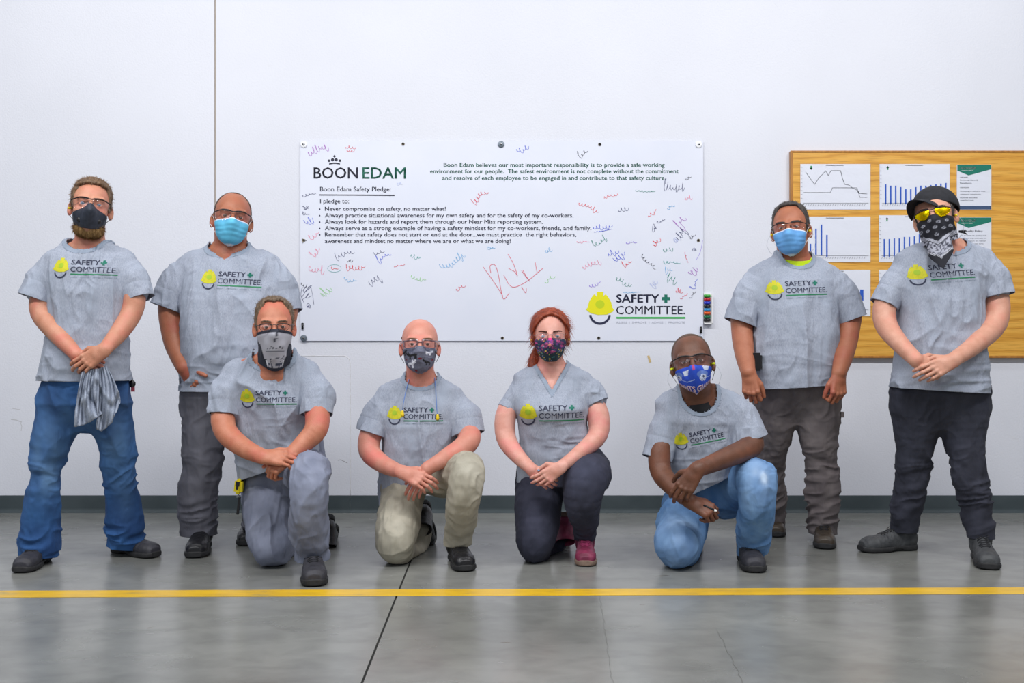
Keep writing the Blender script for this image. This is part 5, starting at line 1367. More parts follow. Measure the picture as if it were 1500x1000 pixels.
# ------------------------------------------------------------------ 1: bearded man at the far left
def man1():
    y = 4.74
    cfg = dict(head=(133, 298, 4.70, 0, 6, 5, 1.10), neckbase=(131, 375, 4.745, 24), skin='skinA',
        torso=[(346, 110, 152, 4.75, .058), (353, 104, 158, 4.745, .064), (358, 93, 168, 4.74, .068), (365, 78, 183, 4.74, .076), (375, 67, 192, 4.73, .088), (396, 68, 191, 4.72, .105), (425, 74, 186, 4.71, .113), (470, 77, 184, 4.71, .11), (510, 71, 186, 4.71, .115), (540, 63, 188, 4.71, .12), (566, 58, 190, 4.71, .122)],
        arms=[[(84, 388, 4.73, 15), (64, 430, 4.70, 16), (61, 458, 4.68, 15.5), (83, 488, 4.62, 13.5), (112, 519, 4.55, 9.5)], [(178, 388, 4.73, 15), (196, 430, 4.70, 15.5), (193, 457, 4.68, 15), (176, 485, 4.62, 13.5), (153, 512, 4.53, 9.5)]],
        sleeves=[dict(pts=[(84, 380, 4.735, 19), (66, 406, 4.72, 22), (50, 448, 4.70, 25)], cut=(53, 438, 4.70), pit=(80, 420, 4.72)), dict(pts=[(178, 380, 4.735, 19), (194, 406, 4.72, 22), (206, 448, 4.70, 21)], cut=(203, 438, 4.70), pit=(182, 420, 4.72))],
        collar=(131, 366, 350, 27.5, 4.745), hem=(125, 557, 4.71), logo=(88, 409, 91, 4.7, -1, 0, 1.0),
        hands=[dict(wrist=W(112, 520, 4.555), f=(.72, -.02, -.68), n=(-.1, -1, .1), thumb=-1, curl=((55, 70, 40),)*4, s=0.95),
               dict(wrist=W(152, 513, 4.525), f=(-.82, -.10, -.55), n=(.05, -1, .1), thumb=1, curl=((10, 30, 20), (12, 32, 20), (16, 36, 20), (20, 40, 20)), th=((.75, .6, -.3), (.95, .1, -.45), (.95, -.05, -.4)), s=1.0)],
        waist=[(520, 76, 178, 4.72, .10), (560, 66, 184, 4.73, .115), (590, 58, 190, 4.74, .12), (614, 70, 178, 4.76, .095), (628, 100, 146, 4.77, .06)],
        legs=[[(90, 596, 4.75, 27), (77, 636, 4.73, 27), (66, 694, 4.72, 19.5), (64, 722, 4.73, 22), (59, 764, 4.76, 25), (58, 796, 4.77, 26), (55, 822, 4.77, 25)], [(158, 600, 4.76, 28), (168, 636, 4.79, 25), (177, 694, 4.86, 20.5), (179, 722, 4.89, 21.5), (182, 764, 4.93, 24), (183, 793, 4.96, 23.5), (181, 815, 4.97, 23)]],
        cuffs=[((56, 812, 4.77), (-.1, 0, -1)), ((180, 801, 4.96), (-.12, 0, -1))], pmat='jeans', wear=[((82, 650, 4.65), .12, .55), ((66, 705, 4.65), .08, .4), ((172, 650, 4.7), .12, .5), ((180, 735, 4.8), .07, .35)])
    cfg['pfolds'] = legfolds(cfg['legs'][0], 2, 5)+legfolds(cfg['legs'][1], 2, 5)+[('r', .008, 3, W(122, 600, 4.66), .12)]
    r, H, tree = person('bearded man in blue jeans and black mask, leftmost, holding a grey cloth', (W(125, 0, 0)[0]*0+(125-750)*4.74/F, 4.78, 0), cfg)
    shoe_to(r, 'shoe', 66, 4.84, 31, 0.97); shoe_to(r, 'shoe', 170, 5.03, 224, 0.98)
    eyes(H, r, 'irisblue'); brows(H, r, M['hair_brown'], 0.9)
    hair(H, r, 'hair', HNE, hairline(zf=0.062, recess=0.006, nape=-0.045), lambda x, y, z: 0.0035+0.010*np.clip((z-0.045)/0.05, 0, 1), M['hair_brown'], disp=(0.004, 70), strands=2600, slen=0.013, swid=0.0016, lift=0.6)
    bt = lambda x, y, z: sub_ell(x, y, z, (0, -0.022, -0.094), (0.055, 0.052, 0.031))
    hair(H, r, 'beard', bt, lambda x, y, z: np.maximum(z+0.078, y-0.01), 0.002, M['beard'], disp=(0.005, 60), strands=4500, slen=0.017, swid=0.0014, flow=lambda b: np.tile(H.R@np.array((0, -0.4, -1.0)), (len(b), 1)), spread=0.45, lift=0.5, off=(0, 0, -0.05), seed=3)
    # black vented mask, peaked over the nose
    zt = lambda u: -0.010-0.046*abs(u)**0.9+0.006*math.exp(-(u/0.12)**2); zb = lambda u: -0.104+0.020*abs(u)**1.5
    U, V, th, Z, rr = maskgrid(H, HNE, zt, zb, 1.20, off=0.005)
    rr = rr+0.009*np.exp(-(U/0.30)**2)*np.sin(np.pi*np.clip(V*0.9+0.1, 0, 1))+0.004*np.exp(-(U/0.05)**2)*np.sin(np.pi*V)+0.0022*np.exp(-((np.abs(U)-0.62)/0.03)**2)
    g = sheet('face_mask', place(H, th, Z, rr, r), *U.shape, M['maskblack'], r, 0.002)
    pl = lambda u, v, k: H.w((math.sin(th[int((u+1)/2*60), 0])*(rr[int((u+1)/2*60), int(v*36)]+k), -math.cos(th[int((u+1)/2*60), 0])*(rr[int((u+1)/2*60), int(v*36)]+k), Z[int((u+1)/2*60), int(v*36)]))-root_loc(r)
    for sx in (-1, 1):
        mb = MB(); a, b = pl(sx*0.36, 0.60, -0.001), pl(sx*0.36, 0.60, 0.006); ax = unit(b-a)
        mb.tube([a, a+ax*0.005, a+ax*0.007], [0.0115, 0.0110, 0.0085], 18); mb.build('vent_valve', M['black'], g, smooth=True)
        for i in range(3):
            for j in range(3):
                a, b = pl(sx*(0.22+0.13*i+0.05*j), 0.16+0.09*j+0.07*i, 0.0), pl(sx*(0.22+0.13*i+0.05*j), 0.16+0.09*j+0.07*i, 0.0012)
                mb = MB(); mb.tube([a, b], 0.0016, 8); mb.build('vent_hole', M['black'], g)
    ear_loops(H, r, g, [[(0.066, -0.030, -0.058), (0.078, -0.006, -0.04), (0.084, 0.012, -0.03)]], M['black'])
    glasses(H, r, 'wrap'); plugs(H, r, (-1,))
    return r, H
p1, H1 = man1()

def man2():
    D = 0.09
    def s(l): return [(a, b, y+D, c) for a, b, y, c in l]
    cfg = dict(head=(341, 316, 5.06, 2, 6, 6, 1.17), hk=dict(jaw=1.12), neckbase=(337, 385, 5.10, 30), nk=1.12, skin='skinB',
        torso=[(a, b, c, y+D, h) for a, b, c, y, h in [(355, 308, 366, 5.02, .066), (362, 302, 372, 5.02, .072), (368, 286, 387, 5.02, .08), (377, 268, 403, 5.02, .095), (398, 262, 410, 5.01, .12), (440, 266, 406, 4.99, .15), (490, 267, 407, 4.98, .165), (530, 265, 405, 4.98, .17), (585, 266, 400, 5.0, .16)]],
        arms=[s([(272, 398, 5.02, 18), (250, 440, 5.0, 17), (254, 492, 4.97, 16), (262, 520, 4.92, 13.5), (269, 538, 4.87, 11)]), s([(402, 398, 5.02, 18), (422, 440, 5.0, 15), (414, 490, 4.97, 14), (400, 545, 4.95, 10)])],
        sleeves=[dict(pts=s([(282, 388, 5.02, 22), (260, 415, 5.01, 26), (241, 462, 4.99, 25)]), cut=(245, 452, 5.08), pit=(268, 425, 5.1)), dict(pts=s([(388, 388, 5.02, 22), (410, 415, 5.01, 24), (425, 468, 4.99, 22)]), cut=(422, 458, 5.08), pit=(405, 425, 5.1))],
        collar=(337, 373, 360, 29, 5.11), hem=(330, 572, 5.07), logo=(296, 424, 89, 5.0, -2, 0, 1.0),
        hands=[dict(wrist=W(269, 538, 4.96), f=(.50, -.1, -.85), n=(-.5, -.85, 0), thumb=-1, curl=((25, 40, 30),)*4, th=((.6, .7, 0), (.75, .6, .1), (.7, .65, .1)), s=1.08), dict(wrist=W(400, 545, 5.04), f=(-.1, 0, -1), n=(.5, -.8, 0), thumb=1, curl=((20, 30, 20),)*4)],
        waist=[(a, b, c, y+D, h) for a, b, c, y, h in [(545, 270, 395, 5.0, .14), (580, 267, 385, 5.0, .135), (605, 270, 376, 5.02, .11), (625, 300, 350, 5.03, .08)]],
        legs=[s([(300, 595, 5.0, 32), (298, 653, 4.99, 29), (295, 684, 4.99, 27), (289, 730, 5.0, 26.5), (291, 761, 5.01, 25), (292, 795, 5.02, 25)]), s([(350, 600, 5.04, 28), (374, 660, 5.08, 21), (380, 720, 5.12, 19), (376, 760, 5.15, 18), (373, 795, 5.17, 18)])],
        cuffs=[((291, 782, 5.11), (0, 0, -1)), ((373, 772, 5.25), (0, 0, -1))], pmat='work_grey', wear=[((300, 640, 4.9), .12, .4)])
    cfg['pfolds'] = legfolds(cfg['legs'][0], 2, 4)+legfolds(cfg['legs'][1], 2, 4)
    r, H, tree = person('heavy-set man in charcoal trousers and light blue mask, standing left of the banner', ((335-750)*5.1/F, 5.12, 0), cfg)
    shoe_to(r, 'boot', 299, 5.17, 285, 1.04); shoe_to(r, 'boot', 371, 5.45, 360)
    eyes(H, r); brows(H, r, M['hair_dark'])
    hair(H, r, 'hair', HNE, hairline(zf=0.098, yt=-0.028, recess=0.02, nape=-0.05), 0.0022, M['stubble'], disp=(0.0005, 90), strands=1400, slen=0.0035, swid=0.0011, lift=0.9)
    surgical(H, r, HNE, (96, 186, 222)); glasses(H, r, 'wrap')
    return r, H
p2, H2 = man2()

def man3():
    cfg = dict(head=(402, 478, 4.64, 0, 2, -1, 1.10), neckbase=(403, 545, 4.71, 27), skin='skinC',
        torso=[(512, 376, 432, 4.71, .068), (519, 370, 438, 4.72, .074), (526, 350, 452, 4.73, .080), (536, 334, 464, 4.74, .09), (558, 328, 468, 4.74, .115), (590, 335, 462, 4.75, .13), (620, 343, 460, 4.78, .14), (660, 350, 470, 4.82, .15), (712, 353, 478, 4.86, .15)],
        arms=[[(346, 548, 4.74, 17), (328, 600, 4.68, 17), (331, 632, 4.62, 16.5), (358, 656, 4.54, 14), (386, 669, 4.47, 11)], [(454, 548, 4.74, 17), (464, 600, 4.66, 17.5), (463, 628, 4.60, 17), (446, 648, 4.56, 14), (424, 668, 4.50, 11)]],
        sleeves=[dict(pts=[(350, 543, 4.74, 20), (334, 575, 4.70, 25), (329, 618, 4.66, 23)], cut=(329, 608, 4.67), pit=(345, 590, 4.72)), dict(pts=[(452, 543, 4.74, 20), (465, 575, 4.70, 22), (465, 620, 4.65, 21)], cut=(465, 607, 4.66), pit=(452, 590, 4.72))],
        collar=(403, 540, 522, 30, 4.72), hem=(355, 702, 4.8, (.34, 0, -.94)), logo=(356, 596, 84, 4.7, 0, 0, 1.0),
        hands=[dict(wrist=W(386, 669, 4.465), f=(.95, -.12, -.02), n=(.05, -.72, .65), thumb=-1, curl=((32, 48, 30), (30, 48, 30), (26, 46, 30), (22, 44, 30)), s=1.03),
               dict(wrist=W(424, 669, 4.50), f=(-.72, -.30, -.50), n=(-.2, -.75, .6), thumb=1, curl=((62, 55, 25), (62, 55, 25), (60, 55, 25), (58, 55, 25)), s=1.0)],
        waist=[(645, 358, 470, 4.88, .11), (690, 358, 474, 4.90, .14), (715, 364, 470, 4.91, .14)],
        legs=[[(395, 696, 4.92, 36), (389, 745, 4.80, 33), (394, 785, 4.73, 30), (401, 802, 4.71, 26), (404, 806, 4.85, 20), (432, 798, 5.02, 16), (470, 778, 5.14, 14)], [(438, 692, 4.92, 36), (452, 690, 4.62, 28), (454, 694, 4.48, 27), (452, 732, 4.45, 26), (453, 777, 4.50, 26), (456, 802, 4.55, 24), (456, 835, 4.57, 21)]],
        cuffs=[((456, 820, 4.55), (0, .1, -1))], pmat='slate', wear=[((455, 672, 4.42), .08, .6), ((385, 760, 4.65), .09, .4), ((452, 730, 4.4), .08, .3)])
    l0, l1 = cfg['legs']
    cfg['pfolds'] = [('t', .011, 22, W(452, 790, 4.5), W(455, 826, 4.56), .14), ('r', .007, 4.2, W(452, 672, 4.38), .14), ('r', .007, 3, W(410, 690, 4.7), .16), ('n', .007, (26, 10, 5), W(388, 770, 4.7), .13, True)]
    r, H, tree = person('kneeling man in slate work trousers with a skull-white neck gaiter, leftmost of the front row', ((420-750)*4.7/F, 4.7, 0), cfg)
    shoe_to(r, 'shoe', 458, 4.60, 460, 1.04); shoe(r, 'boot', W(478, 752, 5.16), 8, pitch=152)
    eyes(H, r); brows(H, r, M['hair_greybrown'], 0.9)
    hair(H, r, 'hair', HNE, hairline(zf=0.086, recess=0.022, nape=-0.045), lambda x, y, z: 0.003+0.008*np.clip((z-0.05)/0.05, 0, 1), M['hair_greybrown'], disp=(0.0035, 60), strands=3000, slen=0.014, swid=0.0015, lift=0.4, flow=lambda b: np.tile(H.R@np.array((0.7, 0.8, 0)), (len(b), 1)))
    # neck gaiter
    n, m = 97, 45; u = np.linspace(-1, 1, n); v = np.linspace(0, 1, m); U, V = np.meshgrid(u, v, indexing='ij'); th = U*math.pi*0.999
    c = 0.5+0.5*np.cos(th); Zt = -0.064+0.052*c**1.5; Zb = -0.130-0.050*c**1.5; Z = Zt+(Zb-Zt)*V
    fn = lambda x, y, z: smin(HNE(x, y, z), sub_cone(x, y, z, (0, 0.024, -0.045), (0, 0.035, -0.20), 0.058, 0.066), 0.02)
    rr = smooth2(wrap(fn, th, Z, 0.005, hull=True), 3)
    rr = rr+0.0035*ridged(np.stack([U.ravel()*7, V.ravel()*3+U.ravel(), 0*U.ravel()], 1), 2).reshape(U.shape)*np.sin(np.pi*V)+0.004*np.exp(-(U/0.2)**2)*V
    A = np.abs(U)*math.pi; C = np.tile(np.array((176, 176, 186.)), (n*m, 1)); f = lambda x: x.ravel()
    nz = vnoise(np.stack([f(U)*30, f(V)*14, 0*f(U)], 1), 7); nz2 = ridged(np.stack([f(U)*16, f(V)*9, 0*f(U)], 1), 9)
    dark = np.array((30, 34, 48.))
    edge = f(V < 0.06+0.02*np.cos(3*U)) | f(V > 0.93) | f(A > 1.0)
    C[edge] = dark
    side = f((A > 0.75) & (V > 0.30)) | f((V > 0.72) & (A > 0.55)); C[side] = dark
    band = f((V > 0.80) & (V < 0.92) & (A < 0.75)) & (nz > 0.05); C[band] = (60, 66, 84)
    ln = f((V > 0.62) & (V < 0.78) & (A < 0.7)) & (nz2 > 0.72); C[ln] = (46, 50, 64)
    word = f((np.abs(V-0.44) < 0.035) & (np.abs(U+0.0) < 0.125)) & (np.sin(f(U)*190)*np.cos(f(V)*60+f(U)*50) > 0.25); C[word] = (50, 52, 64)
    ul = f((np.abs(V-0.515) < 0.012) & (np.abs(U) < 0.15)); C[ul] = (90, 94, 106)
    skull = f(((U-0.02)/0.03)**2+((V-0.26)/0.055)**2 < 1) & (nz > -0.1); C[skull] = (58, 60, 74)
    seam = f((np.abs(U-0.02-0.06*(0.2-V)) < 0.012) & (V < 0.16)); C[seam] = (48, 50, 62)
    for sg in (-1, 1):
        st = f((np.abs(sg*U-0.20-0.08*(V-0.8)) < 0.018) & (V > 0.74) & (V < 0.92)); C[st] = (216, 218, 226)
    sheet('neck_gaiter', place(H, th, Z, rr, r), n, m, M['cloth_print'], r, 0.0018, printc=C)['label'] = 'pale grey neck gaiter with black border print'
    glasses(H, r, 'frame', 'glasses')
    return r, H
p3, H3 = man3()

def man4():
    cfg = dict(head=(615, 503, 4.86, 0, 9, 0, 1.12), hk=dict(jaw=1.0), neckbase=(616, 575, 4.93, 24), skin='skinD',
        torso=[(546, 594, 641, 4.92, .058), (553, 589, 647, 4.925, .064), (559, 574, 660, 4.93, .070), (568, 558, 676, 4.93, .083), (592, 553, 681, 4.93, .105), (625, 561, 668, 4.92, .115), (655, 562, 664, 4.93, .125), (690, 558, 672, 4.95, .135), (748, 556, 690, 4.97, .14)],
        arms=[[(572, 588, 4.93, 14), (546, 630, 4.90, 16), (541, 660, 4.86, 15.5), (562, 680, 4.78, 13), (588, 691, 4.68, 9.5)], [(665, 588, 4.93, 14), (684, 628, 4.87, 16.5), (685, 648, 4.80, 16), (655, 669, 4.74, 13), (626, 686, 4.71, 9.5)]],
        sleeves=[dict(pts=[(574, 580, 4.93, 18), (556, 605, 4.92, 22), (543, 644, 4.90, 22)], cut=(545, 635, 4.90), pit=(565, 618, 4.92)), dict(pts=[(664, 580, 4.93, 18), (680, 605, 4.90, 22), (688, 646, 4.86, 22)], cut=(686, 636, 4.87), pit=(672, 618, 4.92))],
        collar=(618, 567, 551, 24, 4.93), hem=(558, 740, 4.9, (.50, 0, -.86)), logo=(569, 620, 82, 4.9, 0, 0, 1.0),
        hands=[dict(wrist=W(589, 691, 4.675), f=(.90, -.12, -.36), n=(.15, -.85, .5), thumb=-1, curl=((12, 26, 18), (14, 28, 18), (18, 30, 18), (22, 32, 18)), s=1.0),
               dict(wrist=W(625, 687, 4.715), f=(-.50, -.12, -.85), n=(-.1, -.95, .15), thumb=1, curl=((20, 24, 15),)*4, s=0.95)],
        waist=[(650, 572, 664, 4.95, .10), (690, 566, 676, 4.96, .13), (712, 572, 676, 4.97, .14)],
        legs=[[(592, 705, 4.97, 31), (587, 742, 4.88, 30), (583, 775, 4.79, 29), (581, 798, 4.745, 26), (590, 808, 4.88, 17), (608, 806, 5.02, 14), (618, 780, 5.09, 13)], [(650, 694, 4.98, 33), (676, 690, 4.76, 28), (684, 693, 4.63, 25), (680, 728, 4.62, 23), (674, 768, 4.72, 21), (670, 796, 4.80, 19), (669, 815, 4.83, 18)]],
        cuffs=[((670, 797, 4.80), (0.05, 0, -1))], pmat='khaki', wear=[((684, 675, 4.55), .07, .6), ((578, 780, 4.7), .08, .5)])
    cfg['pfolds'] = [('r', .007, 4.0, W(682, 678, 4.56), .13), ('r', .007, 3, W(622, 700, 4.8), .15), ('t', .006, 18, W(676, 750, 4.66), W(670, 800, 4.8), .12), ('n', .008, (24, 10, 6), W(585, 760, 4.78), .12, True)]
    r, H, tree = person('kneeling bald man in khaki trousers with a moose-print mask, under the banner', ((625-750)*4.9/F, 4.88, 0), cfg)
    shoe_to(r, 'boot', 667, 4.87, 680); shoe(r, 'boot', W(620, 733, 5.11), 0, pitch=124)
    eyes(H, r); brows(H, r, M['hair_brown'], 0.55)
    zt = lambda u: -0.014-0.012*abs(u)**1.5; zb = lambda u: -0.118+0.040*abs(u)**2.4
    U, V, th, Z, rr = maskgrid(H, HNE, zt, zb, 1.22, n=91, m=61, off=0.004)
    rr = rr+0.008*np.exp(-(U/0.35)**2)*np.sin(np.pi*V)+0.0015*ridged(np.stack([U.ravel()*4, V.ravel()*5, 0*U.ravel()], 1), 3).reshape(U.shape)
    n, m = U.shape; f = lambda q: q.ravel(); C = np.tile(np.array((104, 106, 124.)), (n*m, 1)); nz = vnoise(np.stack([f(U)*45, f(V)*30, 0*f(U)], 1), 3)
    C += nz[:, None]*14
    def beast(u0, v0, s, col, flip=1):
        x = (f(U)-u0)/s*flip; y = (f(V)-v0)/s/0.62
        q = ((x/1.0)**2+(y/0.42)**2 < 1) | (((x-0.95)/0.42)**2+((y+0.45)/0.38)**2 < 1) | ((np.abs(x-0.95-(-y-0.9)*0.3) < 0.45) & (y < -0.7) & (y > -1.25) & (np.sin(x*16) > -0.2))
        for lx in (-0.8, -0.5, 0.45, 0.75): q |= (np.abs(x-lx) < 0.11) & (y > 0) & (y < 1.25)
        C[q] = col
    for u0, v0, s, col, fl_ in ((-0.72, 0.20, 0.17, (20, 20, 24), 1), (-0.25, 0.34, 0.20, (18, 18, 22), -1), (0.30, 0.22, 0.14, (216, 218, 230), 1), (0.78, 0.22, 0.15, (20, 20, 24), -1), (-0.40, 0.68, 0.20, (224, 226, 236), 1), (0.30, 0.62, 0.16, (20, 20, 26), -1)): beast(u0, v0, s, col, fl_)
    for u0, v0 in ((-0.62, 0.5), (0.55, 0.50), (0.5, 0.85), (-0.15, 0.93), (-0.55, 0.85), (0.0, 0.5)):
        C[((f(U)-u0)/0.055)**2+((f(V)-v0)/0.035)**2 < 1] = (120, 26, 44)
    g = sheet('face_mask', place(H, th, Z, rr, r), n, m, M['cloth_print'], r, 0.0018, printc=C)
    ear_loops(H, r, g, [[(0.068, -0.026, -0.030), (0.080, 0.0, 0.006), (0.086, 0.018, 0.008)], [(0.066, -0.026, -0.072), (0.080, 0.0, -0.045), (0.086, 0.018, -0.03)]], M['blackmatte'])
    glasses(H, r, 'clearframe')
    return r, H
p4, H4 = man4()

def woman5():
    cfg = dict(head=(806, 492, 4.88, 0, 4, -1, 1.06), hk=dict(female=True, jaw=0.93), neckbase=(807, 545, 4.94, 21), nk=0.92, skin='skinE',
        torso=[(527, 788, 830, 4.94, .053), (534, 783, 836, 4.94, .058), (540, 766, 850, 4.93, .066), (549, 752, 864, 4.93, .080), (572, 752, 862, 4.92, .105), (598, 756, 860, 4.90, .140), (622, 761, 858, 4.91, .120), (650, 761, 868, 4.93, .122), (712, 756, 890, 4.95, .13)],
        arms=[[(768, 566, 4.93, 12), (743, 602, 4.90, 15), (741, 640, 4.86, 14.5), (758, 667, 4.77, 11.5), (779, 687, 4.69, 8.5)], [(850, 566, 4.93, 13), (873, 600, 4.90, 16.5), (876, 636, 4.85, 14.5), (850, 662, 4.75, 11), (822, 683, 4.67, 8.5)]],
        sleeves=[dict(pts=[(770, 558, 4.93, 15), (754, 580, 4.92, 17), (738, 610, 4.90, 16)], cut=(743, 599, 4.90), pit=(762, 595, 4.92)), dict(pts=[(846, 558, 4.93, 15), (864, 572, 4.92, 19), (878, 603, 4.90, 19)], cut=(874, 590, 4.90), pit=(860, 595, 4.92))],
        collar=(807, 571, 530, 24, 4.94, 'vee'), hem=(760, 706, 4.9, (.26, 0, -.97)), logo=(760, 622, 96, 4.85, 1, 0, 1.0), sfolds=[],
        hands=[dict(wrist=W(779, 688, 4.69), f=(.78, -.02, -.6), n=(-.1, -1, .1), thumb=-1, curl=((25, 35, 20),)*4, s=0.88, fat=0.95),
               dict(wrist=W(822, 684, 4.655), f=(-.80, -.08, -.52), n=(.05, -1, .1), thumb=1, curl=((12, 34, 22), (14, 36, 22), (18, 38, 22), (22, 40, 22)), th=((.65, .7, -.25), (1, -.0, -.35), (1, -.25, -.3)), s=0.90, fat=0.97)],
        waist=[(640, 768, 862, 4.94, .11), (675, 762, 884, 4.96, .13), (705, 764, 880, 4.97, .14)],
        legs=[[(792, 700, 4.97, 34), (788, 745, 4.89, 33), (785, 782, 4.81, 29), (784, 800, 4.79, 22), (792, 808, 4.95, 15), (812, 800, 5.05, 12), (824, 785, 5.12, 12)], [(850, 692, 5.0, 38), (860, 694, 4.82, 33), (856, 704, 4.72, 31), (853, 738, 4.72, 25), (857, 768, 4.84, 17), (857, 785, 4.90, 15), (857, 800, 4.92, 15)]],
        cuffs=[((857, 790, 4.90), (0, 0, -1))], pmat='navyp', wear=[((850, 690, 4.65), .08, .4)])
    cfg['pfolds'] = [('r', .006, 3.5, W(852, 695, 4.65), .12), ('r', .007, 3, W(818, 705, 4.8), .14), ('n', .005, (22, 10, 8), W(786, 770, 4.8), .12, True), ('t', .005, 24, W(857, 755, 4.8), W(857, 790, 4.9), .1)]
    r, H, tree = person('kneeling red-haired woman in navy trousers and raspberry boots with floral mask', ((818-750)*4.9/F, 4.9, 0), cfg)
    shoe_to(r, 'pinkboot', 857, 4.96, 857, 0.93); shoe(r, 'pinkboot', W(826, 750, 5.06), 4, pitch=140, s=0.93)
    eyes(H, r, 'irisblue', (0, 0)); brows(H, r, mat('brow_auburn', (74, 34, 24), rough=0.8), 0.9, 0.018)
    HN = lambda x, y, z: head_sdf(x, y, z, ears=False, detail=False, female=True, jaw=0.93)
    def reg(x, y, z):
        # centre-right parting, swept sideways over the temples and behind the ears
        fr = 0.080-9.5*(x-0.006)**2-z-(y+0.03)*0.45
        sd = np.maximum(-0.040-y+np.clip(-z, 0, 1)*0.9, -0.075-z); sd = np.maximum(sd, 0.052-np.abs(x)-np.maximum(0, y))
        return np.minimum(fr, sd)
    hair(H, r, 'hair', HN, reg, lambda x, y, z: 0.010+0.006*np.clip((z-0.02)/0.06, 0, 1)+0.0018*np.sin(y*260+x*150), M['hair_red'], h=0.003, disp=(0.0015, 60), strands=2600, slen=0.045, swid=0.0016, flow=lambda b: (lambda q: (np.stack([np.sign(q[:, 0])*0.6, np.full(len(q), 0.5), np.full(len(q), -0.9)], 1))@H.R.T)(((b+root_loc(r)-H.c)@H.R)), spread=0.10, lift=0.02, gravity=(0, 0, -0.1))
    # ponytail and loose strands
    T = Field(0.0035); rl = root_loc(r)
    T.chain([(H.w((-0.02, 0.095, 0.0)), 0.022), (H.w((-0.05, 0.10, -0.045)), 0.024), (H.w((-0.074, 0.075, -0.09)), 0.024), (H.w((-0.082, 0.05, -0.125)), 0.020), (H.w((-0.078, 0.035, -0.148)), 0.010)], k=0.01)
    V, Fc = T.mesh(); me = mesh_from('ponytail', V-rl, Fc, M['hair_red']); nm = normals_of(me); P = coords_of(me).astype('f8')+nm*(0.003*ridged(coords_of(me)*np.array((90, 90, 10)), 5))[:, None]
    S, Fq, Ft = fuzz(P, nm, 900, 0.05, 0.0016, lambda b: np.tile(np.array((0.1, -0.1, -1.0)), (len(b), 1)), np.random.default_rng(2), 0.12, 0.04); o = len(P)
    me = mesh_from('ponytail', np.concatenate([P, S]), Fc+[tuple(x) for x in (Fq+o).tolist()]+[tuple(x) for x in (Ft+o).tolist()], M['hair_red']); new_obj('ponytail', me, r)
    zt = lambda u: -0.011-0.003*abs(u)**1.5; zb = lambda u: -0.112+0.050*abs(u)**2.3
    U, V, th, Z, rr = maskgrid(H, HN, zt, zb, 1.15, n=97, m=65, off=0.004)
    rr = rr+0.010*np.exp(-(U/0.4)**2)*np.sin(np.pi*V); n, m = U.shape; f = lambda q: q.ravel()
    rg = np.random.default_rng(11); C = np.tile(np.array((34, 42, 72.)), (n*m, 1))
    X = f(U); Y = f(V)*0.95
    C[(Y > 0.55)] = (24, 46, 56)
    pal = [(170, 60, 120), (140, 50, 110), (196, 84, 130), (96, 60, 140), (60, 84, 140), (120, 44, 92)]
    for i in range(110):
        u0, v0 = rg.uniform(-1, 1), rg.uniform(0, 0.62); s_ = rg.uniform(0.03, 0.09); a = np.arctan2(Y-v0, (X-u0)*0.9); d = np.hypot((X-u0), (Y-v0)*1.1)
        C[d < s_*(0.65+0.35*np.cos(a*5+i))] = pal[i % 6]
    for i in range(120):
        u0 = rg.uniform(-1, 1); v0 = rg.uniform(0.45, 1) if i % 3 else rg.uniform(0, 1); s_ = rg.uniform(0.012, 0.035); d = np.hypot((X-u0), (Y-v0)*1.1)
        C[d < s_] = [(206, 176, 48), (58, 110, 110), (214, 190, 70), (96, 130, 100), (130, 150, 190)][i % 5] if u0 > -0.6 or v0 > 0.7 else (190, 110, 160)
    d = np.hypot(X+0.02, (Y-0.28)*1.1); a = np.arctan2(Y-0.28, X); C[d < 0.12*(0.6+0.4*np.cos(a*7))] = (206, 96, 130); C[d < 0.025] = (230, 190, 110)
    C[np.hypot(X, (Y-0.05)*1.1) < 0.06] = (220, 40, 120)
    g = sheet('face_mask', place(H, th, Z, rr, r), n, m, M['cloth_print'], r, 0.0018, printc=C); g['label'] = 'dark floral print cloth mask'
    ear_loops(H, r, g, [[(0.063, -0.030, -0.016), (0.074, -0.004, 0.0), (0.080, 0.014, 0.0)]], M['blackmatte'])
    glasses(H, r, 'rimless', 'glasses'); plugs(H, r)
    # nail polish on the thumb lying on top
    c = np.array(cfg['tips'][1][4])-rl; mb = MB(); mb.tube([c+(-.004, -.006, .002), c+(0, -.008, .003), c+(.006, -.0075, .003)], [.003, .0052, .003], 10); mb.build('thumb_nail', M['nail'], r, smooth=True)
    return r, H
p5, H5 = woman5()

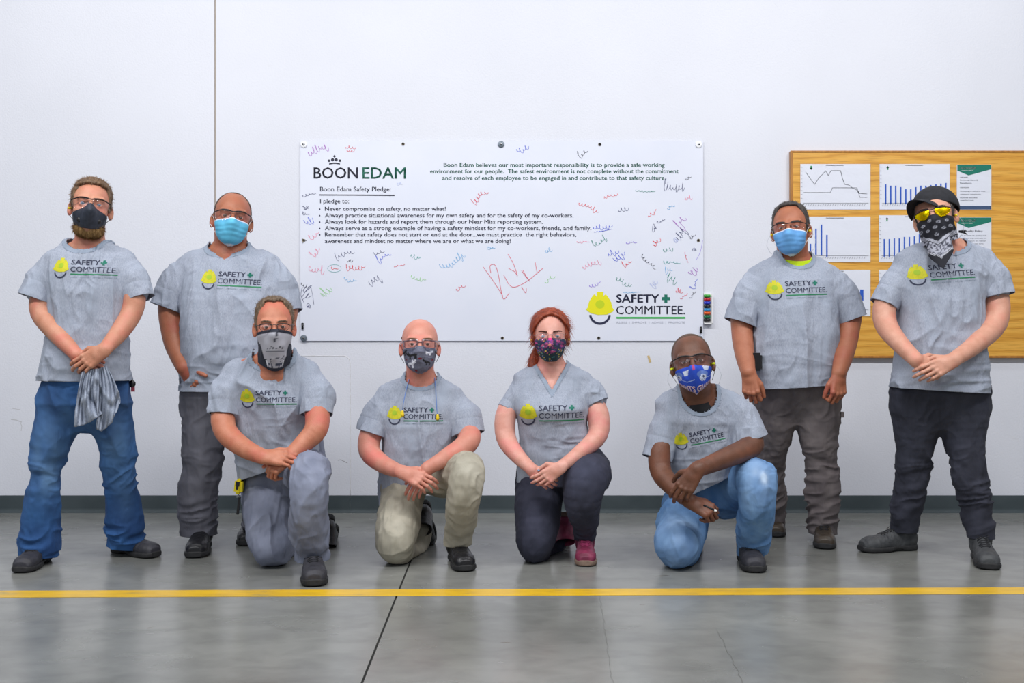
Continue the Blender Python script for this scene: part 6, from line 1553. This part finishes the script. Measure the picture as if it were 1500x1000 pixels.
def man6():
    cfg = dict(head=(1014, 528, 4.70, 0, 9, -8, 1.17), neckbase=(1022, 598, 4.81, 28), nk=1.05, skin='skinF',
        torso=[(562, 996, 1052, 4.80, .062), (569, 988, 1062, 4.81, .068), (576, 972, 1078, 4.82, .078), (588, 960, 1088, 4.82, .092), (615, 964, 1084, 4.82, .12), (650, 978, 1078, 4.84, .13), (700, 985, 1076, 4.88, .14), (748, 976, 1078, 4.93, .15)],
        arms=[[(985, 610, 4.80, 15), (968, 655, 4.76, 16), (968, 690, 4.72, 15.5), (988, 715, 4.62, 13.5), (1010, 733, 4.53, 11)], [(1066, 606, 4.82, 13), (1095, 640, 4.74, 16.5), (1099, 654, 4.70, 17), (1062, 671, 4.58, 14.5), (1022, 687, 4.47, 11.5)]],
        sleeves=[dict(pts=[(988, 596, 4.82, 20), (974, 628, 4.80, 23), (960, 682, 4.77, 22)], cut=(961, 671, 4.77), pit=(980, 640, 4.8)), dict(pts=[(1064, 584, 4.82, 20), (1083, 610, 4.80, 26), (1101, 655, 4.75, 27)], cut=(1098, 645, 4.75), dir=(.35, -.1, -.95), pit=(1076, 630, 4.8))],
        collar=(1021, 604, 574, 26, 4.81), hem=(972, 736, 4.9, (.45, 0, -.89)), logo=(989, 660, 74, 4.75, 11, 0, 1.05),
        hands=[dict(wrist=W(1010, 734, 4.53), f=(.86, -.25, -.38), n=(.2, -.75, .62), thumb=-1, curl=((50, 75, 40), (52, 75, 40), (54, 75, 40), (56, 75, 40)), th=((.75, .6, -.3), (1, .1, -.3), (1, -.1, -.2)), s=1.08, spread=2),
               dict(wrist=W(1021, 688, 4.465), f=(-.55, .0, -.80), n=(-.25, -.9, .25), thumb=1, curl=((18, 34, 20), (20, 34, 20), (22, 36, 20), (24, 38, 20)), th=((.6, .7, -.4), (.8, .3, -.6), (.8, 0, -.6)), s=1.08)],
        waist=[(675, 992, 1070, 4.95, .11), (712, 990, 1076, 4.99, .14), (735, 992, 1076, 5.0, .15)],
        legs=[[(1008, 735, 5.0, 34), (1002, 762, 4.85, 35), (996, 788, 4.71, 33), (994, 799, 4.66, 31), (1002, 806, 4.90, 22), (1012, 800, 5.1, 15)], [(1062, 722, 5.0, 36), (1096, 704, 4.78, 31), (1107, 702, 4.64, 29), (1109, 735, 4.62, 25), (1106, 775, 4.72, 24), (1103, 803, 4.80, 21), (1102, 822, 4.82, 20)]],
        cuffs=[((1103, 811, 4.80), (0.12, 0, -1))], pmat='jeanslight', wear=[((1112, 690, 4.55), .075, .4), ((988, 780, 4.6), .10, .5), ((1106, 682, 4.54), .018, 3), ((1118, 702, 4.55), .014, 3)])
    cfg['pfolds'] = [('r', .007, 3.2, W(1108, 690, 4.56), .14), ('r', .007, 3, W(1045, 725, 4.85), .15), ('t', .009, 20, W(1106, 750, 4.66), W(1103, 812, 4.8), .13), ('n', .008, (18, 10, 8), W(995, 775, 4.7), .13, True)]
    r, H, tree = person('kneeling man in pale ripped jeans with blue lettered mask, rightmost of the front row', ((1045-750)*4.8/F, 4.8, 0), cfg)
    shoe_to(r, 'shoe', 1091, 4.86, 1106, 1.03); shoe(r, 'shoe', W(1016, 748, 5.20), 0, pitch=150)
    eyes(H, r); brows(H, r, M['hair_dark'], 0.8)
    hair(H, r, 'hair', HNE, hairline(zf=0.090, yt=-0.030, nape=-0.05), 0.0012, M['shadowhair'], disp=(0.0002, 90), strands=0)
    zt = lambda u: -0.022-0.014*abs(u)**1.6; zb = lambda u: -0.124+0.052*abs(u)**1.3
    U, V, th, Z, rr = maskgrid(H, HNE, zt, zb, 1.22, n=121, m=81, off=0.004)
    rr = rr+0.010*np.exp(-(U/0.4)**2)*np.sin(np.pi*V)+0.003*np.exp(-(U/0.05)**2)*V; n, m = U.shape; f = lambda q: q.ravel(); X = f(U); Y = f(V)
    C = np.tile(np.array((34, 74, 190.)), (n*m, 1)); C[(np.abs(X) > 0.94)] = (20, 26, 50); C[Y > 0.97] = (206, 190, 214)
    for u0, v0, fl_ in ((-0.62, 0.36, 1), (0.28, 0.44, -1)):           # two silver football helmets
        x = (X-u0)*fl_; y = Y-v0
        C[(x/0.22)**2+((y+0.08)/0.16)**2 < 1] = (96, 124, 190); q = (x/0.15)**2+((y-0.06)/0.15)**2 < 1
        C[q & (np.sin(x*70)*np.sin(y*60) > -0.45)] = (196, 204, 222); C[(x/0.05)**2+((y-0.02)/0.05)**2 < 1] = (30, 36, 70)
    for u0, v0 in ((-0.25, 0.26), (0.42, 0.08)): C[(np.abs(X-u0)+0.25*(Y-v0) < 0.10) & (np.abs(Y-v0) < 0.11)] = (196, 206, 224)
    C[(np.abs(Y-0.62+0.35*np.abs(X+0.25)) < 0.016) & (X < 0.0) & (X > -0.65)] = (150, 170, 220); C[(np.abs(np.hypot((X-0.55)/0.28, (Y-0.22)/0.30)-1) < 0.06) & (Y > 0.2) & (X > 0.45)] = (150, 170, 220)
    C[(np.abs(X) < 0.018) & (Y < 0.2)] = (170, 60, 110)
    P = place(H, th, Z, rr, r); g = sheet('face_mask', P, n, m, M['cloth_print'], r, 0.0018, printc=C); g['label'] = 'blue cloth mask with white lettering and helmets'
    # lettering along the lower edge
    M['mletter'] = mat('mask_lettering', (232, 214, 226), rough=0.7); M['mred'] = mat('mask_red', (180, 60, 90), rough=0.7)
    G = (P.reshape(n, m, 3)); me0 = mesh_from('tmp', P, grid_faces(n, m), M['mletter']); NN = normals_of(me0).reshape(n, m, 3); bpy.data.meshes.remove(me0)
    def atuv(u, v, k):
        a = (u+1)/2*(n-1); b = v*(m-1); i = int(min(n-2, max(0, a))); j = int(min(m-2, max(0, b))); s_, t_ = a-i, b-j
        q = lambda A: A[i, j]*(1-s_)*(1-t_)+A[i+1, j]*s_*(1-t_)+A[i, j+1]*(1-s_)*t_+A[i+1, j+1]*s_*t_
        return q(G)-q(NN)*(k+0.0019)
    for word, u0, u1 in (('GIANTS', -0.86, -0.02), ('GIANTS', 0.02, 0.86)):
        for off, mm_, dv in ((0.0006, 'mred', 0.012), (0.0012, 'mletter', 0.0)):
            v, fc = text_geo(word, 0.03 if mm_ == 'mletter' else 0.05); v = fit(v, 0, 0, 1, 1); v, fc = subdivided(v, fc, 0.06)
            Q = np.array([atuv(u0+a*(u1-u0), 0.955+dv-b_*0.20, off) for a, b_ in v])
            new_obj('mask_lettering', mesh_from('mask_lettering', Q, [q[::-1] for q in fc], M[mm_]), g)
    ear_loops(H, r, g, [[(0.068, -0.026, -0.045), (0.080, 0.0, -0.006), (0.086, 0.018, 0.0)], [(0.066, -0.026, -0.078), (0.080, 0.0, -0.045), (0.086, 0.018, -0.03)]], M['blackmatte'])
    glasses(H, r, 'wrap'); M['plug2'] = mat('lime_foam', (222, 232, 30), rough=0.6); plugs(H, r, m='plug2', cord=True)
    # black undershirt at the neck
    Fd = Field(0.004); Fd.chain([(W(1019, 572, 4.775), 0.069), (W(1021, 590, 4.79), 0.078), (W(1022, 602, 4.80), 0.09)], k=0.01)
    V_, Fc = Fd.mesh(); me = mesh_from('undershirt', V_, Fc, M['underblack']); cut_mesh(me, [(W(1020, 579, 4.70), unit((-.1, -.32, 1)), W(1020, 560, 4.77), .2), (W(1021, 612, 4.7), (0, 0, -1), W(1021, 640, 4.8), .2)]); set_coords(me, coords_of(me)-root_loc(r)); new_obj('undershirt', me, r)
    return r, H
p6, H6 = man6()

def man7():
    cfg = dict(head=(1155, 332, 5.19, -6, 5, -4, 1.16), hk=dict(jaw=1.08), neckbase=(1163, 398, 5.26, 28), nk=1.12, skin='skinB',
        torso=[(370, 1139, 1188, 5.25, .062), (378, 1133, 1194, 5.25, .068), (384, 1117, 1208, 5.25, .076), (393, 1102, 1222, 5.25, .09), (418, 1102, 1222, 5.24, .12), (450, 1106, 1226, 5.23, .14), (490, 1106, 1228, 5.22, .155), (525, 1103, 1226, 5.22, .16), (580, 1108, 1220, 5.23, .15)],
        arms=[[(1112, 403, 5.25, 17), (1090, 445, 5.24, 17), (1087, 485, 5.22, 15.5), (1091, 520, 5.14, 14), (1096, 545, 5.06, 10.5)], [(1216, 403, 5.25, 17), (1243, 445, 5.24, 17), (1243, 485, 5.2, 15.5), (1236, 520, 5.12, 14), (1229, 546, 5.05, 10.5)]],
        sleeves=[dict(pts=[(1118, 402, 5.25, 20), (1100, 428, 5.24, 24), (1082, 482, 5.23, 22)], cut=(1084, 473, 5.23), pit=(1108, 440, 5.24)), dict(pts=[(1210, 400, 5.25, 20), (1230, 425, 5.24, 24), (1251, 478, 5.22, 22)], cut=(1249, 468, 5.22), pit=(1224, 440, 5.24))],
        collar=(1164, 390, 373, 24, 5.25), hem=(1165, 566, 5.2, (.06, 0, -1)), logo=(1117, 441, 88, 5.2, 2, 0, 1.0),
        hands=[dict(wrist=W(1097, 546, 5.06), f=(.05, -.25, -1), n=(-.45, -.88, .2), thumb=-1, curl=((40, 75, 45), (42, 75, 45), (44, 75, 45), (46, 75, 45)), th=((.8, .5, -.3), (.95, .1, -.5), (.9, 0, -.5)), s=1.1),
               dict(wrist=W(1229, 547, 5.05), f=(-.08, -.25, -1), n=(.35, -.92, .2), thumb=1, curl=((42, 75, 45), (44, 75, 45), (46, 75, 45), (48, 75, 45)), th=((.8, .5, -.3), (.95, .1, -.5), (.9, 0, -.5)), s=1.1)],
        waist=[(530, 1112, 1216, 5.24, .13), (560, 1106, 1222, 5.25, .135), (596, 1110, 1224, 5.28, .105), (618, 1140, 1190, 5.30, .07)],
        legs=[[(1136, 588, 5.28, 30), (1133, 631, 5.32, 27), (1127, 675, 5.40, 21), (1127, 704, 5.44, 20), (1129, 740, 5.50, 19), (1130, 785, 5.56, 18)], [(1198, 588, 5.27, 31), (1198, 617, 5.27, 29), (1199, 646, 5.27, 25), (1203, 675, 5.28, 21), (1205, 718, 5.29, 23), (1205.5, 747, 5.30, 21.5), (1205.5, 792, 5.31, 20)]],
        cuffs=[((1130, 775, 5.56), (0, 0, -1)), ((1205, 781, 5.30), (0, 0, -1))], pmat='brownp', wear=[((1200, 625, 5.17), .1, .35)])
    cfg['pfolds'] = legfolds(cfg['legs'][0], 2, 4)+[('t', .011, 30, W(1203, 650, 5.28), W(1205, 790, 5.3), .15), ('r', .009, 3, W(1164, 590, 5.18), .13)]
    r, H, tree = person('man in taupe trousers and blue surgical mask with neon collar, standing beside the oak board', ((1168-750)*5.27/F, 5.3, 0), cfg)
    shoe_to(r, 'brown', 1205, 5.36, 1207, 1.0); shoe_to(r, 'brown', 1130, 5.68, 1136, 1.0)
    eyes(H, r); brows(H, r, M['hair_dark'])
    hair(H, r, 'hair', HNE, hairline(zf=0.080, recess=0.010, nape=-0.05), lambda x, y, z: 0.003+0.008*np.clip((z-0.05)/0.05, 0, 1), M['hair_grey'], disp=(0.002, 60), strands=3000, slen=0.011, swid=0.0014, lift=0.35, flow=lambda b: np.tile(H.R@np.array((0.6, 0.9, 0.1)), (len(b), 1)))
    surgical(H, r, HNE, (104, 166, 224)); glasses(H, r, 'half'); plugs(H, r, cord=True)
    Fd = Field(0.004); Fd.chain([(W(1163, 366, 5.235), 0.072), (W(1164, 378, 5.24), 0.080), (W(1164, 390, 5.245), 0.092)], k=0.01)
    V_, Fc = Fd.mesh(); me = mesh_from('undershirt', V_, Fc, M['lime']); cut_mesh(me, [(W(1163, 382, 5.16), unit((0, -.40, 1)), W(1163, 362, 5.2), .2), (W(1164, 398, 5.2), (0, 0, -1), W(1164, 420, 5.25), .2)]); set_coords(me, coords_of(me)-root_loc(r)); new_obj('undershirt', me, r)['label'] = 'neon yellow undershirt showing at the neck'
    mb = MB(); c = W(1233.5, 607, 5.22)-root_loc(r); mb.box(c-(.008, .01, .014), c+(.008, .01, .014)); mb.build('tool_loop', M['brownp'], r)
    return r, H
p7, H7 = man7()

def man8():
    cfg = dict(head=(1366, 312, 4.78, -6, 6, -11, 1.12), neckbase=(1383, 378, 4.86, 28), nk=1.05, skin='skinG',
        torso=[(350, 1356, 1412, 4.86, .062), (357, 1346, 1422, 4.86, .068), (363, 1328, 1440, 4.86, .078), (373, 1311, 1454, 4.86, .09), (400, 1310, 1450, 4.85, .12), (440, 1316, 1437, 4.84, .135), (480, 1316, 1440, 4.84, .145), (515, 1312, 1442, 4.84, .15), (585, 1305, 1449, 4.84, .15)],
        arms=[[(1328, 395, 4.86, 17), (1299, 440, 4.84, 16), (1297, 473, 4.8, 16), (1318, 503, 4.7, 13), (1342, 527, 4.62, 10.5)], [(1442, 395, 4.86, 18), (1458, 430, 4.84, 17.5), (1458, 472, 4.79, 17), (1429, 504, 4.68, 13.5), (1396, 527, 4.59, 10.5)]],
        sleeves=[dict(pts=[(1330, 386, 4.86, 19), (1313, 412, 4.85, 22), (1294, 456, 4.84, 20)], cut=(1297, 447, 4.84), pit=(1322, 420, 4.85)), dict(pts=[(1438, 383, 4.86, 20), (1452, 405, 4.85, 25), (1462, 444, 4.83, 25)], cut=(1460, 434, 4.83), pit=(1438, 420, 4.85))],
        collar=(1383, 369, 353, 27, 4.86), hem=(1375, 571, 4.84, (-.06, 0, -1)), logo=(1326, 420, 94, 4.8, 4, 0, 1.0),
        hands=[dict(wrist=W(1342, 528, 4.62), f=(.85, -.02, -.42), n=(-.05, -.95, .3), thumb=-1, curl=((30, 45, 25),)*4, th=((.6, .75, -.2), (.9, .4, -.3), (1, .1, -.3)), s=1.0),
               dict(wrist=W(1396, 528, 4.585), f=(-.88, -.08, -.40), n=(.05, -.95, .3), thumb=1, curl=((14, 30, 20), (16, 32, 20), (20, 34, 20), (24, 36, 20)), th=((.7, .6, -.35), (.95, .1, -.5), (.95, 0, -.5)), s=1.02)],
        waist=[(540, 1314, 1440, 4.86, .13), (575, 1307, 1446, 4.87, .135), (604, 1314, 1440, 4.89, .105), (624, 1345, 1405, 4.90, .07)],
        legs=[[(1342, 600, 4.90, 35), (1340, 655, 4.95, 25), (1337, 685, 4.98, 22.5), (1335, 715, 5.01, 21), (1328, 745, 5.04, 19.5), (1322, 790, 5.08, 16.5)], [(1410, 600, 4.88, 36), (1412, 640, 4.87, 28), (1418, 670, 4.86, 23), (1422, 700, 4.86, 22), (1429, 730, 4.86, 19.5), (1433, 754, 4.86, 19.5), (1439, 800, 4.86, 17)]],
        cuffs=[((1322, 778, 5.07), (0, 0, -1)), ((1438, 787, 4.86), (0, 0, -1))], pmat='blackjeans', wear=[((1410, 630, 4.77), .1, .3), ((1340, 650, 4.85), .1, .3)])
    cfg['pfolds'] = legfolds(cfg['legs'][0], 2, 4, .009)+legfolds(cfg['legs'][1], 3, 5, .010)+[('r', .007, 3, W(1374, 600, 4.8), .12)]
    r, H, tree = person('man in black cap, yellow glasses and black bandana, standing at the far right', ((1378-750)*4.87/F, 4.9, 0), cfg)
    shoe(r, 'greyboot', np.array(((1338-750)*5.09/F, 5.09, 0)), -78, s=1.0); shoe_to(r, 'greyboot', 1434, 4.90, 1448, 1.0)
    eyes(H, r); brows(H, r, M['hair_dark'])
    hair(H, r, 'hair', HNE, hairline(zf=0.074, nape=-0.055), 0.005, M['hair_dark'], disp=(0.001, 80), strands=900, slen=0.008)
    # cap: crown and brim, worn turned to image left
    H0 = H; H = Head(H0.c, 0, 0, 0, H0.s); H.R = H0.R@rotm(-26, 6, 0)
    Fd = Field(0.004); rl = root_loc(r)
    H.field(lambda x, y, z: -smin(-(sub_ell(x, y, z, (0, 0.016, 0.046), (0.087, 0.108, 0.092))), (z-0.036-(y)*(-0.10)), 0.003), Fd, ext=0.15)
    H.field(lambda x, y, z: np.maximum(sub_ell(x, y, z, (0, 0.016, 0.044), (0.0815, 0.1025, 0.082)), z-0.06), Fd, k=0.002, mode='-', ext=0.15)
    V_, Fc = Fd.mesh(); cap = empty_child('cap', r); new_obj('cap_crown', mesh_from('cap_crown', V_-rl, Fc, M['capcloth']), cap)
    n, m = 31, 13; P = []
    for i in range(n):
        a = -1.05+2.1*i/(n-1)
        for j in range(m):
            t = j/(m-1); rr_ = 1+t*0.58*math.cos(a*0.80)**0.8
            x = 0.084*math.sin(a)*(1+0.05*t*math.cos(a)); yy = 0.016-0.104*math.cos(a)-t*0.070*math.cos(a*1.25)
            z = 0.050+0.010*math.cos(a)-0.62*x*x/0.084-t*0.010-t*t*0.004
            P.append(H.w((x, yy, z))-rl)
    sheet('cap_brim', np.array(P), n, m, M['capcloth'], cap, 0.003, flip=True)
    mb = MB(); c = H.w((0, 0.016, 0.138))-rl; mb.tube([c-(0, 0, .004), c, c+(0, 0, .003)], [.008, .008, .004], 12); mb.build('cap_button', M['capcloth'], cap, smooth=True)
    H = H0
    # bandana: folded triangle tied behind
    n, m = 97, 81; u = np.linspace(-1, 1, n); v = np.linspace(0, 1, m); U, V = np.meshgrid(u, v, indexing='ij'); th = U*2.2
    Zt = -0.012-0.050*np.abs(U)**1.3; Zb = np.minimum(-0.240+0.27*np.abs(U)**0.95, -0.130+0.03*np.abs(U)); Zb = np.minimum(Zb, Zt-0.012); Z = Zt+(Zb-Zt)*V
    fn = lambda x, y, z: smin(HNE(x, y, z), sub_cone(x, y, z, (0, 0.024, -0.045), (0, 0.030, -0.22), 0.058, 0.072), 0.02)
    rr = wrap(fn, th, Z, 0.006, hull=True)
    rr = np.where(Z < -0.10, np.maximum(rr, (0.096+(-0.10-Z)*0.10)*np.exp(-(U/0.42)**4)), rr); rr = smooth2(rr, 4)
    rr = rr+0.004*ridged(np.stack([U.ravel()*5, V.ravel()*4-np.abs(U.ravel())*6, 0*U.ravel()], 1), 6).reshape(U.shape)*np.sin(np.pi*np.clip(V*1.2, 0, 1))
    f = lambda q: q.ravel(); C = np.tile(np.array((22, 23, 34.)), (n*m, 1)); X = f(np.sin(th)*rr); Y = -f(Z); K = Y-0.0+0.75*np.abs(X)   # chevrons
    wh = np.array((190, 192, 202.)); 
    b1 = (K > 0.122) & (K < 0.136); C[b1] = (120, 122, 134); b1 = b1 & (np.sin((X+Y)*1100) > -0.3); C[b1] = (176, 178, 190)
    pa = (K > 0.140) & (K < 0.186); nz = ridged(np.stack([X*150, Y*150, 0*X], 1), 4); C[pa & (nz > 0.15)] = (168, 170, 184); C[pa & (nz <= 0.15)] = (58, 60, 74)
    b2 = (K > 0.186) & (K < 0.196); C[b2 & (np.sin((X-Y)*900) > -0.2)] = wh
    for (x0, y0) in ((-0.045, 0.045), (-0.015, 0.035), (0.016, 0.045), (0.046, 0.040), (-0.030, 0.070), (0.0, 0.065), (0.030, 0.070), (-0.058, 0.064), (0.0, 0.094), (0.055, 0.062)):
        q = ((X-x0)/0.0075)**2+((Y-y0)/0.0055)**2; C[(q < 1)] = (150, 152, 164); C[q < 0.2] = (60, 62, 76)
    sheet('bandana', place(H, th, Z, rr, r), n, m, M['cloth_print'], r, 0.0018, printc=C)['label'] = 'black and white paisley bandana tied over the face'
    mb = MB(); a = H.w((0.078, 0.02, -0.075))-rl
    for dx, dz in ((0.034, -0.016), (0.028, 0.002)):
        mb.tube([a, a+np.array((dx*0.5, -0.01, dz*0.3)), a+np.array((dx, -0.012, dz))], [0.005, 0.005, 0.002], 8, flat=((0, 1, 0), 0.5))
    mb.build('bandana_knot', M['underblack'], r, smooth=True)
    glasses(H, r, 'amber'); plugs(H, r, (1,), cord=True)
    return r, H
p8, H8 = man8()

# ------------------------------------------------------------------ things they hold or carry
def held_cloth():
    top = [(121, 544), (126, 542), (131, 541), (137, 540), (142, 540), (147, 539), (152, 537), (157, 536)]
    mid = [(113, 580), (120, 582), (128, 580), (137, 578), (144, 582), (151, 584), (163, 582), (174, 574)]
    bot = [(109, 625), (121, 623), (134, 617), (150, 606), (141, 628), (149, 632), (163, 620), (175, 592)]
    n, m = 129, 37; P = []; rg = 0
    for i in range(n):
        s = i/(n-1)*7; a = min(6, int(s)); f = s-a; f = f*f*(3-2*f) if a == 3 else f
        q = [np.array(L[a])*(1-f)+np.array(L[a+1])*f for L in (top, mid, bot)]
        for j in range(m):
            t = j/(m-1); p = q[0]*(1-t)*(1-2*t)+q[1]*4*t*(1-t)+q[2]*t*(2*t-1)
            d = 0.016*math.sin(i/(n-1)*2*math.pi*3.6+1.9*math.sin(t*3.5)+0.6)*min(1, t*1.6+0.25)+0.006*math.sin(i/(n-1)*2*math.pi*12+t*7)
            d += 0.014*math.exp(-((t-0.36-0.20*math.sin(i*0.07))/0.08)**2)-0.010*math.exp(-((t-0.55-0.15*math.cos(i*0.11))/0.07)**2)
            if a >= 4: d -= 0.018
            P.append(W(p[0], p[1], 4.535-d))
    b = W(138, 600, 4.53); P = np.array(P)-b
    o = sheet('folded_shirt', P, n, m, M['cloth2'], None, 0.0025); o.location = b; tag(o, 'crumpled grey cloth hanging from the hands of the bearded man in jeans', 'cloth')
held_cloth()
def tape_measure():
    b = W(350, 712, 4.74); t = empty('tape_measure', tuple(b)); tag(t, 'yellow tape measure clipped at the hip of the kneeling man in slate trousers', 'tape measure')
    bm = bmesh.new(); bmesh.ops.create_cube(bm, size=1)
    for v in bm.verts: v.co = Vector((v.co.x*0.036, v.co.y*0.05, v.co.z*0.068))
    bmesh.ops.bevel(bm, geom=bm.edges[:], offset=0.010, segments=4, affect='EDGES'); me = bpy.data.meshes.new('case'); bm.to_mesh(me); bm.free(); me.materials.append(M['tapeyellow']); o = new_obj('case', me, t)
    mb = MB(); mb.box((-.010, -.028, 0.004), (.008, -.024, .026)); mb.box((-.006, -.029, -.012), (.004, -.025, .006)); mb.build('logo_panel', M['black'], t)
    mb = MB(); mb.tube([(0, 0, -.034), (0.006, 0, -.048)], 0.004, 8); mb.box((-.006, -.004, -.052), (.012, .004, -.046)); mb.build('hook', M['metal'], t)
    mb = MB(); mb.box((.004, -.004, -.13), (.014, .006, -.05)); mb.box((.0, .018, -.03), (.022, .026, .03)); mb.build('strap', M['black'], t)
    t.rotation_euler = (0, 0.12, 0)
tape_measure()
def holster():
    b = W(1107, 530, 5.12); t = empty('phone_holster', tuple(b)); tag(t, 'black phone holster on the belt of the man in taupe trousers', 'holster')
    bm = bmesh.new(); bmesh.ops.create_cube(bm, size=1)
    for v in bm.verts: v.co = Vector((v.co.x*0.060, v.co.y*0.03, v.co.z*0.085))
    bmesh.ops.bevel(bm, geom=bm.edges[:], offset=0.009, segments=3, affect='EDGES'); me = bpy.data.meshes.new('pouch'); bm.to_mesh(me); bm.free(); me.materials.append(M['blackmatte']); new_obj('pouch', me, t)
    mb = MB(); mb.box((-.018, -.021, -.038), (.018, -.014, .046)); mb.build('flap', M['black'], t); mb = MB(); mb.box((-.012, .014, -.03), (.012, .030, .03)); mb.build('belt_clip', M['black'], t)
holster()
def corded_plugs():
    y = 4.83
    L = [(601, 548, 4.90), (598, 560, 4.85), (594, 575, 4.82), (591, 590, 4.81), (589.5, 603, 4.80)]; R_ = [(636, 550, 4.90), (638, 565, 4.85), (639, 585, 4.82), (640, 603, 4.815), (641, 608, 4.81)]
    b = W(615, 560, 4.86); t = empty('corded_ear_plugs', tuple(b)); tag(t, 'yellow ear plugs on a blue cord hung around the neck of the bald man', 'ear plugs')
    mb = MB(); back = [(636, 543, 4.96), (629, 538, 5.0), (617, 535, 5.01), (605, 536, 5.0), (599, 540, 4.96)]
    pts = [W(*p)-b for p in R_[::-1]+back+L]; mb.tube(pts, 0.0017, 6); mb.build('cord', M['blue_cord'], t, smooth=True)
    for p in (L[-1], R_[-1]):
        q = W(*p)-b; mb = MB(); mb.tube([q+(0, 0, .006), q, q-(0, 0, .004), q-(0, 0, .008), q-(0, 0, .02), q-(0, 0, .023)], [.003, .007, .0055, .0085, .0075, .003], 12); mb.build('plug', M['plug'], t, smooth=True)
corded_plugs()
def small_items():
    b = W(1047, 747, 4.43); t = empty('pen', tuple(b)); tag(t, 'small dark pen with pale tip in the fist of the man in pale jeans', 'pen')
    mb = MB(); mb.tube([(-.045, 0.02, .018), (0.0, 0, 0.0)], .0045, 10); mb.build('pen_barrel', M['black'], t, smooth=True)
    mb = MB(); mb.tube([(-.002, 0, 0.0), (.006, -.002, -.002), (.009, -.002, -.003)], [.0055, .0055, .003], 10); mb.build('pen_tip', M['white'], t, smooth=True)
    b = W(193.5, 562, 4.76); t = empty('belt_reel', tuple(b)); tag(t, 'small round black reel with red tag clipped at the hip of the bearded man', 'belt reel')
    mb = MB(); mb.tube([(0, -.008, 0), (0, .0, 0), (0, .008, 0)], [.014, .017, .014], 20); mb.build('reel_disc', M['black'], t, smooth=True)
    M['redtag'] = mat('red_tag', (150, 60, 76), rough=0.6); mb = MB(); mb.box((-.004, -.003, -.036), (.012, .003, -.012)); mb.build('red_tag', M['redtag'], t)
small_items()
